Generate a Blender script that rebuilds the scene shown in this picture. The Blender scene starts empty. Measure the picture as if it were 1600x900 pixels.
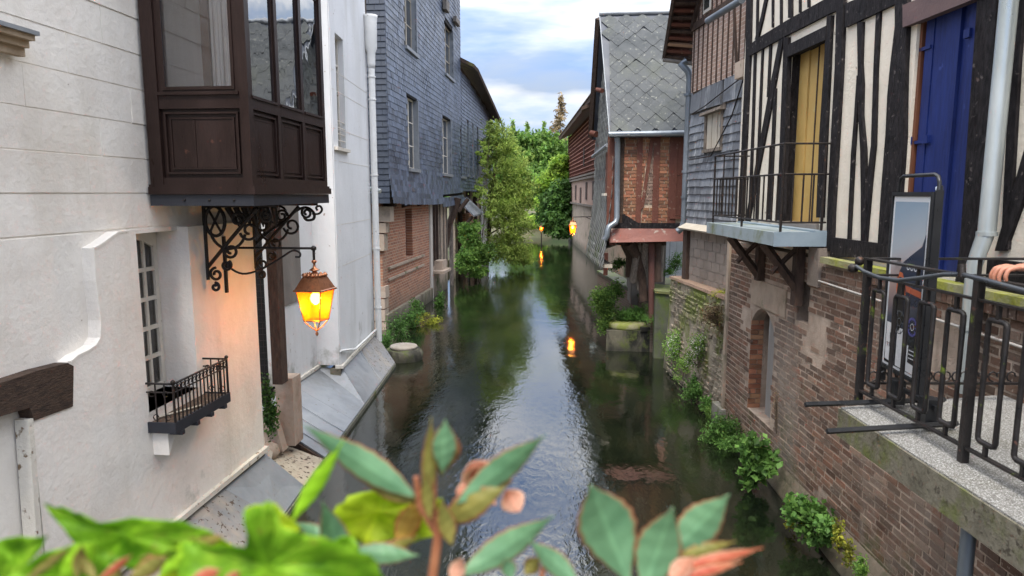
import bpy, bmesh, math, random
from mathutils import Vector, Matrix, noise as mnoise
random.seed(7)
S = bpy.context.scene
C = S.collection
R = math.radians
# ------------------------------------------------------------------ camera, world, sun, exposure
F, H = 1067.0, 4.0
PITCH = math.atan2(148, 1067); YAW = math.atan2(95, math.hypot(1067, 148))
cd = bpy.data.cameras.new("camera"); cam = bpy.data.objects.new("camera", cd); C.objects.link(cam)
cam.location = (0, 0, H); cam.rotation_euler = (math.pi/2 - PITCH, 0, YAW)
cd.sensor_width = 36; cd.lens = 36*F/1600; cd.clip_start = .05; cd.clip_end = 3000
cd.dof.use_dof = True; cd.dof.focus_distance = 9.5; cd.dof.aperture_fstop = 3.4
S.camera = cam
RM = cam.rotation_euler.to_matrix()
SUN_EL, SUN_AZ = 60.0, 188.0
w = bpy.data.worlds.new("World"); S.world = w; w.use_nodes = True
nt = w.node_tree; N = nt.nodes; L = nt.links; N.clear()
out = N.new('ShaderNodeOutputWorld'); bg = N.new('ShaderNodeBackground'); L.new(bg.outputs[0], out.inputs[0])
sky = N.new('ShaderNodeTexSky'); sky.sky_type = 'NISHITA'; sky.sun_disc = False
sky.sun_elevation = R(SUN_EL); sky.sun_rotation = R(SUN_AZ); sky.altitude = 50; sky.air_density = 1.0; sky.dust_density = .8; sky.ozone_density = 2.0
tc = N.new('ShaderNodeTexCoord'); mp = N.new('ShaderNodeMapping'); mp.inputs['Scale'].default_value = (1.3, 1.3, 5.5); mp.inputs['Location'].default_value = (.62, .2, .35)
L.new(tc.outputs['Generated'], mp.inputs[0])
n1 = N.new('ShaderNodeTexNoise'); n1.inputs['Scale'].default_value = 1.9; n1.inputs['Detail'].default_value = 7; n1.inputs['Roughness'].default_value = .52
n1.inputs['Distortion'].default_value = .35
L.new(mp.outputs[0], n1.inputs['Vector'])
cr = N.new('ShaderNodeValToRGB'); cr.color_ramp.elements[0].position = .36; cr.color_ramp.elements[0].color = (0, 0, 0, 1)
cr.color_ramp.elements[1].position = .6; cr.color_ramp.elements[1].color = (1, 1, 1, 1)
L.new(n1.outputs['Fac'], cr.inputs[0])
n2 = N.new('ShaderNodeTexNoise'); n2.inputs['Scale'].default_value = 3.1; n2.inputs['Detail'].default_value = 5; L.new(mp.outputs[0], n2.inputs['Vector'])
cc = N.new('ShaderNodeValToRGB'); cc.color_ramp.elements[0].position = .38; cc.color_ramp.elements[0].color = (2.5, 3.0, 3.8, 1)
cc.color_ramp.elements[1].position = .62; cc.color_ramp.elements[1].color = (6.3, 6.15, 6.0, 1)
L.new(n2.outputs['Fac'], cc.inputs[0])
sb = N.new('ShaderNodeMix'); sb.data_type = 'RGBA'; sb.blend_type = 'MULTIPLY'; sb.inputs[0].default_value = 1
L.new(sky.outputs[0], sb.inputs[6]); sb.inputs[7].default_value = (.42, .55, .8, 1)
mx = N.new('ShaderNodeMix'); mx.data_type = 'RGBA'
szz = N.new('ShaderNodeSeparateXYZ'); L.new(tc.outputs['Generated'], szz.inputs[0]); mrc = N.new('ShaderNodeMapRange'); mrc.inputs[1].default_value = .3; mrc.inputs[2].default_value = .75; L.new(szz.outputs[2], mrc.inputs[0])
mxm = N.new('ShaderNodeMath'); mxm.operation = 'MAXIMUM'; L.new(cr.outputs[0], mxm.inputs[0]); L.new(mrc.outputs[0], mxm.inputs[1])   # cloud closes in overhead
L.new(mxm.outputs[0], mx.inputs[0]); L.new(sb.outputs[2], mx.inputs[6]); L.new(cc.outputs[0], mx.inputs[7])
sz = N.new('ShaderNodeSeparateXYZ'); L.new(tc.outputs['Generated'], sz.inputs[0])          # overcast law: zenith brighter than horizon
mr0 = N.new('ShaderNodeMapRange'); mr0.inputs[1].default_value = 0; mr0.inputs[2].default_value = 1; mr0.inputs[3].default_value = .37; mr0.inputs[4].default_value = 2.7; L.new(sz.outputs[2], mr0.inputs[0])
cz = N.new('ShaderNodeCombineXYZ'); [L.new(mr0.outputs[0], cz.inputs[i]) for i in range(3)]
mz = N.new('ShaderNodeMix'); mz.data_type = 'RGBA'; mz.blend_type = 'MULTIPLY'; mz.inputs[0].default_value = 1; L.new(mx.outputs[2], mz.inputs[6]); L.new(cz.outputs[0], mz.inputs[7]); L.new(mz.outputs[2], bg.inputs[0])
bg.inputs[1].default_value = .1
sl = bpy.data.lights.new("sun", 'SUN'); sl.energy = 1.4; sl.angle = R(18); sl.color = (1, .93, .84)
so = bpy.data.objects.new("sun", sl); C.objects.link(so)
_sd = Vector((math.sin(R(SUN_AZ))*math.cos(R(SUN_EL)), math.cos(R(SUN_AZ))*math.cos(R(SUN_EL)), math.sin(R(SUN_EL))))
so.rotation_euler = (-_sd).to_track_quat('-Z', 'Y').to_euler()
S.view_settings.view_transform = 'Standard'; S.view_settings.look = 'None'; S.view_settings.gamma = 1; S.view_settings.use_curve_mapping = False
S.view_settings.exposure = 1.66

# ------------------------------------------------------------------ helpers
def ray(px, py): return RM @ Vector(((px-800)/F, -(py-450)/F, -1))
def onz(px, py, z): d = ray(px, py); t = (z-H)/d.z; return Vector((d.x*t, d.y*t, z))
def ony(px, py, Y): d = ray(px, py); t = Y/d.y; return Vector((d.x*t, Y, H+d.z*t))
class Wall:                                   # vertical plane; u along it, z up, o outward
    def __init__(s, p0, p1):
        s.p = Vector((p0[0], p0[1])); s.d = (Vector((p1[0], p1[1]))-s.p).normalized(); s.n = Vector((-s.d.y, s.d.x))
    def pt(s, u, z, o=0): q = s.p+s.d*u+s.n*o; return Vector((q.x, q.y, z))
    def px(s, x, y, o=0):
        d = ray(x, y); p = s.p+s.n*o; t = (p.x*s.n.x+p.y*s.n.y)/(d.x*s.n.x+d.y*s.n.y)
        q = Vector((d.x*t, d.y*t))-s.p; return (q.dot(s.d), H+d.z*t)
    def mat(s, u, z, o=0): 
        m = Matrix(((s.d.x, s.n.x, 0, 0), (s.d.y, s.n.y, 0, 0), (0, 0, 1, 0), (0, 0, 0, 1))); return Matrix.Translation(s.pt(u, z, o)) @ m
def sm(pts, n=5):
    P = [Vector(p) for p in pts]; out_ = []
    for i in range(len(P)-1):
        a, b, c, d = P[max(0, i-1)], P[i], P[i+1], P[min(len(P)-1, i+2)]
        for k in range(n): t = k/n; out_.append(.5*((2*b)+(c-a)*t+(2*a-5*b+4*c-d)*t*t+(3*b-a-3*c+d)*t**3))
    return out_+[P[-1]]
class MB:
    def __init__(s): s.v = []; s.f = []; s.sm = []
    def add(s, vs, fs, smooth=False):
        b = len(s.v); s.v += [tuple(v) for v in vs]
        for f in fs: s.f.append(tuple(i+b for i in f)); s.sm.append(smooth)
        return s
    def hexa(s, p): return s.add(p, [(0, 3, 2, 1), (4, 5, 6, 7), (0, 1, 5, 4), (1, 2, 6, 5), (2, 3, 7, 6), (3, 0, 4, 7)])
    def box(s, x0, x1, y0, y1, z0, z1):
        return s.hexa([(x0, y0, z0), (x1, y0, z0), (x1, y1, z0), (x0, y1, z0), (x0, y0, z1), (x1, y0, z1), (x1, y1, z1), (x0, y1, z1)])
    def wbox(s, W, u0, u1, z0, z1, o0, o1):
        return s.hexa([W.pt(u0, z0, o0), W.pt(u1, z0, o0), W.pt(u1, z0, o1), W.pt(u0, z0, o1), W.pt(u0, z1, o0), W.pt(u1, z1, o0), W.pt(u1, z1, o1), W.pt(u0, z1, o1)])
    def wprism(s, W, poly, o0, o1):
        n = len(poly); a = sum(poly[i][0]*poly[(i+1) % n][1]-poly[(i+1) % n][0]*poly[i][1] for i in range(n))
        if a < 0: poly = poly[::-1]
        vs = [W.pt(u, z, o0) for u, z in poly]+[W.pt(u, z, o1) for u, z in poly]
        return s.add(vs, [tuple(range(n)), tuple(range(2*n-1, n-1, -1))]+[(i, i+n, (i+1) % n+n, (i+1) % n) for i in range(n)])
    def wstrip(s, W, path, o0, o1):           # path: (u,z,width) list -> bent beam
        P = [Vector((a, b)) for a, b, _ in path]; Lp = []; Rp = []
        for i, (u, z, wd) in enumerate(path):
            t = (P[min(i+1, len(P)-1)]-P[max(i-1, 0)]).normalized(); n = Vector((-t.y, t.x))*wd/2
            Lp.append(P[i]+n); Rp.append(P[i]-n)
        for i in range(len(P)-1):
            q = [Lp[i], Lp[i+1], Rp[i+1], Rp[i]]
            s.hexa([W.pt(a.x, a.y, o0) for a in q]+[W.pt(a.x, a.y, o1) for a in q])
        return s
    def tube(s, pts, r, n=8, cap=True, closed=False):
        pts = [Vector(p) for p in pts]; m = len(pts); rs = r if isinstance(r, (list, tuple)) else [r]*m
        rings = []; up = Vector((0, 0, 1)); last = None
        for i, p in enumerate(pts):
            if closed: t = (pts[(i+1) % m]-pts[i-1])
            else: t = (pts[min(i+1, m-1)]-pts[max(i-1, 0)])
            t.normalize()
            if last is None:
                a = t.cross(up); 
                if a.length < .1: a = t.cross(Vector((1, 0, 0)))
            else: a = last-t*last.dot(t)
            a.normalize(); last = a; b = t.cross(a)
            rings.append([p+(a*math.cos(k*2*math.pi/n)+b*math.sin(k*2*math.pi/n))*rs[i] for k in range(n)])
        vs = [v for rg in rings for v in rg]; fs = []
        for i in range(m if closed else m-1):
            j = (i+1) % m
            for k in range(n): fs.append((i*n+k, i*n+(k+1) % n, j*n+(k+1) % n, j*n+k))
        s.add(vs, fs, n > 5)
        if cap and not closed: s.add(rings[0], [tuple(range(n))[::-1]]); s.add(rings[-1], [tuple(range(n))])
        return s
    def lathe(s, c, prof, n=16, sx=1, sy=1, rot=0, smooth=True):
        c = Vector(c); vs = []; fs = []
        for r, z in prof:
            for k in range(n): a = 2*math.pi*k/n+rot; vs.append((c.x+r*sx*math.cos(a), c.y+r*sy*math.sin(a), c.z+z))
        for i in range(len(prof)-1):
            for k in range(n): fs.append((i*n+k, i*n+(k+1) % n, (i+1)*n+(k+1) % n, (i+1)*n+k))
        fs.append(tuple(range(n))[::-1]); fs.append(tuple(range((len(prof)-1)*n, len(prof)*n)))
        return s.add(vs, fs, smooth)
    def mesh(s, name, m, off=(0, 0, 0)):
        me = bpy.data.meshes.new(name); o = Vector(off)
        me.from_pydata([tuple(Vector(v)-o) for v in s.v], [], s.f); me.polygons.foreach_set('use_smooth', s.sm); me.materials.append(m); me.update(); return me
    def build(s, name, m, parent=None, **kw):
        base = T0.get(parent.name, Vector()) if parent else Vector()
        o = bpy.data.objects.new(name, s.mesh(name, m, base)); C.objects.link(o)
        if parent: o.parent = parent; T0[o.name] = base
        for k, v in kw.items(): o[k] = v
        return o
T0 = {}                                        # world position of every parent's origin
def thing(name, label, cat, loc=(0, 0, 0), group=None):
    o = bpy.data.objects.new(name, None); C.objects.link(o); o.location = loc; o.empty_display_size = .2
    o['label'] = label; o['category'] = cat; T0[o.name] = Vector(loc)
    if group: o['group'] = group
    return o
def single(mb, name, m, label, cat, loc, group=None):
    o = bpy.data.objects.new(name, mb.mesh(name, m, loc)); C.objects.link(o); o.location = loc; o['label'] = label; o['category'] = cat
    if group: o['group'] = group
    T0[o.name] = Vector(loc); return o
def struct(mb, name, m): o = mb.build(name, m); o['kind'] = 'structure'; return o
def inst(me, name, parent, mat):               # a piece sharing mesh data
    o = bpy.data.objects.new(name, me); C.objects.link(o); o.parent = parent
    o.matrix_local = Matrix.Translation(-T0[parent.name]) @ mat; return o
def cells(mb, W, u0, u1, z0, z1, o0, o1, holes=()):   # slab with rectangular holes
    us = sorted({u0, u1} | {h for a in holes for h in a[:2] if u0 < h < u1}); zs = sorted({z0, z1} | {h for a in holes for h in a[2:] if z0 < h < z1})
    for i in range(len(us)-1):
        for j in range(len(zs)-1):
            uc, zc = (us[i]+us[i+1])/2, (zs[j]+zs[j+1])/2
            if any(a[0] < uc < a[1] and a[2] < zc < a[3] for a in holes): continue
            mb.wbox(W, us[i], us[i+1], zs[j], zs[j+1], o0, o1)
    return mb
def rect(W, x0, y0, x1, y1, o=0):              # two opposite pixel corners -> (u0,u1,z0,z1)
    a = W.px(x0, y0, o); b = W.px(x1, y1, o); return (min(a[0], b[0]), max(a[0], b[0]), min(a[1], b[1]), max(a[1], b[1]))
def courses(u0, u1, z0, z1, h, ln, jt=.012, bond=.5, var=0):
    k = 0; z = z0
    while z+h <= z1+.001:
        u = u0-(ln*bond*(k % 2))-(random.random()*var)
        alt = 0
        while u < u1:
            l = ln*(1+random.uniform(-var, var)) if var else ln
            a, b = max(u, u0), min(u+l, u1)
            if b-a > .03: yield (a, b, z, z+h)
            u += l+jt; alt += 1
        z += h+jt; k += 1

# ------------------------------------------------------------------ materials
def nodes(name):
    m = bpy.data.materials.new(name); m.use_nodes = True; t = m.node_tree; b = t.nodes['Principled BSDF']; return m, t.nodes, t.links, b
def ramp(nn, ll, fac, cols, lo=.3, hi=.7):
    r = nn.new('ShaderNodeValToRGB'); e = r.color_ramp.elements; n = len(cols)
    while len(e) < n: e.new(.5)
    for i, c in enumerate(cols): e[i].position = lo+(hi-lo)*i/max(1, n-1); e[i].color = (*c, 1)
    ll.new(fac, r.inputs[0]); return r.outputs[0]
def mixc(nn, ll, f, a, b, mode='MIX'):
    x = nn.new('ShaderNodeMix'); x.data_type = 'RGBA'; x.blend_type = mode
    for s_, v in ((0, f), (6, a), (7, b)):
        if hasattr(v, 'links'): ll.new(v, x.inputs[s_])
        else: x.inputs[s_].default_value = v if s_ == 0 else (*v, 1)
    return x.outputs[2]
def mathn(nn, ll, op, a, b=0., cl=False):
    x = nn.new('ShaderNodeMath'); x.operation = op; x.use_clamp = cl
    for i, v in enumerate((a, b)):
        if hasattr(v, 'links'): ll.new(v, x.inputs[i])
        else: x.inputs[i].default_value = v
    return x.outputs[0]
def noi(nn, ll, co, sc, det=6, ro=.55, st=(1, 1, 1), loc=(0, 0, 0), dist=0):
    q = nn.new('ShaderNodeMapping'); q.inputs['Scale'].default_value = st; q.inputs['Location'].default_value = loc; ll.new(co, q.inputs[0])
    x = nn.new('ShaderNodeTexNoise'); x.inputs['Scale'].default_value = sc; x.inputs['Detail'].default_value = det; x.inputs['Roughness'].default_value = ro; x.inputs['Distortion'].default_value = dist
    ll.new(q.outputs[0], x.inputs['Vector']); return x.outputs['Fac']
def M(name, cols, rough=.85, sc=3, st=(1, 1, 1), bump=.3, bsc=40, bst=None, rnd=0., pal=None, moss=None, mossz=None, stain=None, damp=None, metal=0, spec=.4, coat=0, speck=None, grain=0):
    m, nn, ll, b = nodes(name)
    co = nn.new('ShaderNodeNewGeometry').outputs['Position']
    f = noi(nn, ll, co, sc, 8, .6, st); c = ramp(nn, ll, f, cols)
    if rnd or pal:
        oi = nn.new('ShaderNodeObjectInfo').outputs['Random']; ge = nn.new('ShaderNodeNewGeometry').outputs['Random Per Island']
        r = mathn(nn, ll, 'FRACT', mathn(nn, ll, 'ADD', mathn(nn, ll, 'MULTIPLY', oi, 7.31), ge))
        if pal: c = mixc(nn, ll, .72, c, ramp(nn, ll, r, pal, 0, 1))
        if rnd:
            r2 = mathn(nn, ll, 'FRACT', mathn(nn, ll, 'MULTIPLY', r, 13.7)); v = mathn(nn, ll, 'ADD', mathn(nn, ll, 'MULTIPLY', r2, 2*rnd), 1-rnd)
            cm = nn.new('ShaderNodeCombineColor'); [ll.new(v, cm.inputs[i]) for i in range(3)]; c = mixc(nn, ll, 1., c, cm.outputs[0], 'MULTIPLY')
    if grain:
        g = ramp(nn, ll, noi(nn, ll, co, bsc*1.3, 4, .7, bst or (1, 1, 1)), [(1-grain,)*3, (1+grain*.4,)*3], .35, .65); c = mixc(nn, ll, 1., c, g, 'MULTIPLY')
    if stain:                                   # (colour, lo, hi, scale): vertical run marks and blotches
        g = ramp(nn, ll, noi(nn, ll, co, stain[3], 7, .65, (1, 1, .22), (3, 1, 7), .3), [(0,)*3, (1,)*3], stain[1], stain[2]); c = mixc(nn, ll, g, c, stain[0])
    if speck:
        g = ramp(nn, ll, noi(nn, ll, co, speck[3], 3, .6, (1, 1, 1), (9, 4, 2)), [(0,)*3, (1,)*3], speck[1], speck[2]); c = mixc(nn, ll, g, c, speck[0])
    if damp or mossz:
        sx = nn.new('ShaderNodeSeparateXYZ'); ll.new(co, sx.inputs[0]); z = sx.outputs['Z']
    if moss:
        nf = noi(nn, ll, co, moss[3], 7, .7, (1, 1, .8), (5, 5, 5))
        if mossz:
            mr = nn.new('ShaderNodeMapRange'); mr.inputs[1].default_value = mossz[0]; mr.inputs[2].default_value = mossz[1]; mr.inputs[3].default_value = mossz[2]; mr.inputs[4].default_value = mossz[3]; ll.new(z, mr.inputs[0])
            nf = mathn(nn, ll, 'ADD', nf, mr.outputs[0])
        g = ramp(nn, ll, nf, [(0,)*3, (1,)*3], moss[1], moss[2]); c = mixc(nn, ll, g, c, mixc(nn, ll, noi(nn, ll, co, 30, 3), moss[0], tuple(x*.45 for x in moss[0])))
    if damp:                                    # wet tide line (colour, z0, z1)
        mr = nn.new('ShaderNodeMapRange'); mr.inputs[1].default_value = damp[1]; mr.inputs[2].default_value = damp[2]; mr.inputs[3].default_value = 1; mr.inputs[4].default_value = 0
        ll.new(mathn(nn, ll, 'ADD', z, mathn(nn, ll, 'MULTIPLY', noi(nn, ll, co, 3), .5)), mr.inputs[0]); c = mixc(nn, ll, mr.outputs[0], c, damp[0])
    ll.new(c, b.inputs['Base Color']); b.inputs['Metallic'].default_value = metal; b.inputs['Specular IOR Level'].default_value = spec
    rr = ramp(nn, ll, f, [(max(0, rough-.12),)*3, (min(1, rough+.1),)*3]); ll.new(rr, b.inputs['Roughness'])
    if bump:
        bn = nn.new('ShaderNodeBump'); bn.inputs['Strength'].default_value = bump; bn.inputs['Distance'].default_value = .012
        h = mathn(nn, ll, 'ADD', noi(nn, ll, co, bsc, 6, .65, bst or (1, 1, 1)), mathn(nn, ll, 'MULTIPLY', noi(nn, ll, co, bsc/9, 3), 1.6))
        ll.new(h, bn.inputs['Height']); ll.new(bn.outputs[0], b.inputs['Normal'])
    return m
def Mbrick(name, W, c1, c2, mortar, bw=.22, bh=.065, tint=None, z0=0, sq=.5, damp=False):    # far brick, laid in the wall's own u,z
    m, nn, ll, b = nodes(name); g = nn.new('ShaderNodeNewGeometry'); co = g.outputs['Position']
    d = nn.new('ShaderNodeVectorMath'); d.operation = 'DOT_PRODUCT'; ll.new(co, d.inputs[0]); d.inputs[1].default_value = (W.d.x, W.d.y, 0)
    sx = nn.new('ShaderNodeSeparateXYZ'); ll.new(co, sx.inputs[0]); cb = nn.new('ShaderNodeCombineXYZ'); ll.new(d.outputs['Value'], cb.inputs[0]); ll.new(sx.outputs['Z'], cb.inputs[1])
    bt = nn.new('ShaderNodeTexBrick'); ll.new(cb.outputs[0], bt.inputs['Vector']); bt.inputs['Scale'].default_value = 1; bt.inputs['Brick Width'].default_value = bw; bt.inputs['Row Height'].default_value = bh
    bt.inputs['Mortar Size'].default_value = .009; bt.inputs['Mortar Smooth'].default_value = .3; bt.offset = sq
    bt.inputs['Color1'].default_value = (*c1, 1); bt.inputs['Color2'].default_value = (*c2, 1); bt.inputs['Mortar'].default_value = (*mortar, 1)
    c = mixc(nn, ll, ramp(nn, ll, noi(nn, ll, co, 1.1, 7, .65), [(0,)*3, (.8,)*3], .52, .78), bt.outputs['Color'], tint or (.33, .3, .26))
    if damp: 
        mr = nn.new('ShaderNodeMapRange'); mr.inputs[1].default_value = .3; mr.inputs[2].default_value = 1.6; mr.inputs[3].default_value = .85; mr.inputs[4].default_value = 0
        ll.new(mathn(nn, ll, 'ADD', sx.outputs['Z'], noi(nn, ll, co, 2.3)), mr.inputs[0]); c = mixc(nn, ll, mr.outputs[0], c, (.12, .1, .075))
    ll.new(c, b.inputs['Base Color']); b.inputs['Roughness'].default_value = .9
    bn = nn.new('ShaderNodeBump'); bn.inputs['Strength'].default_value = .6; bn.inputs['Distance'].default_value = .02; ll.new(bt.outputs['Fac'], bn.inputs['Height']); bn.invert = True
    ll.new(bn.outputs[0], b.inputs['Normal']); return m
def Mleaf(name, c1, c2, c3=None, sc=.8, trans=.35, rough=.55):
    m, nn, ll, b = nodes(name); co = nn.new('ShaderNodeNewGeometry')
    r = co.outputs['Random Per Island']; c = ramp(nn, ll, r, [c1, c2]+([c3] if c3 else []), 0, 1)
    g = ramp(nn, ll, noi(nn, ll, co.outputs['Position'], sc, 3, .5), [(.5,)*3, (1.45,)*3], .35, .65); c = mixc(nn, ll, 1., c, g, 'MULTIPLY')
    ll.new(c, b.inputs['Base Color']); b.inputs['Roughness'].default_value = rough; b.inputs['Specular IOR Level'].default_value = .25
    tr = nn.new('ShaderNodeBsdfTranslucent'); ll.new(c, tr.inputs[0]); mx_ = nn.new('ShaderNodeMixShader'); mx_.inputs[0].default_value = trans
    ll.new(b.outputs[0], mx_.inputs[1]); ll.new(tr.outputs[0], mx_.inputs[2]); ll.new(mx_.outputs[0], nn['Material Output'].inputs[0]); return m
def Mglass(name, tint=(.9, .95, .95), base=.12, wav=.15):
    m, nn, ll, b = nodes(name); nn.remove(b); t = nn.new('ShaderNodeBsdfTransparent'); t.inputs[0].default_value = (*tint, 1)
    g = nn.new('ShaderNodeBsdfGlossy'); g.inputs['Roughness'].default_value = .02; fr = nn.new('ShaderNodeFresnel'); fr.inputs[0].default_value = 1.5
    f = mathn(nn, ll, 'ADD', mathn(nn, ll, 'MULTIPLY', fr.outputs[0], 1.7), base, True)
    bn = nn.new('ShaderNodeBump'); bn.inputs['Strength'].default_value = wav; bn.inputs['Distance'].default_value = .02
    ll.new(noi(nn, ll, nn.new('ShaderNodeNewGeometry').outputs['Position'], 2.2, 2), bn.inputs['Height']); ll.new(bn.outputs[0], g.inputs['Normal'])
    x = nn.new('ShaderNodeMixShader'); ll.new(f, x.inputs[0]); ll.new(t.outputs[0], x.inputs[1]); ll.new(g.outputs[0], x.inputs[2]); ll.new(x.outputs[0], nn['Material Output'].inputs[0]); return m
def Mglow(name, col, st):
    m, nn, ll, b = nodes(name); b.inputs['Base Color'].default_value = (*col, 1); b.inputs['Emission Color'].default_value = (*col, 1); b.inputs['Emission Strength'].default_value = st; return m
white = M('white_render', [(.68, .625, .56), (.79, .745, .68), (.74, .69, .63)], .9, 1.3, bump=.7, bsc=16, stain=((.6, .55, .47), .54, .85, 1.3), speck=((.35, .27, .2), .76, .79, 13), moss=((.35, .34, .26), .6, .8, 1.2), mossz=(.7, 1.5, .1, -.15))
white2 = M('cool_white_render', [(.64, .64, .64), (.73, .73, .73)], .85, 1.1, bump=.5, bsc=14, stain=((.54, .53, .5), .5, .8, 1.0), speck=((.35, .3, .25), .7, .73, 12), moss=((.33, .33, .27), .6, .8, 1.4), mossz=(.7, 1.8, .16, -.15))
cream = M('cream_render_trim', [(.6, .56, .48), (.68, .64, .57)], .9, 5, bump=.7, bsc=30, speck=((.18, .12, .07), .6, .68, 12))
brownwood = M('dark_brown_painted_wood', [(.02, .011, .009), (.034, .019, .016)], .38, 4, (1, 1, .3), bump=.15, bsc=30, bst=(3, 3, .3), speck=((.08, .035, .025), .68, .76, 9), grain=.3, spec=.25)
darkfas = M('blue_black_painted_fascia', [(.018, .02, .027), (.028, .03, .038)], .5, 5, bump=.1)
oldbeam = M('old_oak_beam', [(.02, .012, .009), (.07, .042, .028), (.03, .018, .013)], .85, 5, (1, 1, 4), bump=1., bsc=16, bst=(1, 1, 5), grain=.5)
iron = M('black_wrought_iron', [(.012, .01, .01), (.03, .022, .018)], .5, 20, bump=.3, bsc=90, metal=.3, speck=((.09, .04, .02), .62, .72, 20))
copper = M('aged_copper', [(.3, .11, .05), (.42, .18, .09), (.2, .09, .05)], .38, 12, bump=.2, metal=.75, speck=((.2, .25, .18), .68, .74, 25))
zinc = M('weathered_zinc', [(.19, .205, .225), (.27, .285, .3), (.22, .235, .25)], .5, 1.8, bump=.15, bsc=12, metal=.3, stain=((.2, .2, .2), .55, .75, 1.5), speck=((.12, .09, .06), .68, .72, 16))
zincdirt = M('dirty_zinc', [(.19, .2, .215), (.26, .26, .26), (.23, .2, .17)], .7, 1.6, bump=.4, bsc=16, metal=.1, stain=((.36, .32, .27), .48, .6, 1.1), speck=((.1, .07, .05), .6, .64, 18))
sand = M('gritty_mortar_ledge', [(.36, .3, .22), (.5, .44, .34)], .95, 6, bump=.8, bsc=40, speck=((.08, .05, .035), .56, .62, 14))
stone = M('pale_limestone', [(.3, .22, .16), (.42, .33, .26), (.36, .3, .24)], .9, 4, bump=.7, bsc=18, moss=((.1, .13, .05), .6, .75, 3))
greystone = M('grey_mossy_stone', [(.18, .17, .14), (.3, .28, .24), (.12, .11, .09)], .9, 3, bump=1., bsc=10, moss=((.13, .17, .035), .5, .62, 2.6), damp=((.03, .03, .025), .25, .7))
slate = M('blue_slate', [(.052, .066, .098), (.09, .112, .158), (.07, .087, .125)], .42, 2.5, bump=.35, bsc=35, rnd=.42, spec=.5, stain=((.2, .22, .25), .62, .85, 2.2))
slatedark = M('shaded_slate_and_deck', [(.03, .038, .055), (.045, .055, .075)], .5, 2.5, bump=.2, bsc=35, rnd=.15)  # end-face slates: shade of the narrow gap put into the colour; also roof backing
slateold = M('streaked_old_slate', [(.1, .11, .125), (.17, .18, .2), (.13, .14, .155)], .6, 3, (1, 1, .4), bump=.4, bsc=30, rnd=.3, stain=((.4, .41, .42), .53, .7, 5))
slatedia = M('lichened_diamond_slate', [(.045, .05, .054), (.075, .081, .084), (.058, .064, .067)], .75, 2, bump=.5, bsc=25, rnd=.07, moss=((.13, .14, .115), .52, .75, .9), speck=((.2, .205, .18), .6, .7, 13))
slatewall = M('grey_green_hung_slate', [(.12, .12, .115), (.19, .19, .18), (.15, .16, .14)], .75, 3, (1, 1, .4), bump=.4, rnd=.25, moss=((.12, .15, .06), .56, .7, 2), mossz=(2, 5, .1, -.1))
timber = M('black_brown_timber', [(.009, .008, .009), (.024, .021, .022), (.015, .012, .013)], .75, 6, (1, 1, .4), bump=.9, bsc=24, bst=(1, 1, .35), speck=((.1, .085, .08), .64, .7, 14), grain=.6, spec=.12)
greytimber = M('silvered_oak', [(.09, .07, .055), (.2, .165, .135), (.13, .105, .085)], .9, 4, (1, 1, .25), bump=1., bsc=20, bst=(1, 1, .2), grain=.5)
browntimber = M('brown_oak', [(.03, .018, .013), (.075, .046, .033), (.045, .028, .021)], .85, 4, (1, 1, .3), bump=.9, bsc=20, bst=(1, 1, .25), grain=.4)
redtimber = M('oxblood_timber', [(.09, .028, .017), (.145, .05, .03)], .7, 4, (1, 1, .3), bump=.4, bsc=20, bst=(1, 1, .3), speck=((.22, .14, .1), .62, .7, 10))
creampl = M('cream_infill', [(.6, .54, .43), (.72, .65, .54), (.67, .61, .5)], .92, 1.5, bump=.8, bsc=26, stain=((.4, .35, .28), .6, .85, 2.4), speck=((.3, .25, .19), .7, .74, 9))
BRP = [(.1, .05, .03), (.15, .08, .05), (.08, .055, .04), (.175, .095, .06), (.11, .082, .06), (.2, .088, .05), (.13, .095, .072), (.22, .15, .105), (.065, .042, .032)]
brick = M('weathered_brown_brick', [(.085, .055, .042), (.17, .105, .08), (.12, .085, .065)], .9, 5, bump=.8, bsc=45, rnd=.3, pal=BRP, stain=((.23, .195, .165), .5, .7, 1.1), speck=((.28, .23, .19), .62, .68, 26), moss=((.11, .12, .05), .58, .75, 2), mossz=(0, 1.8, .12, -.1))
mortar = M('pale_lime_mortar', [(.26, .2, .155), (.46, .37, .3)], .95, 4, bump=1., bsc=50, stain=((.12, .09, .07), .48, .7, 1.7), damp=((.09, .075, .055), .1, .8))
redbrick = M('orange_red_brick', [(.24, .1, .06), (.33, .15, .09)], .9, 6, bump=.5, bsc=40, rnd=.35, pal=[(.2, .075, .04), (.33, .13, .075), (.28, .14, .07), (.16, .08, .05), (.32, .19, .1)], stain=((.22, .15, .06), .6, .8, 1.2))
mortarw = M('light_mortar', [(.4, .3, .21), (.52, .42, .32)], .95, 8, bump=.8)
rubble = M('mossy_rubble_wall', [(.16, .13, .09), (.3, .26, .2), (.22, .18, .13)], .95, 5, bump=1.3, bsc=14, moss=((.16, .19, .04), .5, .62, 1.6), mossz=(0, 2.2, -.06, .1), stain=((.11, .08, .055), .53, .68, 2), damp=((.05, .05, .03), .2, .9))
rubstone = M('rubble_stone', [(.13, .105, .075), (.26, .22, .17)], .95, 6, bump=1.1, bsc=20, rnd=.35, moss=((.15, .18, .04), .5, .66, 1.6), mossz=(.3, 2.2, -.08, .1))
block = M('concrete_block', [(.2, .165, .14), (.27, .225, .19)], .95, 5, bump=.8, bsc=50, rnd=.12, stain=((.15, .12, .1), .55, .75, 1.5))
render_old = M('stained_old_render', [(.25, .19, .145), (.38, .3, .23), (.3, .24, .19)], .95, 2.5, bump=.9, bsc=14, moss=((.09, .12, .04), .53, .68, 1.8), mossz=(.1, .6, .1, 0), damp=((.09, .08, .055), .2, 1.0))
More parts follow.
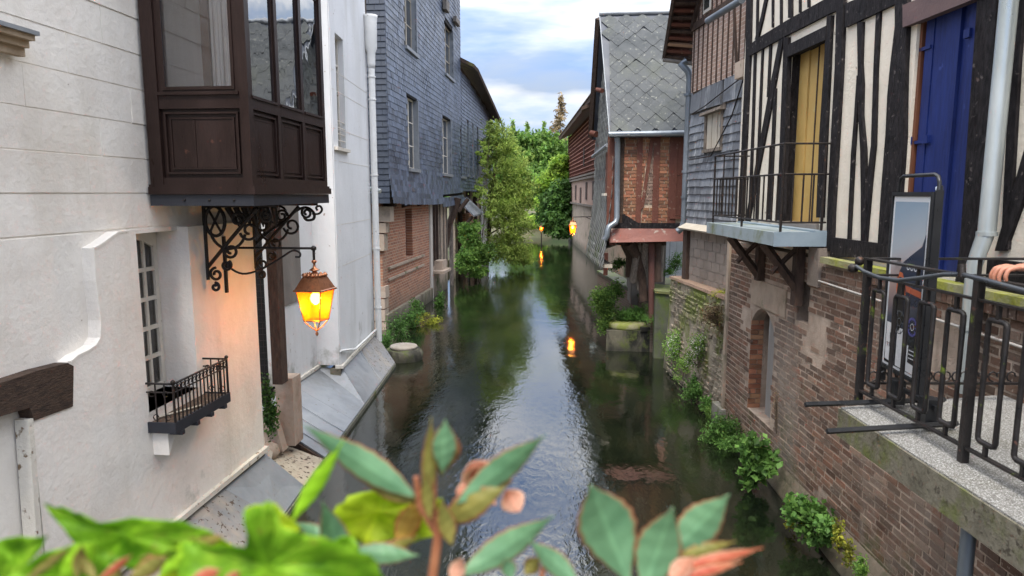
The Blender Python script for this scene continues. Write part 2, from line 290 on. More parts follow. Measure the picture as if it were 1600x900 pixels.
redsheet = M('rusty_red_flashing', [(.13, .042, .032), (.2, .075, .055)], .55, 3, bump=.5, bsc=6, metal=.2, speck=((.3, .24, .2), .6, .68, 4), moss=((.1, .1, .04), .62, .72, 2))
zincpipe = M('grey_zinc_pipe', [(.14, .16, .18), (.22, .245, .27)], .4, 4, (1, 1, .4), bump=.1, metal=.45)
galv = M('galvanised_pipe', [(.34, .38, .38), (.48, .52, .52)], .35, 3, (1, 1, .3), bump=.08, metal=.55)
conduitm = M('grey_conduit', [(.34, .31, .28), (.42, .4, .37)], .7, 9, speck=((.15, .1, .08), .6, .68, 20))
whitepipe = M('white_painted_pipe', [(.68, .68, .66), (.75, .75, .73)], .6, 5, bump=.15, speck=((.3, .25, .2), .68, .72, 8))
lead = M('mossy_lead_slab', [(.26, .31, .33), (.34, .4, .43)], .55, 3, bump=.2, moss=((.24, .27, .14), .5, .66, 2.2), metal=.2)
lead2 = M('blue_grey_lead', [(.2, .26, .31), (.27, .33, .38)], .5, 3, bump=.15, bsc=10, metal=.2)
mooring = M('dark_stained_stone', [(.05, .047, .035), (.13, .12, .085)], .9, 3, bump=1, bsc=12, moss=((.12, .15, .035), .5, .62, 2.2), stain=((.012, .012, .01), .48, .58, 2.6), damp=((.02, .02, .016), .1, .5))
darkgreen = M('dark_green_wall', [(.05, .055, .04), (.1, .105, .075)], .95, 3, bump=.8, bsc=14, moss=((.1, .14, .035), .5, .62, 2))
kerbm = M('kerb_edge', [(.1, .1, .075), (.2, .19, .15)], .95, 5, bump=1, bsc=20, moss=((.1, .13, .04), .5, .65, 3))
concrete = M('mossy_concrete_edge', [(.075, .068, .048), (.17, .155, .115), (.11, .1, .072)], .95, 4, (1, 1, .6), bump=1.2, bsc=30, moss=((.15, .17, .045), .5, .65, 3), speck=((.06, .05, .035), .58, .66, 22))
gravel = M('exposed_gravel_deck', [(.22, .21, .19), (.34, .33, .31)], .95, 30, bump=1.6, bsc=90, speck=((.62, .62, .6), .55, .6, 110), grain=.5, stain=((.14, .13, .09), .55, .72, 1.6))
bluepaint = M('cobalt_blue_paint', [(.006, .013, .075), (.012, .026, .14), (.008, .018, .1)], .5, 2, (1, 1, .3), grain=.25, spec=.3, bump=.25, bsc=14, bst=(2, 2, .2), speck=((.03, .05, .2), .66, .72, 8))
ochre = M('ochre_paint', [(.4, .25, .07), (.52, .34, .11), (.46, .3, .09)], .6, 3, (1, 1, .4), bump=.5, bsc=20, bst=(2, 2, .3), speck=((.5, .38, .16), .62, .7, 6))
redoak = M('red_brown_reveal', [(.09, .03, .015), (.18, .065, .03)], .6, 5, (1, 1, .2), bump=.5, bsc=20, bst=(1, 1, .2))
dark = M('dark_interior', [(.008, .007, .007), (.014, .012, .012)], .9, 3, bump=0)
curtain = M('pale_curtain', [(.72, .58, .53), (.8, .68, .63)], .9, 9, (1, 1, .1), bump=.2)
redfab = M('crimson_window_lining', [(.2, .015, .015), (.3, .025, .025)], .7, 4, bump=0)
whitepaint = M('white_window_paint', [(.58, .53, .45), (.68, .63, .55)], .6, 6, bump=.2, speck=((.3, .24, .18), .66, .7, 14))
greyboard = M('grey_boards', [(.15, .13, .115), (.24, .215, .19)], .85, 3, (1, 1, .3), bump=.5, bst=(1, 1, .2))
paleboard = M('pale_weathered_board', [(.38, .33, .26), (.5, .45, .37)], .85, 3, (1, 1, .3), bump=.5, bst=(1, 1, .2))
tile = M('brown_roof_tile', [(.07, .045, .035), (.13, .085, .06)], .9, 6, bump=1, bsc=20, moss=((.2, .19, .06), .55, .68, 1.5), rnd=.25)
bark = M('bark', [(.05, .035, .025), (.1, .075, .055)], .95, 6, (1, 1, .3), bump=1, bsc=20)
glass = Mglass('window_glass', (.9, .95, .95), .38); clearglass = Mglass('clear_window_glass', (.95, .97, .97), .0, .1); darkglass = Mglass('old_window_glass', (.55, .6, .62), .05, .35)
amber = Mglow('amber_lantern_glass', (1, .16, .002), .62)
_n = amber.node_tree; _t = _n.nodes.new('ShaderNodeBsdfTransparent'); _t.inputs[0].default_value = (1, .6, .12, 1); _x = _n.nodes.new('ShaderNodeMixShader'); _x.inputs[0].default_value = .5
_n.links.new(_n.nodes['Principled BSDF'].outputs[0], _x.inputs[1]); _n.links.new(_t.outputs[0], _x.inputs[2]); _n.links.new(_x.outputs[0], _n.nodes['Material Output'].inputs[0])
bulbm = Mglow('lit_bulb', (1, .8, .35), 14)

# ------------------------------------------------------------------ setting: ground, water, banks
gm = M('earth_and_grass', [(.05, .06, .025), (.09, .08, .04), (.06, .09, .03)], .95, .5, bump=.6, bsc=8)
mb = MB(); xs = [-900, -200, -80, -40, -20, -12, -8, -6.4, -5.9, -4, 0, 2, 3.2, 3.9, 6, 9, 14, 25, 50, 100, 250, 900]; ys = [-300, -60, -12, 0, 5, 10, 16, 24, 32, 42, 52, 60, 64, 70, 80, 100, 140, 220, 400, 900, 2500]
for y in ys:
    for x in xs:
        z = -1.0 if (-6 < x < 3.3 and -14 < y < 63) else .55
        if y >= 64: z = .9+min(4, (y-64)*.012)+abs(x)*.002
        mb.v.append((x, y, z))
nx = len(xs)
for j in range(len(ys)-1):
    for i in range(nx-1): mb.f.append((j*nx+i, j*nx+i+1, (j+1)*nx+i+1, (j+1)*nx+i)); mb.sm.append(False)
struct(mb, 'ground', gm)
wm, nn, ll, b = nodes('river_water'); co = nn.new('ShaderNodeNewGeometry').outputs['Position']
bed = ramp(nn, ll, noi(nn, ll, co, .9, 6, .6, (1, .45, 1)), [(.003, .005, .003), (.009, .012, .006), (.02, .019, .009)], .35, .7)
ll.new(bed, b.inputs['Base Color']); b.inputs['Roughness'].default_value = .035; b.inputs["IOR"].default_value = 1.7; b.inputs["Specular IOR Level"].default_value = .9
h1 = noi(nn, ll, co, 2.2, 3, .5, (1, .55, 1), dist=.8); h2 = noi(nn, ll, co, 9, 4, .55, (1, .5, 1), (3, 3, 0), dist=1.2)
msk = ramp(nn, ll, noi(nn, ll, co, .33, 2, .5, (1, .4, 1), (7.3, 1.2, 0)), [(.25,)*3, (1,)*3], .42, .62)
hh = mathn(nn, ll, 'ADD', mathn(nn, ll, 'MULTIPLY', h1, .5), mathn(nn, ll, 'MULTIPLY', mathn(nn, ll, 'MULTIPLY', h2, msk), .5))
bn = nn.new('ShaderNodeBump'); bn.inputs["Strength"].default_value = .19; bn.inputs["Distance"].default_value = .05; ll.new(hh, bn.inputs['Height']); ll.new(bn.outputs[0], b.inputs['Normal'])
mb = MB(); mb.add([(-6.3, -13, 0), (3.6, -13, 0), (3.6, 63.5, 0), (-6.3, 63.5, 0)], [(0, 1, 2, 3)]); struct(mb, 'river', wm)
mb = MB().box(-7, 4, 63.3, 63.7, -.5, .12); struct(mb, 'weir', M('weir_foam', [(.3, .34, .33), (.8, .82, .82)], .7, 6, bump=.5))

# ================================================================== LEFT: white house with the oriel
WL = Wall((-3.98, 8.24), (-4.005, 5.24))        # proud lower face; u grows towards the camera
house = thing('white_rendered_house', 'white rendered riverside house with dark oriel bay window, nearest on the left bank', 'house', (-5, 6, .5))
UEND = WL.px(413, 700)[0]
hole = rect(WL, 218, 362, 312, 640); hole = (hole[0], 2.28, 1.93, 3.62)
mb = MB(); cells(mb, WL, UEND, 12, .7, 3.66, -.45, -.115, [hole]); mb.wbox(WL, UEND, 12, 3.66, 9, -.45, -.135); mb.build('wall_core', white, house)
# lower proud skin, with its stepped outline
def wp(pts, W=WL, o=0): return [W.px(x, y, o) for x, y in pts]
mb = MB()
mb.wprism(WL, [(UEND, .72), (UEND, 3.655), (hole[0], 3.655), (hole[0], .72)], -.115, 0)
mb.wbox(WL, hole[0], hole[1], .72, hole[2], -.115, 0)
tl = wp([(216, 364), (200, 361), (185, 363), (172, 372), (160, 381), (147, 388), (150, 440), (158, 500), (157, 528), (150, 540), (138, 548), (122, 556), (110, 566), (113, 635), (50, 657)])
tl = [(hole[1], tl[0][1])]+tl[1:]
ub = tl[-1][0]; mb.wprism(WL, tl+[(ub, .72), (hole[1], .72)], -.115, 0)
mb.build('lower_wall', white, house)
mb = MB()
for i in range(1, len(tl)-1):
    if i in (12, 13): continue
    a, b_ = tl[i], tl[i+1]; mb.wstrip(WL, [(a[0], a[1], .018), (b_[0], b_[1], .018)], -.02, .006)
mb.build('render_edge', white, house)
# coursed panels on the upper wall, joints recessed
zc = 3.66; k = 0
for k in range(-3, 17):
    z0 = 4.0+.325*k; z1 = z0+.321
    u = -.2-((k*37) % 11)*.11
    while u < 6:
        l = 1.25+((k*7+int(u*3)) % 5)*.12; u0, u1 = max(u, UEND-.0), min(u+l, 5.5); u += l+.001
        if u1-u0 < .1: continue
        if z0 < 3.6:                       # below the oriel only the part left of the proud skin shows
            lim = {-1: 2.62, -2: 2.78, -3: 2.80}[k]
            if u1 < lim: continue
            u0 = max(u0, lim)
        mb = MB(); dz = random.uniform(-.004, .004); a, c = z0+.003, z1-.002
        q = [(u0, a), (u1, a), (u1, c), (u0, c)]
        vs = [WL.pt(uu, zz, -.14) for uu, zz in q]+[WL.pt(uu+(.001 if i in (0, 3) else -.001), zz+(.003 if i < 2 else -.003), -.125+dz+random.uniform(-.003, .003)) for i, (uu, zz) in enumerate(q)]
        vs = [vs[0], vs[1], vs[2], vs[3], vs[4], vs[5], vs[6], vs[7]]
        mb.hexa(vs); mb.build('render_panel', white, house)
MB().wbox(WL, 2.6, 5.4, .7, 3.02, -.14, -.118).build('wall_patch', white, house)
# old beam let into the wall, and the trim under it
bm_ = wp([(-60, 618), (0, 598), (60, 578), (104, 567), (113, 572), (112, 635), (52, 657), (44, 637), (-60, 668)])
MB().wprism(WL, bm_, -.1, .012).build('oak_beam', oldbeam, house)
MB().wstrip(WL, [(*WL.px(46, 655), .05), (*WL.px(64, 900), .05)], -.1, .01).build('render_edge', cream, house)
# skirting
mb = MB(); mb.wbox(WL, UEND-.03, 6, .66, .72, -.1, .05); mb.build('skirting', cream, house)
mb = MB(); mb.wbox(WL, UEND, 6, 0.3, .66, -.4, 0); mb.build('plinth', concrete, house)
# stone cornice piece at the upper left
mb = MB(); r_ = rect(WL, -40, 60, 45, 60)
for a, b_, o in ((5.0, 5.06, .06), (5.06, 5.11, .1), (5.11, 5.15, .15)): mb.wbox(WL, r_[0], r_[0]+1.5, a, b_, -.1, o-.1)
mb.build('window_cornice', M('ochre_stone_cornice', [(.3, .22, .14), (.45, .35, .25)], .9, 6, bump=.6), house)
MB().wbox(WL, r_[0]-.02, r_[0]+1.5, 5.15, 5.18, -.1, .075).build('lead_flashing', zinc, house)
# recessed casement window
wi = MB(); wi.wbox(WL, hole[0]-.01, hole[1]+.01, hole[2]-.05, hole[2], -.45, .0); wi.build('window_sill', cream, house)
fr = MB(); o0, o1 = -.4, -.345; u0, u1, z0, z1 = hole[0]+.02, hole[1]-.02, hole[2]+.02, hole[3]
fr.wbox(WL, u0, u0+.06, z0, z1, o0, o1); fr.wbox(WL, u1-.06, u1, z0, z1, o0, o1); fr.wbox(WL, u0+.06, u1-.06, z0, z0+.06, o0, o1)
um = (u0+u1)/2; fr.wbox(WL, um-.04, um+.04, z0+.06, z1-.1, o0, o1+.008)
arch = [(u0, z1+.04)]+[(u0+(u1-u0)*t/10, z1-.2+.13*math.sin(math.pi*t/10)) for t in range(11)]+[(u1, z1+.04)]
for i in range(1, 11): fr.wprism(WL, [arch[i], arch[i+1], (arch[i+1][0], z1+.04), (arch[i][0], z1+.04)], o0, o1+.003)
for uu in ((u0+um)/2+.01, (u1+um)/2-.01): fr.wbox(WL, uu-.017, uu+.017, z0+.06, z1-.1, o0+.005, o1-.006)
for j in range(1, 5): zz = z0+.06+(z1-z0-.15)*j/5; fr.wbox(WL, u0+.06, um-.04, zz-.02, zz+.02, o0+.003, o1-.003); fr.wbox(WL, um+.04, u1-.06, zz-.02, zz+.02, o0+.003, o1-.003)
win = fr.build('window', whitepaint, house)
for j in range(5):
    for i in range(4):
        a = [u0+.06, (u0+um)/2+.01, um, (u1+um)/2-.01][i]; c = [(u0+um)/2+.01, um, (u1+um)/2-.01, u1-.06][i]
        MB().wbox(WL, a, c, z0+.06+(z1-z0-.15)*j/5, z0+.06+(z1-z0-.15)*(j+1)/5, -.376, -.372).build('pane', darkglass, win)
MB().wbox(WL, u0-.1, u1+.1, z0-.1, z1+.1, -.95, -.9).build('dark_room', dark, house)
# oriel
XB = ony(396, 310, 6.38).x; YB0, YB1 = 6.38, 8.42
ori = MB(); ori.box(-4.1, XB+.03, YB0-.03, YB1+.03, 3.99, 4.06); ori.box(-4.1, XB+.015, YB0-.015, YB1+.015, 4.06, 4.085)
oriel = ori.build('oriel_window', brownwood, house)
MB().box(-4.1, XB+.005, YB0-.005, YB1+.005, 3.88, 3.988).build('fascia', darkfas, oriel)
for q in range(3): MB().lathe((-3.75+.25*q, YB0-.006, 3.935), [(.012, -.012), (.012, .012)], 8).build('bolt', iron, oriel)
fm = MB(); P_ = .085
def post(x, y, w=.075): fm.box(x-w/2, x+w/2, y-w/2, y+w/2, 4.085, 7.2)
post(-4.02, YB0+.06, .13); post(XB-.045, YB0+.045, .09); post(XB-.045, YB1-.04, .08)
ymul = [YB0+.045+(YB1-YB0-.085)*t/3 for t in range(4)]
post(XB-.04, ymul[1], .07); post(XB-.04, ymul[2], .07)
x0_, x1_ = -3.955, XB-.09
fm.box(x0_, x1_, YB0+.005, YB0+.07, 4.085, 4.15); fm.box(x0_, x1_, YB0+.005, YB0+.075, 4.80, 4.93); fm.box(x0_, x1_, YB0+.005, YB0+.075, 6.4, 6.6)
for t in range(3):
    a, c = ymul[t]+.035, ymul[t+1]-.035
    fm.box(XB-.07, XB-.005, a, c, 4.085, 4.15); fm.box(XB-.075, XB-.004, a, c, 4.80, 4.90); fm.box(XB-.07, XB-.005, a, c, 6.3, 6.6)
fm.box(-4.1, XB+.08, YB0-.08, YB1+.08, 6.6, 6.8)
fm.build('oriel_frame', brownwood, oriel)
def frame_ring(mb, axis, c, a0, a1, z0, z1, w, d0, d1):     # moulded picture-frame ring; axis 'x' = facing camera, 'y' = facing river
    for (p, q, r, s_) in ((a0, a0+w, z0, z1), (a1-w, a1, z0, z1), (a0+w, a1-w, z0, z0+w), (a0+w, a1-w, z1-w, z1)):
        if axis == 'x': mb.box(p, q, c-d1, c-d0, r, s_)
        else: mb.box(c+d0, c+d1, p, q, r, s_)
pm = MB(); pm.box(x0_, x1_, YB0+.045, YB0+.055, 4.15, 4.80); pm.build('panel', brownwood, oriel)
pm = MB(); frame_ring(pm, 'x', YB0+.045, x0_+.035, x1_-.03, 4.185, 4.77, .018, .0, .03); frame_ring(pm, 'x', YB0+.045, x0_+.085, x1_-.075, 4.23, 4.72, .016, 0, .018)
pm.box(x0_+.103, (x0_+x1_)/2-.07, YB0+.036, YB0+.045, 4.248, 4.702); pm.box((x0_+x1_)/2-.064, x1_-.093, YB0+.036, YB0+.045, 4.248, 4.702); pm.build('panel_moulding', brownwood, oriel)
for t in range(3):
    a, c = ymul[t]+.035, ymul[t+1]-.035
    MB().box(XB-.055, XB-.045, a, c, 4.15, 4.80).build('panel', brownwood, oriel)
    pm = MB(); frame_ring(pm, 'y', XB-.045, a+.03, c-.03, 4.18, 4.77, .018, 0, .03); frame_ring(pm, 'y', XB-.045, a+.07, c-.07, 4.22, 4.72, .014, 0, .016)
    pm.box(XB-.045, XB-.034, a+.084, c-.084, 4.234, 4.706); pm.build('panel_moulding', brownwood, oriel)
    sh = MB(); frame_ring(sh, 'y', XB-.05, a+.002, c-.002, 4.902, 6.298, .028, 0, .026); sh.box(XB-.02, XB+.012, a, c, 4.9, 4.925); s_o = sh.build('sash', brownwood, oriel)
    MB().box(XB-.04, XB-.036, a+.02, c-.02, 4.92, 6.29).build('glass_pane', glass, oriel)
sh = MB(); frame_ring(sh, 'x', YB0+.05, x0_+.0, x1_-.0, 4.932, 6.39, .045, 0, .03); frame_ring(sh, 'x', YB0+.02, x0_+.045, x1_-.045, 4.975, 6.35, .03, -.01, .012); sh.box(x0_, x1_, YB0-.02, YB0+.02, 4.925, 4.955); sh.build('sash', brownwood, oriel)
MB().box(x0_+.05, x1_-.05, YB0+.035, YB0+.039, 4.97, 6.36).build('glass_pane', clearglass, oriel)
MB().box(-4.1, XB-.1, YB0+.08, YB1-.08, 4.7, 4.8).build('oriel_floor', brownwood, oriel)
MB().box(-4.15, XB-.05, YB0+.05, YB1-.05, 6.42, 6.58).build('oriel_ceiling', redfab, oriel)
MB().box(-4.06, -4.0, YB0+.15, YB1-.1, 4.8, 6.42).build('oriel_lining', curtain, oriel)
cu = MB()
for t in range(12): cu.tube([(-3.18-.03*t, YB0+.25+.02*math.sin(t*2), 4.82), (-3.18-.03*t, YB0+.25+.02*math.sin(t*2), 6.4)], .018, 6)
cu.build('curtain', curtain, oriel)
MB().box(-3.6, -3.52, YB0+.2, YB0+.27, 4.8, 6.42).build('inner_post', redoak, oriel)
for t in range(3): MB().box(XB-.3, XB-.26, ymul[t+1]-.14, ymul[t+1]-.08, 4.8, 6.42).build('inner_frame', redfab, oriel)
MB().box(XB-.3, XB-.26, ymul[1]-.1, ymul[3]-.1, 4.8, 5.12).build('inner_frame', redfab, oriel)
# wrought iron brackets under the oriel
def spiral(c, r0, r1, a0, turns, W=None, n=22, flip=1, ax=(1, 0)):
    return [(c[0]+flip*(r0+(r1-r0)*t/n)*math.cos(a0+turns*2*math.pi*t/n), c[1]+(r0+(r1-r0)*t/n)*math.sin(a0+turns*2*math.pi*t/n)) for t in range(n+1)]
def bracket(Yp, nm):
    P = lambda q: (-4.0+q[0], Yp, q[1])
    mb = MB()
    mb.tube([P(q) for q in ((.02, 3.87), (.02, 3.06))], .021, 6)
    mb.tube([P(q) for q in ((.03, 3.2), (.3, 3.5), (.62, 3.84))], .021, 6)
    mb.tube([P(q) for q in ((.02, 3.86), (.4, 3.866), (.86, 3.866))], .019, 6)
    mb.tube([P((.14+.11*math.cos(a*.3), 3.7+.16*math.sin(a*.3))) for a in range(21)], .019, 6, closed=True)
    for a in (.9, -.9): mb.tube([P((.14-.1*math.cos(a), 3.7-.15*math.sin(a))), P((.14+.1*math.cos(a), 3.7+.15*math.sin(a)))], .014, 5)
    for c, r, a0, tn in (((.12, 3.12), .075, 1.6, 1.3), ((.1, 2.98), .05, 1.6, -1.2), ((.3, 3.38), .09, 2.2, 1.4), ((.24, 3.22), .06, 1, -1.4), ((.52, 3.6), .11, 3.4, 1.2), ((.72, 3.76), .07, 2, 1.4), ((.4, 3.72), .08, 0, 1.3)):
        mb.tube([P(q) for q in spiral(c, r, r*.3, a0, tn)], .016, 6)
    mb.tube([P((.28+.2*math.cos(a*.2+3.2), 3.62+.22*math.sin(a*.2+3.2))) for a in range(15)], .016, 6)
    return mb.build(nm, iron, house)
for Yp in (6.62+.5, 8.25): bracket(Yp, 'scroll_bracket')
# long scroll reaching out at the far corner of the oriel
mb = MB(); P = lambda x, y, Y=8.3: ony(x, y, Y)
mb.tube(sm([P(*q) for q in ((395, 385), (420, 362), (445, 345), (462, 330), (478, 324), (490, 332), (490, 342), (480, 344), (475, 339))]), .018, 6)
mb.tube(sm([P(*q) for q in ((488, 334), (498, 334), (503, 328), (500, 322), (494, 324), (496, 329))]), .014, 6)
mb.tube(sm([P(*q) for q in ((408, 322), (414, 340), (430, 348), (444, 342), (446, 328), (436, 322), (429, 328), (434, 334))]), .015, 6)
mb.tube(sm([P(*q) for q in ((400, 325), (385, 345), (366, 366), (380, 378), (400, 378), (418, 352), (410, 330))]), .015, 6)
mb.tube([P(*q) for q in ((372, 368), (395, 350), (412, 335))], .013, 6)
mb.build('scroll_bracket', iron, house)
mb = MB()
for q in range(7): mb.tube([(XB-.75+q*.09, 7.3+.02*math.sin(q), 3.85), (XB-.7+q*.08, 7.35, 3.72), (XB-.66+q*.07, 7.38, 3.63)], [.035, .03, .008], 6)
mb.build('cast_acanthus', iron, house)
# little window balcony
bal = MB(); bu0, bu1 = hole[0]-.12, hole[1]+.02; bz = 1.80; BO = .27
bal.wbox(WL, bu0, bu1, bz, bz+.03, 0.002, BO-.02); balc = bal.build('balconet', M('rusty_litter_pan', [(.05, .035, .025), (.13, .085, .06)], .9, 18, bump=1, speck=((.35, .28, .22), .62, .66, 30)), house)
for i in range(1): pass
ed = MB(); ed.wbox(WL, bu0-.02, bu1+.02, bz-.06, bz+.045, BO-.02, BO+.012); ed.wbox(WL, bu0-.02, bu0, bz-.06, bz+.045, .002, BO-.02); ed.wbox(WL, bu1, bu1+.02, bz-.06, bz+.045, .002, BO-.02)
for t in range(4): uu = bu0+(bu1-bu0)*(.1+.27*t); ed.wbox(WL, uu-.025, uu+.025, bz-.1, bz-.06, .002, BO+.02)
ed.build('edge_angle', darkfas, balc)
hr = MB(); zr = bz+.42
hr.tube([WL.pt(bu1, zr, .0), WL.pt(bu1, zr, BO), WL.pt(bu0, zr, BO), WL.pt(bu0, zr, 0)], .011, 6)
hr.tube([WL.pt(bu1, zr-.085, .0), WL.pt(bu1, zr-.085, BO), WL.pt(bu0, zr-.085, BO), WL.pt(bu0, zr-.085, 0)], .008, 6)
hr.build('hand_rail', iron, balc)
nb = 15
for t in range(nb+1):
    uu = bu1+(bu0-bu1)*t/nb; e = MB(); e.tube([WL.pt(uu, bz+.03, BO), WL.pt(uu, zr, BO)], .0075 if 0 < t < nb else .012, 6)
    if t in (0, nb): e.lathe(WL.pt(uu, zr+.02, BO), [(.004, -.02), (.02, -.008), (.022, .005), (.012, .018), (.002, .022)], 8)
    e.build('baluster', iron, balc)
for uu in (bu0, bu1):
    for t in (1, 2): MB().tube([WL.pt(uu, bz+.03, BO*t/3), WL.pt(uu, zr, BO*t/3)], .0075, 6).build('baluster', iron, balc)
sc_ = MB()
for t in range(nb):
    uu = bu1+(bu0-bu1)*(t+.5)/nb; sc_.tube([WL.pt(uu+.02*math.cos(a), zr-.043+.02*math.sin(a), BO) for a in [x*.9 for x in range(6)]], .005, 5)
for uu in (bu0, bu1):
    for oo, zz in ((.05, zr-.1), (.19, zr-.1), (.08, bz+.09), (.2, bz+.09)): sc_.tube([WL.pt(uu, zz+.028*math.sin(a), oo+.028*math.cos(a)) for a in [x*.8 for x in range(8)]], .005, 5)
sc_.build('scrollwork', iron, balc)
MB().tube([WL.pt(hole[1]-.1, bz+.05, .02), WL.pt(hole[0]+.35, bz+.05, BO-.04)], .012, 5).build('stick', paleboard, balc)
MB().wprism(WL, [(hole[1]-.02, bz-.06), (hole[1]-.2, bz-.06), (hole[1]-.02, bz-.3)], .001, .16).build('corbel', white, house)

# ---- wall lantern
def lantern(name, label, c, s, rot, group, arm=None, energy=18):
    t = thing(name, label, 'lantern', c, group)
    c = Vector(c)                                # c: top hanging point; body hangs below
    k = s
    mb = MB(); mb.lathe(c+Vector((0, 0, -.20*k)), [(.004, .17*k), (.03*k, .165*k), (.035*k, .14*k), (.015*k, .12*k), (.02*k, .07*k), (.06*k, .04*k), (.075*k, .03*k), (.03*k, .015*k), (.04*k, -.03*k), (.085*k, -.05*k)], 12); mb.build('finial', copper, t)
    mb = MB(); mb.lathe(c+Vector((0, 0, -.25*k)), [(.16*k, 0), (.17*k, -.012*k), (.275*k, -.17*k), (.3*k, -.18*k), (.3*k, -.2*k), (.25*k, -.2*k)], 4, rot=rot, smooth=False)
    mb.build('roof', copper, t)
    mb = MB()
    for q in range(4):
        a = rot+math.pi/4+q*math.pi/2
        for off in (-.07, -.02, .03, .08):
            pp = c+Vector((math.cos(a)*.12*k-math.sin(a)*off*1.2*k, math.sin(a)*.12*k+math.cos(a)*off*k, -.245*k)); mb.lathe(pp, [(.006*k, -.015*k), (.03*k, 0), (.024*k, .02*k), (.004*k, .04*k)], 6)
    mb.build('crest', copper, t)
    top = [c+Vector((.258*k*math.cos(rot+q*math.pi/2), .258*k*math.sin(rot+q*math.pi/2), -.45*k)) for q in range(4)]
    bot = [c+Vector((.17*k*math.cos(rot+q*math.pi/2), .17*k*math.sin(rot+q*math.pi/2), -.86*k)) for q in range(4)]
    for q in range(4):
        MB().add([top[q], top[(q+1) % 4], bot[(q+1) % 4], bot[q]], [(0, 1, 2, 3)]).build('lantern_glass', amber, t)
    mb = MB()
    for q in range(4): mb.tube([top[q], bot[q]], .009*k, 5)
    for lst in (top, bot): mb.tube(lst, .01*k, 5, closed=True)
    for q in range(4): mb.tube([bot[q], bot[q]*.35+(c+Vector((0, 0, -.89*k)))*.65+Vector((0, 0, -.06*k))+(bot[q]-c-Vector((0, 0, -.86*k)))*.25, c+Vector((0, 0, -1.02*k))], .008*k, 5)
    mb.lathe(c+Vector((0, 0, -1.06*k)), [(.004*k, -.03*k), (.02*k, -.01*k), (.022*k, .01*k), (.008*k, .03*k), (.012*k, .045*k)], 8)
    mb.build('cage', copper, t)
    mb = MB(); mb.lathe(c+Vector((0, 0, -.56*k)), [(.02*k, -.085*k), (.06*k, -.05*k), (.075*k, 0), (.06*k, .05*k), (.02*k, .085*k)], 12); mb.build('bulb', bulbm, t)
    if arm: arm(t)
    ld = bpy.data.lights.new('lantern_light', 'POINT'); ld.energy = energy; ld.color = (1, .85, .25); ld.shadow_soft_size = .07*k
    lo = bpy.data.objects.new('lantern_light', ld); C.objects.link(lo); lo.parent = t; lo.location = (0, 0, -.66*k)
    return t
LC = ony(490, 388, 7.75); LC = Vector(LC)
def arm1(t):
    WY = 7.5; A = Vector((-3.99, WY, LC.z+.02)); mb = MB()
    mb.tube([A, LC+Vector((0, 0, 0))], .014, 8); mb.lathe(LC, [(.01, -.03), (.033, -.015), (.033, .015), (.01, .03)], 8); mb.tube([LC, LC+Vector((0, 0, -.16))], .016, 8)
    d = LC-A
    pts = [A+Vector((0, 0, -.02)), A+d*.04+Vector((0, 0, -.2)), A+d*.2+Vector((0, 0, -.3)), A+d*.42+Vector((0, 0, -.24)), A+d*.62+Vector((0, 0, -.12)), A+d*.76+Vector((0, 0, -.03)), A+d*.84+Vector((0, 0, -.05)), A+d*.84+Vector((0, 0, -.1)), A+d*.79+Vector((0, 0, -.1))]
    mb.tube(sm(pts), .013, 6); mb.build('wall_arm', iron, t)
    MB().box(-3.99, -3.96, WY-.02, WY+.02, LC.z-.5, LC.z+.15).build('back_bar', iron, t)
lantern('wall_lantern', 'large copper lantern glowing orange on an iron arm below the dark oriel window', LC+Vector((0, 0, -.11)), .86, .62, 'lit copper wall lanterns', arm1, 14)

# ---- passage between the two white parts
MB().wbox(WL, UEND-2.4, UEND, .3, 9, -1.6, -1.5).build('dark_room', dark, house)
G = lambda x, y, Y: ony(x, y, Y)
mb = MB(); p_ = ony(431, 500, 9.0); mb.box(p_.x-.07, p_.x+.07, 8.95, 9.15, 1.35, 4.1); mb.build('oak_post', browntimber, house)
mb = MB(); 
for t in range(34): mb.tube([(-4.45, 8.7, 1.0+t*.085), (-4.12, 8.75, 1.0+t*.085)], .003, 4)
for t in range(5): mb.tube([(-4.42+t*.07, 8.71, .9), (-4.42+t*.07, 8.71, 3.9)], .003, 4)
mb.build('wire_mesh', iron, house)
mb = MB(); mb.box(-4.6, -4.04, 8.9, 11.0, 3.95, 4.2); mb.build('passage_lintel', whitepaint, house)
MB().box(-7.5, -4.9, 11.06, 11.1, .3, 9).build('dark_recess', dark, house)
W2b = Wall((-4.87, 12.52), (-4.885, 9.0)); mb = MB(); mb.wbox(W2b, .72, 1.52, 2.1, 4.3, -.05, .03); mb.build('board_screen', greyboard, house)
a_ = onz(443, 690, .45); mb = MB(); mb.box(a_.x-.13, a_.x+.13, a_.y+.1, a_.y+.4, .35, 1.36); mb.build('stone_post', stone, house)
mb = MB(); mb.wprism(Wall((a_.x, a_.y), (a_.x-1, a_.y)), [(-.05, .35), (.22, .35), (.22, .95), (.16, .97), (.1, .9), (.02, .66)], -.02, .14); mb.build('stone_scroll', stone, house)
mb = MB(); mb.lathe((a_.x-.1, a_.y-.25, .38), [(.1, -.08), (.15, 0), (.12, .1), (.05, .14)], 9); mb.build('rounded_stone', stone, house)

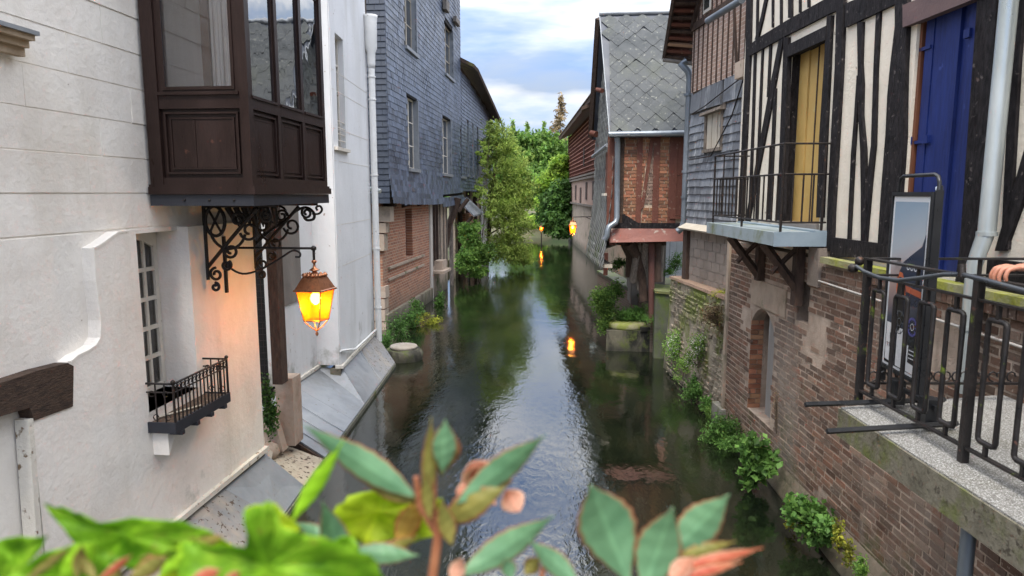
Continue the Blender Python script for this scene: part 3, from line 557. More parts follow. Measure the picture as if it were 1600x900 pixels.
# ================================================================== second white house
h2 = thing('white_rendered_house', 'cool white rendered house with small white window beside the slate building', 'house', (-5.5, 13, .5))
W2a = Wall((-4.87, 12.52), (-4.885, 9.0)); W2 = Wall((-4.70, 15.7), (-4.41, 12.5))
u3 = (Vector((-4.41, 12.5))-Vector((-4.70, 15.7))).length
MB().wbox(W2a, 0, 1.5, .7, 9.5, -.3, 0).build('wall_panel', white2, h2)
hw = rect(W2, 517, 45, 541, 222, 0); hw = (hw[0], hw[1], 4.86, hw[3])
mb = MB(); cells(mb, W2, 0, u3, .72, 9.5, -.35, 0, [(hw[0], hw[1], hw[2], hw[3])]); mb.build('wall', white2, h2)
MB().box(-5.2, -4.425, 12.47, 12.82, .72, 9.5).build('pilaster', white2, h2)
for zz in (5.9, 6.25, 5.2, 4.6, 3.4, 2.6): MB().wbox(W2, .1, u3-.03, zz, zz+.008, -.001, .004).build('render_joint', whitepaint, h2)
wf = MB(); a, c, e, g = hw; fw = .04
for (p, q, r, s_) in ((a, a+fw, e, g), (c-fw, c, e, g), (a+fw, c-fw, e, e+fw), (a+fw, c-fw, g-fw, g), ((a+c)/2-.02, (a+c)/2+.02, e+fw, g-fw), (a+fw, c-fw, e+(g-e)*.75, e+(g-e)*.75+.03)): wf.wbox(W2, p, q, r, s_, -.16, -.11)
wn = wf.build('window', whitepaint, h2); MB().wbox(W2, a+fw, c-fw, e+fw, g-fw, -.14, -.135).build('pane', darkglass, wn)
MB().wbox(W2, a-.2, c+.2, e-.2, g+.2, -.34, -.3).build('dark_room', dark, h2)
MB().wbox(W2, a-.06, c+.06, e-.06, e, -.1, .07).build('window_sill', whitepaint, h2)
for t in range(4): MB().tube([W2.pt(a, e+.15+t*.12, -.03), W2.pt(c, e+.15+t*.12, -.03)], .011, 5).build('guard_bar', whitepaint, h2)
for (W_, a, c) in ((W2a, -.02, 1.55), (W2, -.0, u3+.05)): MB().wbox(W_, a, c, .66, .72, -.1, .05).build('skirting', cream, h2); MB().wbox(W_, a, c, .2, .66, -.2, .0).build('plinth', concrete, h2)
MB().tube([W2.pt(u3+.02, 1.0, .0), W2.pt(u3-.3, .95, .06), W2.pt(u3-.9, .82, .07), W2.pt(.6, .8, .07), W2.pt(.1, .78, .06)], .025, 6).build('service_pipe', whitepipe, h2)
# white down pipe with hopper
mb = MB(); pp = W2.pt(.05, 0, .12)
mb.tube([(pp.x, pp.y, .5), (pp.x, pp.y, 7.0)], .075, 12)
for zz in (1.3, 2.7, 4.4, 6.1, 6.6): mb.tube([(pp.x, pp.y, zz), (pp.x, pp.y, zz+.03)], .09, 12)
pipe = mb.build('down_pipe', whitepipe, h2)
MB().lathe((pp.x, pp.y, 6.9), [(.08, -.1), (.09, 0), (.1, .25), (.14, .35), (.15, .9), (.16, 1.0), (.17, 1.05)], 12).build('hopper', whitepipe, pipe)
mb = MB(); pp2 = Vector((-5.0, 16.6, 0)); mb.tube([(pp2.x, pp2.y, .6), (pp2.x, pp2.y, 3.9), (pp2.x+.12, pp2.y, 4.05)], .045, 10); mb.build('down_pipe', zincpipe, h2)
MB().tube([(-4.95, 15.95, 4.15), (-4.5, 15.9, 4.05)], .05, 8).build('spout', galv, h2)
# brown timber ends between the white house and the slates
for zz, hh_, oo in ((6.3, .8, 0), (7.3, 2, .06), (4.2, 2.0, .03), (2.2, 1.9, -.1)):
    MB().box(-5.5, -4.98+oo, 16.3, 16.55, zz, zz+hh_).build('timber_end', browntimber if zz != 7.3 else oldbeam, h2)
# ---- zinc covered slopes at the foot of the walls
q = thing('river_ledge', 'sloping zinc ledge at the foot of the second white house wall', 'ledge', (-4.3, 12, 0), 'sloping ledges along the white walls')
e = [onz(508, 714, .1), onz(563, 640, .1), onz(617, 566, .1)]
tops = [Vector((-4.89, e[0].y+.35, .66)), Vector((-4.89, 12.5, .66)), Vector((-4.43, 12.6, .64)), Vector((-4.70, 15.8, .66))]
def sheet(poly, name, m, parent, th=.03):
    n = len(poly); vs = [Vector(p) for p in poly]+[Vector(p)-Vector((0, 0, th)) for p in poly]
    return MB().add(vs, [tuple(range(n)), tuple(range(2*n-1, n-1, -1))]+[(i, i+n, (i+1) % n+n, (i+1) % n) for i in range(n)][:]).build(name, m, parent)
sheet([e[0], e[1]*.75+e[0]*.25, tops[1]*.55+tops[0]*.45, tops[0]][::-1], 'zinc_sheet', zinc, q)
sheet([e[1]*.752+e[0]*.248, e[1]*.9+e[2]*.1, tops[2], tops[1], tops[1]*.552+tops[0]*.448][::-1], 'zinc_sheet', zinc, q)
sheet([e[1]*.898+e[2]*.102, e[2]*.5+e[1]*.5, tops[3]*.5+tops[2]*.5, tops[2]+Vector((.002, .01, 0))][::-1], 'zinc_sheet', zinc, q)
for f_ in (.12, .3, .48, .8):
    A_ = e[0].lerp(e[1], f_) if f_ < .7 else e[1].lerp(e[2], .55); B_ = tops[0].lerp(tops[1], f_*.75) if f_ < .7 else tops[2].lerp(tops[3], .45)
    MB().tube([A_+Vector((0, 0, .008)), B_+Vector((0, 0, .008))], .007, 5).build('seam', zinc, q)
sheet([e[2]*.502+e[1]*.498, e[2], tops[3], tops[3]*.502+tops[2]*.498][::-1], 'zinc_sheet', zincdirt, q)
mb = MB()
pts = [(e[0]+Vector((.02, -.1, 0))), e[1]+Vector((.02, 0, 0)), e[2]+Vector((.02, 0, 0))]
for i in range(2): mb.hexa([pts[i]+Vector((-.12, 0, -.6)), pts[i]+Vector((.0, 0, -.6)), pts[i+1]+Vector((0, 0, -.6)), pts[i+1]+Vector((-.12, 0, -.6)), pts[i]+Vector((-.12, 0, -.03)), pts[i]+Vector((0, 0, -.03)), pts[i+1]+Vector((0, 0, -.03)), pts[i+1]+Vector((-.12, 0, -.03))])
mb.build('kerb', kerbm, q)
mb = MB(); f0 = e[0]; t0_ = tops[0]; D_ = Vector((0, -.05, 0)); Zz = lambda p, z: Vector((p.x, p.y, z)); mb.hexa([Zz(f0, -.2)+D_, Zz(f0, -.2)+D_*.1, Zz(t0_, -.2)+D_*.1, Zz(t0_, -.2)+D_, Zz(f0, .07)+D_, Zz(f0, .07)+D_*.1, Zz(t0_, .62)+D_*.1, Zz(t0_, .62)+D_]); mb.build('end_board', browntimber, q)
q = thing('river_ledge', 'gritty mortar ledge with loose debris between the two zinc slopes', 'ledge', (-4, 8.8, 0), 'sloping ledges along the white walls')
g0, g1 = onz(476, 758, .1), e[0]+Vector((0, -.08, 0))
sheet([g0, g1, (-4.9, e[0].y+.25, .36), (-4.1, 8.35, .36)][::-1], 'mortar_bed', sand, q, .3)
MB().hexa([(g0.x-.12, g0.y, -.5), (g0.x, g0.y, -.5), (g1.x, g1.y, -.5), (g1.x-.12, g1.y, -.5), (g0.x-.12, g0.y, .1), (g0.x+.02, g0.y, .1), (g1.x+.02, g1.y, .1), (g1.x-.12, g1.y, .1)]).build('kerb', kerbm, q)
MB().tube([(-4.05, 8.45, .4), (-4.35, 9.3, .47)], .045, 4).build('timber_batten', paleboard, q)
q = thing('river_ledge', 'dirty zinc sloping ledge below the nearest white wall', 'ledge', (-3.8, 6.5, 0), 'sloping ledges along the white walls')
g2 = onz(437, 812, .1); g3 = g2+(g2-g0).normalized()*4.5
sheet([g2, g0+Vector((0, -.02, 0)), (-4.0, 8.28, .62), (-4.0, 7.2, .62)][::-1], 'zinc_sheet', zinc, q)
sheet([g3, g2+Vector((0, -.003, 0)), (-4.0, 7.197, .62), (-4.03, 2.6, .62)][::-1], 'zinc_sheet', zincdirt, q)
MB().hexa([(g3.x-.12, g3.y, -.5), (g3.x, g3.y, -.5), (g0.x, g0.y, -.5), (g0.x-.12, g0.y, -.5), (g3.x-.12, g3.y, .07), (g3.x+.02, g3.y, .07), (g0.x+.02, g0.y-.02, .07), (g0.x-.12, g0.y-.02, .07)]).build('kerb', kerbm, q)

# ================================================================== slate-hung house on the left
h3 = thing('slate_hung_house', 'tall blue slate hung house overhanging the river on a brick base', 'house', (-6, 22, 0))
W3 = Wall((-5.1, 31.6), (-5.1, 18.9)); LU = 12.7       # u=0 far, u=12.7 near
Wn = Wall((-5.1, 18.9), (-6.3, 18.9))                   # end face towards the camera: d=-x -> n=(0,-1)
def l3win(x0, y0, x1, y1): return rect(W3, x0, y0, x1, y1)
wins = [l3win(637, 147, 655, 265), l3win(691, 178, 706, 271), l3win(720, 197, 727.5, 275), l3win(632, -30, 652, 82), l3win(695, 25, 709, 113)]
wins = [(a, c, (4.78 if k < 3 else 8.35 if k == 3 else 9.25), (7.0 if k < 3 else 11.0 if k == 3 else 11.9)) for k, (a, c, e, g) in enumerate(wins)]
wins[3] = (wins[3][0], wins[3][1], 8.45, 10.9); wins[4] = (wins[4][0], wins[4][1], 8.75, 10.75)
wins = wins[:3]+[wins[3], wins[4]]
ZB = 3.72
mb = MB(); cells(mb, W3, 0, LU-.06, ZB+.15, 13.6, -.4, -.031, wins); mb.build('wall', dark, h3)
MB().wbox(Wn, 0.03, 1.2, ZB, 13.6, -.35, -.03).build('end_wall', browntimber, h3)
def slate_mesh(w, h, th=.012, m=slate, tilt=.022):
    mb = MB(); mb.hexa([(-w/2, .0, 0), (w/2, .0, 0), (w/2, tilt+th, 0), (-w/2, tilt+th, 0), (-w/2, 0, h), (w/2, 0, h), (w/2, th*.3, h), (-w/2, th*.3, h)]); return mb.mesh('slate', m)
sl_me = [slate_mesh(.284+.001*k, .2, .01, m=slate, tilt=.008) for k in range(3)]
pcs = []
for (a, c, z0, z1) in courses(0, LU, ZB, 13.5, .158, .285, .009):
    uc, zc_ = (a+c)/2, z0
    if any(h_[0]-.02 < uc < h_[1]+.02 and h_[2]-.1 < zc_ < h_[3] for h_ in wins): continue
    # flared hem that droops a little beyond half way
    fl = .13*max(0, (5.0-zc_)/1.3)**2
    pcs.append((uc, zc_+(-.0), c-a, fl))
pcs.sort(key=lambda t: -t[0]+abs(t[1]-6)*.35)
st = MB()
for i, (uc, z_, wd, fl) in enumerate(pcs):
    dr = -.12*math.sin(max(0, (LU-uc))/LU*3.1)*max(0, 1-(z_-ZB)/4) + (-.14 if uc < 5.2 and z_ < 3.9 else 0)
    mt = W3.mat(uc, z_+dr+.02*mnoise.noise(Vector((uc*.5, z_*.5, 2))), -.028+fl+.012*mnoise.noise(Vector((uc*.7, z_*.7, 5))))
    if wd > .27 and i < 300: inst(sl_me[i % 3], 'slate', h3, mt @ Matrix.Translation((0, random.uniform(-.002, .005), -.03*(random.random() < .03))) @ Matrix.Rotation(random.gauss(0, .012), 4, 'Y'))
    else:
        h_ = .2; w_ = wd-.001; j = random.uniform(-.003, .003)
        st.hexa([mt @ Vector(v) for v in [(-w_/2, 0, j), (w_/2, 0, -j), (w_/2, .018, -j), (-w_/2, .018, j), (-w_/2, 0, h_), (w_/2, 0, h_), (w_/2, .004, h_), (-w_/2, .004, h_)]])
st.build('slates', slate, h3, kind='stuff')
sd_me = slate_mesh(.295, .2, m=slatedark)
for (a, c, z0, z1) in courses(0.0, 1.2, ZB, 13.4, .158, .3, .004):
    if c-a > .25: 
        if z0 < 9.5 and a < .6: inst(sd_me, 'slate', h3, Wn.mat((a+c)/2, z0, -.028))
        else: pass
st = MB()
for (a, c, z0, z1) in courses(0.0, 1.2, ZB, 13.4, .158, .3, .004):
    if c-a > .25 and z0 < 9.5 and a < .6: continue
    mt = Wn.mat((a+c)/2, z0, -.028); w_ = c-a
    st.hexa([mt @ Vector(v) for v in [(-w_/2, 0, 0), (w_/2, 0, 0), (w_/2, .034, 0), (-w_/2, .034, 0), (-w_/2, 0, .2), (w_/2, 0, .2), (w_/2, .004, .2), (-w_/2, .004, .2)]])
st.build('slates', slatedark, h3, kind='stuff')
def l3window(W, h_, parent, fm=whitepaint, dep=.16, rows=3):
    a, c, e, g = h_; fw = .05; mb = MB()
    for (p, q, r, s_) in ((a, a+fw, e, g), (c-fw, c, e, g), (a+fw, c-fw, e, e+fw), (a+fw, c-fw, g-fw, g), ((a+c)/2-.03, (a+c)/2+.03, e+fw, g-fw)): mb.wbox(W, p, q, r, s_, -dep-.05, -dep)
    for j in range(1, rows): zz = e+(g-e)*j/rows; mb.wbox(W, a+fw, (a+c)/2-.03, zz-.015, zz+.015, -dep-.04, -dep-.01); mb.wbox(W, (a+c)/2+.03, c-fw, zz-.015, zz+.015, -dep-.04, -dep-.01)
    o = mb.build('window', fm, parent); MB().wbox(W, a+fw, c-fw, e+fw, g-fw, -dep-.03, -dep-.025).build('pane', darkglass, o)
    MB().wbox(W, a-.05, c+.05, e-.1, e, -dep, .06).build('window_sill', zinc, parent)
    MB().wbox(W, a-.0, a+.05, e, g, -dep, .012).build('window_lining', zinc, parent)
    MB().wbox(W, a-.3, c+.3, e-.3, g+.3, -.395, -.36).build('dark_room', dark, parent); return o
for k, h_ in enumerate(wins): l3window(W3, h_, h3, paleboard if k in (2, 3, 4) else whitepaint)
for (x0, y0, x1, y1) in ((691, -2, 697, 22), (707, 25, 714, 43)):
    r_ = rect(W3, x0, y0, x1, y1, .0); MB().wbox(W3, r_[0]+.1, r_[1]-.0, r_[2], r_[3], .02, .16).build('vent_box', greyboard, h3)
mb = MB(); mb.hexa([(-6.5, 18.5, 13.6), (-4.6, 18.5, 13.25), (-4.6, 32.0, 13.25), (-6.5, 32.0, 13.6), (-6.5, 18.5, 15), (-4.6, 18.5, 13.4), (-4.6, 32.0, 13.4), (-6.5, 32.0, 15)]); mb.build('roof', tile, h3)
# brick base
WB3 = Wall((-5.28, 28.5), (-5.50, 19.4)); BU = 9.1
bm3 = Mbrick('orange_base_brick', WB3, (.36, .15, .08), (.22, .09, .055), (.44, .34, .25), .24, .09, (.33, .24, .17), damp=True)
sl_ = rect(WB3, 633, 335, 645, 400)
mb = MB(); cells(mb, WB3, 3.2, BU, -.5, ZB+.2, -.5, 0, [(sl_[0], sl_[1], 1.9, 3.5)]); mb.build('brick_base', bm3, h3)
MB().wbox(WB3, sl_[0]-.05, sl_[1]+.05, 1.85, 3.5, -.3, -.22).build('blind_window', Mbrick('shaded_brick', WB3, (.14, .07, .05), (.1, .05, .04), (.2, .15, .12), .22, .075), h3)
for zz, o in ((1.75, .07), (1.4, .05)): MB().wbox(WB3, 4.2, BU-.5, zz, zz+.07, 0, o).build('brick_string_course', render_old, h3)
MB().wbox(WB3, 3.2, BU, -.5, .45, -.02, .12).build('stone_footing', rubble, h3)
for zz, hh_ in ((-.5, .75), (.27, .35), (.64, .3), (.96, .36)): MB().wbox(WB3, BU-.35, BU+.03, zz, zz+hh_-.02, -.4, .06+random.uniform(-.02, .02)).build('quoin_stone', stone, h3)
for zz, hh_, o in ((2.35, .5, .1), (2.87, .3, .16), (3.19, .45, .3)): MB().wbox(WB3, BU-.25, BU+.12, zz, zz+hh_-.02, -.3, o).build('corbel_stone', greystone if 0 else render_old, h3)
MB().wbox(WB3, 2.85, 3.2, -.5, ZB, -.4, .06).build('render_pier', M('whitewashed_pier', [(.4, .36, .31), (.52, .48, .43)], .95, 3, bump=.8), h3)
MB().wbox(WB3, 0, 2.85, -.5, 1.2, -.5, .02).build('render_base', render_old, h3)
MB().wbox(WB3, 0, 1.7, 1.2, ZB, -.5, 0).build('render_wall', render_old, h3)
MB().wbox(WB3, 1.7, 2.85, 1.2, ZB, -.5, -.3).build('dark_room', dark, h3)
for uu in (0.02, .6, 1.3, 1.72, 2.2, 2.7): MB().wbox(WB3, uu, uu+.13, 1.2, ZB, -.2, .04).build('stud', browntimber if uu > 1.6 else greytimber, h3)
MB().wbox(WB3, 1.9, 2.8, 1.2, 1.9, -.28, -.2).build('panel', greyboard, h3)
MB().wbox(WB3, 1.6, 2.9, .95, 1.05, 0, .5).build('stone_shelf', stone, h3)
MB().wbox(WB3, 1.75, 2.5, 1.05, 1.4, 0.02, .35).build('stone_trough', stone, h3)
mb = MB(); 
for Yp in (19.6, 21.6, 23.6, 25.6, 28.7): mb.hexa([(-5.6, Yp, 3.5), (-5.15, Yp, 3.62), (-5.15, Yp+.2, 3.62), (-5.6, Yp+.2, 3.5), (-5.6, Yp, ZB+.1), (-5.12, Yp, ZB+.1), (-5.12, Yp+.2, ZB+.1), (-5.6, Yp+.2, ZB+.1)])
mb.build('joist_ends', oldbeam, h3)
MB().tube([(-5.4, 28.9, 1.7), (-5.3, 29.0, 2.6), (-5.02, 29.1, 3.3), (-4.9, 29.1, 3.8)], [.13, .14, .15, .17], 8).build('curved_brace', oldbeam, h3)
MB().tube([(-5.25, 29.4, 0), (-5.25, 29.4, 3.8)], .09, 8).build('post', greytimber, h3)
MB().tube([(-5.0, 29.9, 3.2), (-4.6, 30.1, 3.75)], .09, 8).build('curved_brace', oldbeam, h3)

# ---- lower slate wing beyond
h4 = thing('slate_hung_wing', 'lower slate hung wing with sagging dark eaves beyond the tall slate house', 'house', (-6, 36, 0))
W4 = Wall((-5.05, 43.5), (-5.1, 31.6)); 
w4 = [rect(W4, x0, 205, x1, 275) for x0, x1 in ((730.5, 733), (738, 740.5), (745.5, 748))]; w4 = [(a, c, 4.9, 7.4) for a, c, _, _ in w4]
mb = MB(); cells(mb, W4, 0, 11.9, 4.1, 8.5, -.4, -.03, w4); mb.wprism(W4, [(0, 8.5), (11.9, 8.5), (11.9, 9.7), (6, 9.3), (0, 8.7)], -.4, -.03); mb.build('wall', browntimber, h4)
st = MB()
for (a, c, z0, z1) in courses(0, 11.9, 4.1, 9.6, .158, .3, .004):
    uc = (a+c)/2
    if any(h_[0]-.02 < uc < h_[1]+.02 and h_[2]-.1 < z0 < h_[3] for h_ in w4) or z0+.2 > 8.75+uc*.08: continue
    mt = W4.mat(uc, z0, -.028); w_ = c-a
    st.hexa([mt @ Vector(v) for v in [(-w_/2, 0, 0), (w_/2, 0, 0), (w_/2, .034, 0), (-w_/2, .034, 0), (-w_/2, 0, .2), (w_/2, 0, .2), (w_/2, .004, .2), (-w_/2, .004, .2)]])
st.build('slates', slate, h4, kind='stuff')
for h_ in w4: l3window(W4, h_, h4, paleboard, .12, 2)
mb = MB(); prof = [(11.9, 9.75), (10.5, 9.78), (7.5, 9.4), (4, 8.95), (0, 8.4)]
for (a, za), (c, zb) in zip(prof[:-1], prof[1:]):
    mb.hexa([W4.pt(a, za-.1, .55), W4.pt(c, zb-.1, .55), W4.pt(c, zb+.4, -.6), W4.pt(a, za+.4, -.6), W4.pt(a, za+.02, .6), W4.pt(c, zb+.02, .6), W4.pt(c, zb+2.0, -3.4), W4.pt(a, za+2.0, -3.4)])
mb.build('roof', tile, h4)
MB().wbox(W4, 0, 11.9, -.5, 4.1, -.6, -.35).build('lower_wall', render_old, h4)
for uu in (1, 3.5, 6, 8.5, 11): MB().wbox(W4, uu, uu+.2, -.5, 4.1, -.34, -.15).build('post', browntimber, h4)
mb = MB(); mb.hexa([(-5.3, 30.8, 3.75), (-4.45, 30.8, 2.95), (-4.45, 34.4, 2.95), (-5.3, 34.4, 3.75), (-5.3, 30.8, 3.82), (-4.45, 30.8, 3.02), (-4.45, 34.4, 3.02), (-5.3, 34.4, 3.82)]); mb.build('lean_to_roof', slateold, h4)
MB().tube([(-5.1, 31, 2.3), (-4.55, 31.1, 2.95)], .08, 6).build('lean_to_brace', oldbeam, h4)
MB().box(-5.5, -5.2, 33, 36, -.3, 3.0).build('brick_pier', bm3, h4)
MB().box(-4.9, -4.6, 36.5, 37.2, -.4, 4.2).build('white_pier', white2, h4)

# round capped stone on the left
def roundcap(label, cx, cy, rx, z1, bx):
    t = thing('stone_mooring_block', label, 'stone block', (cx, cy, 0), 'round capped stone blocks in the river')
    mb = MB(); mb.lathe((cx, cy, 0), [(rx*1.15, -.5), (rx*1.12, z1*.1), (rx*1.14, z1*.55), (rx*1.05, z1*.9), (rx*.85, z1)], 16); mb.v = [(x+random.uniform(-.035, .035), y+random.uniform(-.035, .035), z+random.uniform(-.015, .015)) for x, y, z in mb.v]
    mb.build('block', mooring, t); MB().lathe((cx, cy, z1), [(rx*.83, 0.003), (rx*.84, .05), (rx*.8, .07)], 24).build('cap', M('stone_cap_'+str(int(cy)), [(.24, .2, .16), (.36, .32, .27)], .9, 4, bump=.8, moss=((.2, .22, .05), .62 if bx else .4, .74 if bx else .52, 2)), t); return t
roundcap('small round stone block with flat brown cap by the left bank', -4.05, 15.95, .4, .27, 1)
q = thing('stone_mooring_block', 'square dark stone block with round mossy cap on the right bank', 'stone block', (1.6, 17.6, 0), 'round capped stone blocks in the river')
MB().hexa([(.88, 17.25, -.6), (2.35, 17.2, -.6), (2.4, 18.2, -.6), (.95, 18.3, -.6), (.9, 17.28, .52), (2.35, 17.25, .55), (2.4, 18.2, .55), (.95, 18.3, .52)]).build('block', mooring, q)
MB().hexa([(1.75, 17.22, .53), (2.37, 17.21, .55), (2.4, 18.2, .55), (1.75, 18.2, .55), (1.75, 17.22, .63), (2.37, 17.22, .63), (2.4, 18.2, .63), (1.75, 18.2, .63)]).build('slab', mooring, q)
MB().lathe((1.45, 17.75, .53), [(.5, 0), (.52, .04), (.52, .13), (.47, .17)], 28, 1, .9).build('cap', M('mossy_round_cap', [(.22, .2, .13), (.3, .28, .18)], .9, 5, bump=.7, moss=((.24, .27, .06), .38, .52, 3)), q)

# ================================================================== RIGHT: half-timbered house
W1 = Wall((3.76, 0), (2.72, 11.64)); U1 = 11.69
h1 = thing('half_timbered_house', 'cream half timbered house on a brown brick river wall with yellow and blue doors', 'house', (4, 8, 0))
def P1(pts, o=0): return [W1.px(x, y, o) for x, y in pts]
yd = (W1.px(1289, 200)[0], W1.px(1229, 200)[0], 3.56, W1.px(1270, 68)[1])
bd = (W1.px(1533, 150)[0], W1.px(1425, 150)[0], 3.3, W1.px(1480, 16)[1])
mb = MB(); cells(mb, W1, 0, U1, 3.25, 9, -.3, 0, [yd, bd]); mb.build('infill_wall', creampl, h1)
MB().wbox(W1, 0, U1+.02, 3.25, 9, -4.5, -4.2).build('back_wall', creampl, h1)
MB().wbox(W1, U1-.25, U1, 3.25, 9, -4.2, -.3).build('end_wall', browntimber, h1)
def TV(pairs, o1=.022, m=timber, name='timber', o0=-.02):   # near-vertical timber from (xl,xr,y) rows
    L_ = [(a, y) for a, b_, y in pairs]; R_ = [(b_, y) for a, b_, y in pairs][::-1]
    lp = P1(L_); rp = P1([(b_, y) for a, b_, y in pairs]); mb = MB()
    for i in range(len(lp)-1):
        p = [lp[i], rp[i], rp[i+1], lp[i+1]]; mb.wprism(W1, p, o0, o1)
    return mb.build(name, m, h1)
def TP(poly, o1=.03, m=timber, name='timber', o0=-.02): return MB().wprism(W1, P1(poly), o0, o1).build(name, m, h1)
TV([(1170, 1178, -60), (1168, 1175, 90), (1163, 1170, 200), (1156, 1163, 352)], .035)
TP([(1173, 72), (1187, 60), (1235, 31), (1291, 0), (1313, -14), (1313, 16), (1293, 25), (1224, 60), (1173, 88)], .038)
TP([(1325, 6), (1412, -32), (1412, 2), (1373, 21), (1325, 43)], .036)
TV([(1314, 1326, -60), (1313, 1324, 0), (1310, 1320, 107), (1304, 1314, 213), (1298, 1307, 333), (1297, 1305, 392)], .045)
TV([(1229, 1236, 58), (1224, 1232, 187), (1218, 1226, 345)], .04)
TV([(1297, 1304, 24), (1292, 1300, 107), (1285, 1295, 213), (1280, 1289, 340)], .04)
TP([(1234, 71), (1297, 40), (1296, 62), (1235, 89)], .048)
for s_ in ([(1180, 1183, 84), (1177, 1180, 187), (1171, 1174, 345)], [(1192, 1194.5, 76), (1186, 1189, 213), (1182, 1185, 345)], [(1204, 1207.5, 68), (1200, 1203, 152)],
           [(1211, 1215, 138), (1208, 1212, 213), (1201, 1206, 343)], [(1185, 1188, -60), (1183, 1185.5, 60)], [(1208, 1211, -60), (1208, 1210, 43)],
           [(1221, 1224, -60), (1221, 1223.5, 38)], [(1234, 1240, -60), (1234, 1240, 28)], [(1250, 1253, -60), (1250.5, 1253, 20)], [(1263, 1267, -60), (1264, 1267, 12)],
           [(1342, 1346, 118), (1338, 1342, 180), (1333, 1338, 240), (1327, 1331, 374)], [(1372, 1379, 18), (1368, 1374, 107), (1364, 1371, 227), (1357, 1365, 285), (1350, 1357, 378)]): TV(s_, .02+random.uniform(0, .006))
TV([(1221, 1227, 58), (1203, 1211, 150), (1189, 1196, 227), (1166, 1172, 350)], .03); TV([(1199, 1203, -10), (1191, 1195, 28), (1182, 1187, 62)], .03)
TV([(1343, 1352, 34), (1344, 1350, 98), (1344, 1352, 133), (1345, 1351, 180), (1348, 1356, 235), (1349, 1357, 300), (1349, 1357, 378)], .029)
TV([(1405, 1424, -50), (1405, 1424, 40), (1397, 1421, 107), (1393, 1420, 150), (1390, 1419, 213), (1383, 1413, 300), (1377, 1406, 395)], .044)
TV([(1535, 1567, -60), (1535, 1566, 0), (1522, 1553, 178), (1507, 1535, 391), (1500, 1526, 440)], .042)
TV([(1596, 1612, -60), (1584, 1598, 90), (1573, 1586, 300), (1569, 1580, 390)], .026)
TP([(1612, 215), (1640, 215), (1575, 392), (1560, 392)], .03)
TP([(1307, 371), (1376, 380), (1410, 382), (1410, 408), (1372, 403), (1303, 402)], .05)
TV([(1640, 1680, -60), (1620, 1650, 400)], .04)
TP([(1420, 8), (1500, -24), (1560, -50), (1560, -12), (1420, 43)], .06, M('mauve_brown_lintel', [(.09, .055, .055), (.14, .09, .085)], .7, 4, (1, 1, 1), bump=.4))
MB().wbox(W1, 0, W1.px(1562, 300)[0], 3.28, 3.5, -.02, .046).build('timber', timber, h1)
MB().wbox(W1, 8.5, U1, 3.3, 3.5, -.02, .03).build('timber', timber, h1)
# yellow door
mb = MB(); mb.wbox(W1, yd[1]-.003, yd[1]+.04, yd[2], yd[3]+.03, -.2, -.03); mb.wbox(W1, yd[0]-.04, yd[0]+.003, yd[2], yd[3]+.03, -.35, -.03); mb.wbox(W1, yd[0], yd[1], yd[3]-.002, yd[3]+.05, -.35, -.03); mb.build('door_reveal', timber, h1)
do = MB(); do.wbox(W1, yd[0]-.02, yd[1]+.03, yd[2]-.05, yd[3]+.03, -.2, -.17); door = do.build('yellow_door', ochre, h1, label='peeling yellow door')
um = (yd[0]+yd[1])/2
for k in range(4): a = yd[0]+(yd[1]-yd[0])*k/4; MB().wbox(W1, a+.006, a+(yd[1]-yd[0])/4-.006, yd[2], yd[3], -.17, -.135-(.02 if k == 2 else 0)).build('door_board', ochre, door)
MB().wbox(W1, um-.012, um+.012, yd[2], yd[3], -.17, -.125).build('door_gap_strip', oldbeam, door)
MB().wbox(W1, yd[0], yd[1], 3.5, 3.62, -.3, .04).build('door_sill', greyboard, h1)
# blue double door
MB().wbox(W1, bd[1]-.04, bd[1]+.003, bd[2], bd[3]+.03, -.32, -.03).build('door_reveal', redoak, h1); MB().wbox(W1, bd[0]-.003, bd[0]+.04, bd[2], bd[3]+.03, -.3, -.03).build('door_reveal', timber, h1)
do = MB(); do.wbox(W1, bd[0]-.05, bd[1]+.05, bd[2]-.1, bd[3]+.1, -.10, -.08); door = do.build('blue_door', bluepaint, h1, label='tall cobalt blue boarded door')
uu = [bd[0]+(bd[1]-bd[0])*t for t in (0, .3, .42, .62, .8, .93)]
for k in range(5): MB().wbox(W1, uu[k]+.003, uu[k+1]-.003, bd[2], bd[3], -.08, -.045-(.02 if k == 1 else .0)-(.008 if k % 2 else 0)).build('door_board', bluepaint, door)
MB().wbox(W1, uu[5]-.05, uu[5]+.0, bd[2], bd[3], -.12, -.081).build('door_frame', redoak, h1)
for x_, y_ in ((1444, 80), (1437, 220), (1462, 218), (1529, 52)):
    c_ = W1.px(x_, y_, -.12); MB().wbox(W1, c_[0]-.035, c_[0]+.04, c_[1]-.035, c_[1]+.035, -.07, -.02).build('hinge', bluepaint, door)
for x_, y_, w_, h_ in ((1440, 78, .16, .03), (1437, 222, .16, .03)):
    c_ = W1.px(x_+12, y_, -.12); MB().wbox(W1, c_[0]-w_, c_[0]+.08, c_[1]-h_/2, c_[1]+h_/2, -.06, -.03).build('strap_hinge', bluepaint, door)
c_ = W1.px(1478, 296, -.1); MB().lathe(W1.pt(c_[0], c_[1], -.03), [(.004, -.03), (.02, -.02), (.022, .02), (.004, .03)], 10).build('door_knob', M('white_scuff', [(.4, .45, .55), (.5, .55, .62)], .6), door); MB().wbox(W1, c_[0]-.01, c_[0]+.03, c_[1]-.22, c_[1]-.12, -.06, -.035).build('lock_plate', iron, door)
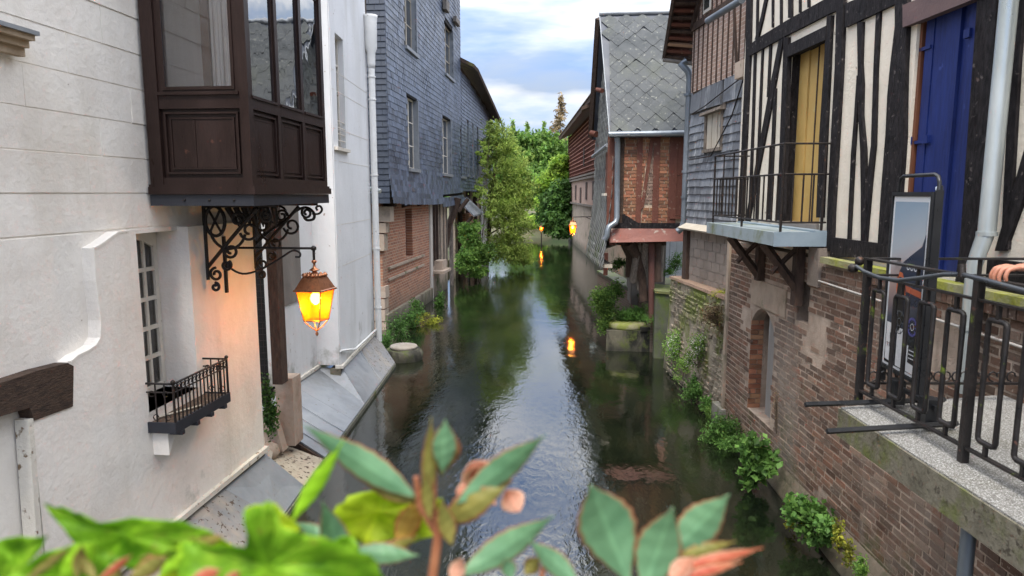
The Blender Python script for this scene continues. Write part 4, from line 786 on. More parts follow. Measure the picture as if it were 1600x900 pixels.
# brick river wall
BW = W1; OB = .10                                    # brick face stands proud of the timber frame
nich = (W1.px(1207, 560, OB)[0], W1.px(1170, 560, OB)[0], W1.px(1190, 658, OB)[1], W1.px(1180, 478, OB)[1])
lw = rect(W1, 1246, 437, 1261, 508, OB)
mb = MB(); cells(mb, W1, 0, U1, -.6, 3.22, -.3, OB-.012, [nich, lw]); mb.build('brick_bed', mortar, h1)
a0, a1, az = nich[0], nich[1], nich[3]
for k in range(8):
    t0, t1 = k/8, (k+1)/8; zz = lambda t: az-.26*(abs(2*t-1)**2.2)*1.0
    mb = MB().wprism(W1, [(a0+(a1-a0)*t0, zz(t0)), (a0+(a1-a0)*t1, zz(t1)), (a0+(a1-a0)*t1, az+.02), (a0+(a1-a0)*t0, az+.02)], -.1, OB-.012); mb.build('arch_segment', mortar, h1)
brk = []
for variant in range(4):
    mb = MB(); r = lambda s_=.003: random.uniform(-s_, s_); l_, h_ = .105, .031
    f = [(-l_+.004+r(), r(.002), -h_+.003+r()), (l_-.004+r(), r(.002), -h_+.003+r()), (l_-.004+r(), r(.002), h_-.003+r()), (-l_+.004+r(), r(.002), h_-.003+r())]
    mb.add([(-l_, -.02, -h_), (l_, -.02, -h_), (l_, -.02, h_), (-l_, -.02, h_)]+[(x, y+.003, z) for x, y, z in f], [(4, 5, 6, 7), (0, 1, 5, 4), (1, 2, 6, 5), (2, 3, 7, 6), (3, 0, 4, 7)])
    brk.append(mb.mesh('brick', brick))
lin = [min(P1([(1170, 440), (1212, 440)], OB))[0], P1([(1170, 440)], OB)[0][0]]
allb = []
for (a, c, z0, z1) in courses(1.5, U1-.02, .02, 3.2, .062, .212, .015, var=.06):
    uc, zc_ = (a+c)/2, (z0+z1)/2
    if any(h_[0]-.05 < uc < h_[1]+.05 and h_[2]-.03 < zc_ < h_[3]+.03 for h_ in (nich, lw)): continue
    if nich[0]-.35 < uc < nich[1]+.02 and az < zc_ < az+.42: continue
    if mnoise.noise(Vector((uc*.9, zc_*1.3, 3.1))) > .34 and random.random() < .8: continue    # patches smeared over with mortar
    if zc_ < .12+.28*mnoise.noise(Vector((uc*.7, 1, 1)))+.1 and uc < 9: continue
    allb.append((uc, zc_+.022*mnoise.noise(Vector((uc*.6, zc_*.4, 0)))+random.uniform(-.002, .002), c-a))
allb.sort(key=lambda t: (t[0] < 3.9, abs(t[0]-4.2)-0*t[1]))
mbs = MB(); cnt = 0
for (uc, zc_, wd) in allb:
    o = OB-.01+random.uniform(-.004, .004); mt = W1.mat(uc, zc_, o)
    if .2 < wd < .223 and cnt < 290 and 3.9 <= uc: inst(random.choice(brk), 'brick', h1, mt @ Matrix.Rotation(random.uniform(-.008, .008), 4, 'Y')); cnt += 1
    else:
        l_, h_ = wd/2, .031; j = lambda: random.uniform(-.003, .003)
        vs = [mt @ Vector(v) for v in [(-l_, -.02, -h_), (l_, -.02, -h_), (l_, -.02, h_), (-l_, -.02, h_), (-l_+.004+j(), .003, -h_+.003+j()), (l_-.004+j(), .003, -h_+.003+j()), (l_-.004+j(), .003, h_-.003+j()), (-l_+.004+j(), .003, h_-.003+j())]]
        mbs.add(vs, [(4, 5, 6, 7), (0, 1, 5, 4), (1, 2, 6, 5), (2, 3, 7, 6), (3, 0, 4, 7)])
mbs.build('bricks', brick, h1, kind='stuff')
# niche: brick far reveal, grey panel
Wr = Wall(W1.pt(nich[1], 0, OB-.01)[:2], W1.pt(nich[1], 0, -.2)[:2]); Wr.n = -Wr.n if Wr.n.y > 0 else Wr.n
st = MB()
for (a, c, z0, z1) in courses(0, .19, nich[2], nich[3]-.05, .065, .22, .012):
    q = [Wr.pt(a, z0, .0), Wr.pt(c, z0, .0), Wr.pt(c, z0, .012), Wr.pt(a, z0, .012), Wr.pt(a, z1, .0), Wr.pt(c, z1, .0), Wr.pt(c, z1, .012), Wr.pt(a, z1, .012)]; st.hexa(q)
st.build('reveal_bricks', redbrick, h1, kind='stuff')
MB().wbox(W1, nich[0]-.1, nich[1]+.1, nich[2]-.05, nich[3]+.1, -.29, -.24).build('niche_back', mortar, h1)
MB().wbox(W1, nich[0]-.0, nich[0]+.62, nich[2], nich[3]-.05, -.16, -.07).build('grey_panel', M('grey_weathered_panel', [(.2, .19, .18), (.3, .29, .28)], .85, 3, (1, 1, .2), bump=.3, stain=((.4, .4, .4), .5, .75, 3)), h1)
MB().wbox(W1, nich[0]-.35, nich[1]+.02, az+.02, az+.4, OB-.02, OB+.008).build('render_lintel', render_old, h1)
MB().wbox(W1, U1-.06, U1+.05, .3, 3.3, -.1, OB+.03).build('white_render_edge', render_old, h1)
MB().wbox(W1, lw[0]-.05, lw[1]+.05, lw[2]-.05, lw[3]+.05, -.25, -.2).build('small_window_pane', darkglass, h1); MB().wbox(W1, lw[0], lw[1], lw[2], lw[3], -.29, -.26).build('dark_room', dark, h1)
MB().wbox(W1, lw[0]-.0, lw[0]+.03, lw[2], lw[3], -.2, -.12).build('small_window_frame', greytimber, h1)
MB().wbox(W1, W1.px(1297, 400)[0]-.01, W1.px(1281, 400)[0], 2.9, 3.36, -.05, OB+.04).build('stone_pad', block, h1)
MB().wbox(W1, 0, W1.px(1303, 400)[0], 3.2, 3.27, .02, OB+.06).build('mossy_brick_ledge', M('moss_ledge', [(.2, .19, .09), (.3, .29, .16)], .95, 8, bump=1, moss=((.32, .33, .05), .42, .56, 4)), h1)
st = MB()
for k in range(90): st.wbox(W1, .4+k*.078, .4+k*.078+.066, 3.1, 3.205, OB-.02, OB+.03+random.uniform(-.006, .006))
st.build('ledge_bricks', brick, h1, kind='stuff')
MB().tube([W1.pt(W1.px(1297, 432)[0], 2.98, OB+.03), W1.pt(4.0, 2.9, OB+.03)], .012, 6).build('conduit', conduitm, h1)
MB().lathe(W1.pt(W1.px(1228, 420)[0], 2.98, OB+.02), [(.02, -.06), (.07, -.03), (.075, .02), (.03, .06)], 10).build('clay_boss', redbrick, h1)
# sloping plinth at the water line
mb = MB(); pl = [(-.6, .34), (.02, .30), (.22, .14), (.36, OB-.005)]
for (za, oa), (zb, ob) in zip(pl[:-1], pl[1:]):
    for k in range(16):
        ua, ub_ = 2.5+k*.5, 3.0+k*.5; f = 1-.75*min(1, max(0, (ua-6.4)/3)); g = 1-.75*min(1, max(0, (ub_-6.4)/3))
        mb.add([W1.pt(ua, za, oa*f+OB*(1-f)), W1.pt(ub_, za, oa*g+OB*(1-g)), W1.pt(ub_, zb, ob*g+OB*(1-g)), W1.pt(ua, zb, ob*f+OB*(1-f))], [(0, 1, 2, 3)], True)
mb.build('sloping_plinth', render_old, h1)
sb_ = onz(1186, 700, .1); MB().box(sb_.x-.02, sb_.x+.32, sb_.y-.1, sb_.y+.3, -.5, .42).build('foot_stone', greystone, h1); MB().box(sb_.x-.25, sb_.x+.3, sb_.y-.25, sb_.y+.7, -.5, .12).build('foot_stone', greystone, h1)
# big galvanised pipe
pu = W1.px(1583, 0, .1)[0]; pq = W1.pt(pu, 0, .13)
pt2 = W1.pt(W1.px(1536, 480, .1)[0], 0, .2)
pipe = MB().tube([(pq.x, pq.y, 7.5), (pq.x, pq.y, 3.72), (pt2.x, pt2.y, 3.45), (pt2.x, pt2.y, 2.45)], [.062, .062, .055, .05], 14).build('down_pipe', galv, h1)
for zz in (5.62, 3.68, 2.95): 
    c_ = pq if zz > 3.6 else pt2; MB().tube([(c_.x, c_.y, zz), (c_.x, c_.y, zz+.03)], .072 if zz > 3.6 else .062, 14).build('pipe_collar', galv, pipe)
# ---- balcony
bal = thing('iron_balcony', 'small balcony with black iron railing outside the yellow door', 'balcony', (2.7, 9, 3.4))
b0, b1 = W1.px(1298, 362)[0], U1-.55; BP = .66
MB().wbox(W1, b0, b1, 3.385, 3.545, OB+.0, BP).build('lead_slab', lead, bal); MB().wbox(W1, b0-.006, b0, 3.38, 3.55, .03, BP+.006).build('front_lead', lead2, bal)
MB().wbox(W1, b0, b1, 3.545, 3.565, .04, .18).build('lead_upstand', lead2, bal)
def bar(a, c, r=.011, nm='baluster', p=bal, n=6): return MB().tube([a, c], r, n).build(nm, iron, p)
zt, zm_, zb_ = 4.57, 4.22, 3.66
o_ = BP-.08
for z_ in (zt, zm_, zb_):
    bar(W1.pt(b0+.03, z_, .05), W1.pt(b0+.03, z_, o_), .013, 'rail'); bar(W1.pt(b0+.03, z_, o_), W1.pt(b1-.05, z_, o_), .013, 'rail'); bar(W1.pt(b1-.05, z_, .05), W1.pt(b1-.05, z_, o_), .013, 'rail')
MB().tube([W1.pt(b0+.03, zt, .05), W1.pt(b0+.02, zt, .0), W1.pt(b0-.02, zt+.1, -.0), W1.pt(b0-.1, zt+.12, .03)], .011, 6).build('rail_end', iron, bal)
for (u_, oo) in ((b0+.03, o_), (b1-.05, o_), (b0+.03, .1), (b1-.05, .1), ((b0+b1)/2, o_)): bar(W1.pt(u_, 3.53, oo), W1.pt(u_, zt, oo), .016, 'post')
for t in (1, 2, 3): bar(W1.pt(b0+.03, zb_, .1+(o_-.1)*t/4), W1.pt(b0+.03, zm_, .1+(o_-.1)*t/4)); bar(W1.pt(b1-.05, zb_, .1+(o_-.1)*t/4), W1.pt(b1-.05, zm_, .1+(o_-.1)*t/4))
nb = 18
for t in range(1, nb):
    if t != nb//2: u_ = b0+.03+(b1-b0-.08)*t/nb; bar(W1.pt(u_, zb_, o_), W1.pt(u_, zm_ if t % 3 else zt, o_))
for pxx in (1203, 1266):
    uB = W1.px(pxx, 420)[0]; w_ = .07
    MB().wbox(W1, uB-w_, uB+w_, 2.6 if pxx > 1250 else 2.75, 3.385, OB, OB+.1).build('bracket_post', browntimber, bal)
    mb = MB(); 
    for (z0, o0, z1, o1) in ((2.82, OB+.06, 3.38, BP-.06), (3.3, .2, 3.02, .48)):
        A, B = W1.pt(uB, z0, o0), W1.pt(uB, z1, o1); mb.tube([A, B], .06 if z0 < 3 else .035, 4)
    mb.build('bracket_brace', browntimber, bal)
# ---- stone retaining wall
rw = thing('rubble_river_wall', 'mossy rubble stone river wall between brick house and red brick hut', 'wall', (2.6, 13.3, 0))
WR = Wall((2.72, 11.5), (2.20, 15.4)); RU = 3.93
mb = MB(); mb.hexa([WR.pt(0, -.6, .05), WR.pt(RU, -.6, .05), WR.pt(RU, -.6, -1.2), WR.pt(0, -.6, -1.2), WR.pt(0, 2.18, 0), WR.pt(RU, 2.12, 0), WR.pt(RU, 2.12, -1.2), WR.pt(0, 2.18, -1.2)]); mb.build('wall_core', rubble, rw)
z = -.1; row = 0; cnt = 0
while z < 2.0:
    hh_ = random.uniform(.08, .15); u = -random.random()*.2
    while u < RU-.02:
        wd = random.uniform(.1, .3); ue = min(u+wd, RU)
        if ue-u > .08 and mnoise.noise(Vector((u*1.2, z*1.5, 8))) < .22:
            mb = MB(); j = lambda s_=.018: random.uniform(-s_, s_); g_ = .016; d_ = random.uniform(.015, .05)
            a, c, e, g = u+g_, ue-g_, z+g_, z+hh_-g_
            base = [(a, e), (c, e), (c, g), (a, g)]; top = [(a+.02+j(), e+.02+j()), (c-.02+j(), e+.02+j()), (c-.02+j(), g-.02+j()), (a+.02+j(), g-.02+j())]
            of = .05*(1-(z+.6)/2.8)
            mb.hexa([WR.pt(x, zz, of-.02) for x, zz in base]+[WR.pt(x, zz, of+d_*.6+j(.01)) for x, zz in top]); mb.build('stone', rubstone, rw); cnt += 1
        u = ue
    z += hh_
mb = MB(); mb.hexa([WR.pt(-.1, 2.18, .03), WR.pt(RU+.02, 2.12, .03), WR.pt(RU+.02, 2.12, -1.3), WR.pt(-.1, 2.18, -1.3), WR.pt(-.1, 2.24, .02), WR.pt(RU, 2.17, .02), WR.pt(RU, 2.2, -1.3), WR.pt(-.1, 2.27, -1.3)])
mb.build('leaf_litter_top', M('leaf_litter', [(.16, .1, .07), (.27, .18, .13), (.2, .15, .1)], .95, 9, bump=1.5, bsc=60, moss=((.16, .2, .04), .55, .66, 2)), rw)
mb = MB(); mb.hexa([(2.2, 15.35, -.6), (2.85, 15.35, -.6), (2.8, 15.7, -.6), (2.1, 15.75, -.6), (2.25, 15.4, 2.1), (2.6, 15.4, 2.1), (2.6, 15.7, 2.1), (2.3, 15.7, 2.1)]); mb.build('buttress', rubble, rw)
mb = MB(); mb.wbox(WR, .0, .5, -.6, .35, 0, .16); mb.wbox(WR, .5, 1.3, -.6, .12, 0, .12); mb.build('footing', greystone, rw)

# ---- slate-hung middle house with brick gable
h5 = thing('slate_faced_house', 'old slate faced house with brick and timber upper storey beside the cream half timbered house', 'house', (3, 13.5, 2))
W5 = Wall((2.88, 12.2), (2.42, 14.9)); U5 = 2.74
MB().wbox(W5, -1.2, U5, 2.1, 8.9, -.5, -.04).build('wall_core', greytimber, h5)
wn5 = rect(W5, 1105, 168, 1127, 232); wn5 = (wn5[0], wn5[1], W5.px(1115, 232)[1], W5.px(1115, 176)[1])
zs0, zs1 = 3.36, W5.px(1105, 128)[1]
sm5 = [slate_mesh(.255, .24, .014, slateold, .03) for k in range(2)]
k = 0
for (a, c, z0, z1) in courses(0.02, U5, zs0, zs1-.5, .15, .26, .005):
    uc = (a+c)/2
    if wn5[0] < uc < wn5[1] and wn5[2]-.1 < z0 < wn5[3]: continue
    mt = W5.mat(uc, z0+random.uniform(-.006, .006), -.036)
    if c-a > .24: inst(sm5[k % 2], 'slate', h5, mt @ Matrix.Rotation(random.uniform(-.012, .012), 4, 'Y'))
    else:
        w_ = c-a; MB().hexa([mt @ Vector(v) for v in [(-w_/2, 0, 0), (w_/2, 0, 0), (w_/2, .044, 0), (-w_/2, .044, 0), (-w_/2, 0, .24), (w_/2, 0, .24), (w_/2, .006, .24), (-w_/2, .006, .24)]]).build('slate', slateold, h5)
    k += 1
for (a, c, zt_) in ((.02, .95, zs1+.05), (.97, 1.0, zs1), (1.05, 2.1, zs1-.02), (2.12, 2.72, zs1-.1)):
    if c-a > .1: MB().hexa([W5.pt(a, zs1-.52, -.03), W5.pt(c, zs1-.5, -.03), W5.pt(c, zs1-.5, .01), W5.pt(a, zs1-.52, .03), W5.pt(a, zt_, -.035), W5.pt(c, zt_-.04, -.035), W5.pt(c, zt_-.04, -.01), W5.pt(a, zt_, -.01)]).build('zinc_flashing', slateold, h5)
mb = MB(); mb.wbox(W5, wn5[0]-.04, wn5[0]+.02, wn5[2], wn5[3], -.04, .03); mb.wbox(W5, wn5[1]-.03, wn5[1]+.04, wn5[2], wn5[3], -.04, .035); mb.hexa([W5.pt(wn5[0]-.1, wn5[3], -.02), W5.pt(wn5[1]+.15, wn5[3]-.02, -.02), W5.pt(wn5[1]+.15, wn5[3]-.02, .11), W5.pt(wn5[0]-.1, wn5[3], .11), W5.pt(wn5[0]-.1, wn5[3]+.1, -.02), W5.pt(wn5[1]+.15, wn5[3]+.08, -.02), W5.pt(wn5[1]+.15, wn5[3]+.03, .1), W5.pt(wn5[0]-.1, wn5[3]+.05, .1)]); mb.build('window_frame', greytimber, h5)
for t in range(3): a = wn5[0]+(wn5[1]-wn5[0])*t/3; MB().wbox(W5, a+.01, a+(wn5[1]-wn5[0])/3-.01, wn5[2], wn5[3], -.05, -.02+.008*t).build('window_board', paleboard, h5)
MB().wbox(W5, wn5[0]-.05, wn5[1]+.05, wn5[2]-.06, wn5[2], -.03, .06).build('window_sill', greytimber, h5)
MB().tube([W5.pt(0, 3.4, .02), W5.pt(0, zs1-.3, .02)], .028, 6).build('lead_corner_strip', whitepaint, h5)
MB().wbox(W5, -.45, -.04, 3.2, zs1+.2, -.3, .02).build('corner_post', greytimber, h5); MB().wbox(W5, -.35, -.02, zs1-.25, zs1+.02, 0.02, .2).build('stone_corbel', stone, h5)
mb = MB(); mb.hexa([W5.pt(-.02, 3.25, .01), W5.pt(U5, 3.25, .01), W5.pt(U5, 3.25, .17), W5.pt(-.02, 3.25, .17), W5.pt(-.02, 3.38, .0), W5.pt(U5, 3.38, .0), W5.pt(U5, 3.28, .19), W5.pt(-.02, 3.28, .19)]); mb.build('drip_board', paleboard, h5)
# concrete block base
for r_i in range(6):
    u = -.0-(.2 if r_i % 2 else 0)
    while u < U5-.05:
        a, c = max(u, 0.0), min(u+.4, U5-.25)
        if c-a > .08: MB().hexa([W5.pt(a+.008, 2.13+r_i*.19, -.045), W5.pt(c-.008, 2.13+r_i*.19, -.045), W5.pt(c-.008, 2.13+r_i*.19, -.01+random.uniform(-.004, .004)), W5.pt(a+.008, 2.13+r_i*.19, -.01), W5.pt(a+.008, 2.305+r_i*.19, -.045), W5.pt(c-.008, 2.305+r_i*.19, -.045), W5.pt(c-.008, 2.305+r_i*.19, -.012), W5.pt(a+.008, 2.305+r_i*.19, -.01)]).build('concrete_block', block, h5)
        u += .41
MB().wbox(W5, 0, U5-.24, 2.1, 3.26, -.045, -.022).build('block_mortar', M('grey_block_mortar', [(.3, .26, .22), (.4, .35, .3)], .95, 6, bump=.6), h5)
MB().wbox(W5, -.5, -.02, 2.1, 3.2, -.1, 0).build('mossy_pier', rubble, h5)
MB().wbox(W5, U5-.24, U5, 2.1, 3.26, -.04, .06).build('oak_post', browntimber, h5)
# upper brick nogging with studs
zu = zs1-.08
up5 = Mbrick('pinkish_nogging', W5, (.34, .22, .17), (.26, .17, .13), (.46, .38, .32), .2, .075, (.38, .3, .25)); 
MB().wbox(W5, -.02, U5, zu, 8.9, -.04, -.005).build('brick_nogging', up5, h5); MB().wbox(W5, -1.0, -.02, zu-.1, 8.9, -.04, -.1+.09).build('brick_nogging', up5, h5)
for k in range(11): uu = .05+k*.255; MB().wbox(W5, uu, uu+.035, zu, 7.3, -.02, .014).build('stud', browntimber, h5)
for k in range(8): uu = .95+k*.24; MB().wbox(W5, uu, uu+.035, 7.42, 8.9, -.02, .018).build('stud', browntimber, h5)
MB().wstrip(W5, [(.35, zu, .06), (.62, 7.3, .06)], -.02, .026).build('stud', browntimber, h5)
MB().wbox(W5, -.05, U5, 7.28, 7.42, -.02, .04).build('plate_beam', browntimber, h5)
MB().wbox(W5, -.75, -.1, zu-.05, 7.9, -.02, .03).build('corner_boards', browntimber, h5)
MB().wstrip(W5, [(U5-.0, 7.35, .12), (U5-1.4, 8.9, .12)], 0, .06).build('rafter', browntimber, h5)
r_ = rect(W5, 1103, -20, 1112, 30); MB().wbox(W5, r_[0], r_[1], 7.46, 8.6, -.0, .04).build('upper_window', whitepaint, h5); MB().wbox(W5, r_[0]+.05, r_[1]-.05, 7.52, 8.5, .04, .045).build('upper_pane', darkglass, h5)
g_ = W5.px(1145, 6, .3); MB().tube([W5.pt(-.3, g_[1]-.0, .25), W5.pt(.95, g_[1]-.03, .35)], .06, 10).build('gutter', zincpipe, h5)
# overhanging verge seen from below
V = lambda x, y, Y: ony(x, y, Y)
q = [V(1038, 88, 15.6), V(1053, -6, 14.4), V(1094, -6, 14.6), V(1079, 93, 15.4)]
q2 = [V(1053, -6, 14.4), V(1070, -110, 13.2), V(1110, -110, 13.2), V(1094, -6, 14.6)]
mb = MB()
for Q in (q, q2): mb.add(Q+[p+Vector((0, 0, .12)) for p in Q], [(0, 1, 2, 3), (7, 6, 5, 4), (0, 4, 5, 1), (1, 5, 6, 2), (2, 6, 7, 3), (3, 7, 4, 0)])
mb.build('verge_soffit', M('soffit_boards', [(.05, .022, .018), (.09, .04, .032)], .85, 5, bump=.6), h5)
for t in range(9):
    f = t/9+.04; A = q[0].lerp(q[1], f)-Vector((0, 0, .04)); B = q[3].lerp(q[2], f)-Vector((0, 0, .04)); MB().tube([A, B], .045, 4).build('soffit_batten', M('paint_batten', [(.3, .17, .1), (.38, .24, .15)], .8) if t == 2 else redtimber if t % 2 else browntimber, h5)
mb = MB(); mb.tube([q[0]+Vector((0, 0, -.05)), q[1]+Vector((0, 0, -.05)), q2[1]], .05, 4); mb.tube([q[3], q[2]], .06, 4); mb.build('barge_board', oldbeam, h5)
MB().tube([q[0]+Vector((-.02, 0, -.06)), q[3]+Vector((.1, 0, -.08))], .055, 8).build('gutter', greyboard, h5)
mb = MB(); a_, b_, c_ = V(1072, 95, 15.2), V(1076, 112, 15.2), V(1068, 360, 15.2)
pp = [a_, V(1064, 100, 15.2), V(1076, 112, 15.2), V(1078, 125, 15.2), V(1073, 240, 15.2), V(1069, 345, 15.2), V(1066, 356, 15.2), V(1058, 362, 15.2)]
MB().tube(pp, .075, 10).build('down_pipe', zincpipe, h5)
for t in (150, 270, 310): c_ = V(1075-(t-150)*.03, t, 15.2); MB().tube([c_, c_+Vector((0, 0, .05))], .09, 10).build('pipe_collar', zincpipe, h5)
MB().tube([V(1069, 340, 15.0)+Vector((-.0, -.4, 1.2))+Vector((0, 0, 0)), W5.pt(1.3, 4.7, .06), W5.pt(.4, 5.35, .05), W5.pt(-.2, zs1-.2, .1)], .012, 5).build('cable', iron, h5)
MB().tube([W5.pt(2.6, 5.6, .05), W5.pt(1.7, 5.68, .06), W5.pt(1.0, 5.8, .05), W5.pt(0, 5.95, .05)], .012, 5).build('cable', iron, h5)
mb = MB(); mb.hexa([W5.pt(-1.5, 8.9, .4), W5.pt(U5, 8.9, .3), W5.pt(U5, 8.9, -3), W5.pt(-1.5, 8.9, -3), W5.pt(-1.5, 9.1, .4), W5.pt(U5, 9.1, .3), W5.pt(U5, 10, -3), W5.pt(-1.5, 10, -3)]); mb.build('roof', tile, h5)

# ---- diamond slate roofed hut
h6 = thing('diamond_slate_hut', 'steep diamond slate roofed brick hut on timber props over the water', 'house', (2, 18, 0))
FY = 16.7; W6 = Wall((4.2, FY), (.88, FY)); 
def P6(pts, o=0): return [W6.px(x, y, o) for x, y in pts]
def B6(x0, y0, x1, y1, o0, o1, m, name): a = W6.px(x0, y0); b = W6.px(x1, y1); return MB().wbox(W6, min(a[0], b[0]), max(a[0], b[0]), min(a[1], b[1]), max(a[1], b[1]), o0, o1).build(name, m, h6)
zt6 = W6.px(1000, 212)[1]; zb6 = W6.px(1000, 349)[1]
MB().wbox(W6, 0, 3.32, zb6-.1, zt6+.3, -.2, -.02).build('wall_core', mortarw, h6)
def brpoly(poly, m, hh=.066, ll=.2):
    st = MB(); P_ = P6(poly)
    def inside(u, z):
        c = False
        for i in range(len(P_)):
            (x1, y1), (x2, y2) = P_[i], P_[i-1]
            if (y1 > z) != (y2 > z) and u < (x2-x1)*(z-y1)/(y2-y1)+x1: c = not c
        return c
    us = [p[0] for p in P_]; zs = [p[1] for p in P_]
    for (a, c, z0, z1) in courses(min(us), max(us), min(zs), max(zs), hh, ll, .014, var=.1):
        zc_ = (z0+z1)/2; n = 12; ins = [t for t in range(n+1) if inside(a+(c-a)*t/n, zc_)]
        if len(ins) < 3: continue
        a2, c2 = a+(c-a)*ins[0]/n, a+(c-a)*ins[-1]/n; st.wbox(W6, a2+.004, c2-.004, z0, z1, -.02, random.uniform(.0, .008))
    st.build('nogging_bricks', m, h6, kind='stuff')
brpoly([(973, 212), (996, 212), (996, 350), (973, 350)], redbrick)
brpoly([(1001, 212), (1017, 212), (1001, 318)], redbrick); brpoly([(1021, 225), (1021.5, 318), (1007, 318)], M('pale_grey_brick', [(.16, .1, .08), (.24, .17, .13)], .9, 6, rnd=.3))
brpoly([(1005, 320), (1022, 320), (1022, 350), (1001, 350)], redbrick); brpoly([(1028, 212), (1047, 212), (1046, 350), (1026, 350)], redbrick)
B6(950, 212, 962, 352, -.02, .03, redtimber, 'timber'); B6(967, 212, 973, 350, -.02, .03, oldbeam, 'timber')
B6(996, 212, 1001, 350, -.02, .025, redtimber, 'timber'); B6(1022, 212, 1028, 350, -.02, .025, redtimber, 'timber')
MB().wprism(W6, P6([(1017, 212), (1023, 212), (1006, 322), (1000, 330)]), -.02, .03).build('timber', redtimber, h6)
B6(1047, 212, 1055, 350, -.02, .03, redtimber, 'timber')
for k in range(2): B6(1055.5, 212+k*63, 1074, 274+k*63, -.02, .012, redtimber, 'red_shutter')
B6(1046, 338, 1075, 342, -.02, .06, redtimber, 'shutter_sill')
B6(950, 348, 1080, 357, -.04, .045, timber, 'sill_beam'); MB().wprism(W6, P6([(972, 335), (976, 335), (1000, 350), (972, 350)]), -.02, .04).build('knee_brace', timber, h6)
mb = MB(); a, c = W6.px(955, 360)[0], W6.px(1068, 360)[0]; z1_, z0_ = W6.px(1000, 357)[1], W6.px(1000, 377)[1]
mb.hexa([W6.pt(c, z0_, -.3), W6.pt(a+.05, z0_, -.3), W6.pt(a+.05, z0_-.02, .2), W6.pt(c, z0_+.02, .2), W6.pt(c, z1_, -.3), W6.pt(a, z1_, -.3), W6.pt(a, z1_, .06), W6.pt(c, z1_, .06)]); mb.build('red_flashing', redsheet, h6)
mb = MB(); mb.tube([V(951, 210, 16.45), V(1080, 208, 16.4)], .07, 10); mb.build('gutter', zincpipe, h6)
MB().tube([V(964, 213, 16.5), V(965, 222, 16.55), V(964, 340, 16.55), V(962, 348, 16.5), V(952, 354, 16.45), V(949, 362, 16.4), V(949, 368, 16.4), V(944, 375, 16.4)], .07, 10).build('down_pipe', zincpipe, h6)
# roof: plane from eave to ridge
E0 = V(953, 207, 16.45); E1 = Vector((4.3, 16.45, E0.z)); R0 = V(937.5, 23, 18.2); R1_ = Vector((4.6, 18.2, R0.z)); B0 = V(925, 212, 20.2); B1 = Vector((4.3, 20.2, B0.z))
sl_n = (E1-E0).cross(R0-E0).normalized()
mb = MB(); mb.add([E0, E1, R1_, R0, B1, B0], [(0, 1, 2, 3), (3, 2, 4, 5)]); mb.add([p-Vector((0, 0, .12)) for p in (E0, E1, R1_, R0, B1, B0)], [(3, 2, 1, 0), (5, 4, 2, 3)]); mb.build('roof_deck', slatedark, h6)
sx_ = Vector((1, 0, 0)); sy_ = (Vector((E0.x, R0.y, R0.z))-E0).normalized(); slen = (Vector((E0.x, R0.y, R0.z))-E0).length; nn_ = sx_.cross(sy_).normalized()
dw, dh = .42, .40; mb = MB()
dv = [(0, -dh*.62), (dw*.13, -dh*.5), (dw/2, -.02), (dw/2, .03), (0, dh*.5), (-dw/2, .03), (-dw/2, -.02), (-dw*.13, -dh*.5)]
lift = lambda y: .022-.03*y
mb.add([(x*.955, y*.955, lift(y)) for x, y in dv]+[(x*.955, y*.955, lift(y)-.014) for x, y in dv], [tuple(range(8))]+[(i, i+8, (i+1) % 8+8, (i+1) % 8) for i in range(8)]); dm = mb.mesh('slate', slatedia)
hv = [(0, -dh*.6), (dw*.13, -dh*.48), (dw*.48, -.02), (dw*.48, .03), (0, dh*.48)]; dmh = MB().add([(x, y, lift(y)) for x, y in hv]+[(x, y, lift(y)-.014) for x, y in hv], [tuple(range(5))]+[(i, i+5, (i+1) % 5+5, (i+1) % 5) for i in range(5)]).mesh('slate', slatedia)
row = 0; y = dh*.3
Rm = Matrix((sx_, sy_, nn_)).transposed().to_4x4()
while y < slen-.12:
    x0 = .86+(dw/2 if row % 2 else 0); x = x0
    while x < 4.2:
        _e = E0.x+(R0.x-E0.x)*y/slen
        if x-dw/2 < _e-.02:
            if x > _e-.03: inst(dmh, 'diamond_slate', h6, Matrix.Translation(Vector((x, E0.y, E0.z))+sy_*y+nn_*.012) @ Rm)
            x += dw; continue
        inst(dm, 'diamond_slate', h6, Matrix.Translation(Vector((x+random.gauss(0, .006), E0.y, E0.z))+sy_*(y+random.gauss(0, .007)-.04*(random.random() < .03))+nn_*random.uniform(.01, .017)) @ Rm @ Matrix.Rotation(random.gauss(0, .02), 4, 'Z')); x += dw
    y += dh/2; row += 1
MB().tube([R0+Vector((-.02, 0, .02)), R1_+Vector((0, 0, .02))], .07, 8).build('ridge_cap', zinc, h6)
MB().tube([E0+Vector((-.01, 0, 0)), R0+Vector((-.01, 0, 0))], .016, 6).build('verge_trim', zinc, h6)
MB().tube([R0+Vector((-.02, .05, -.08)), B0+Vector((-.02, 0, -.05))], .1, 4).build('barge_board', oldbeam, h6)
MB().tube([V(933, 140, 18.6), V(941, 142, 18.2)], .06, 6).build('purlin_end', redtimber, h6); MB().tube([V(924, 208, 19.8), V(932, 210, 19.6)], .09, 6).build('purlin_end', redtimber, h6)
W7 = Wall((.93, 16.68), (.62, 20.3)); 
mb = MB(); gz = lambda u: (E0.z+(R0.z-E0.z)*min(1, u/1.5)) if u < 1.5 else R0.z-(R0.z-B0.z)*(u-1.5)/2.13
mb.wprism(W7, [(0, 2.75), (3.63, 2.3), (3.63, B0.z-.05), (1.5, R0.z-.3), (0, E0.z-.05)], -.15, -.03); mb.build('side_wall', greytimber, h6)
st = MB(); row = 0; z = 2.35
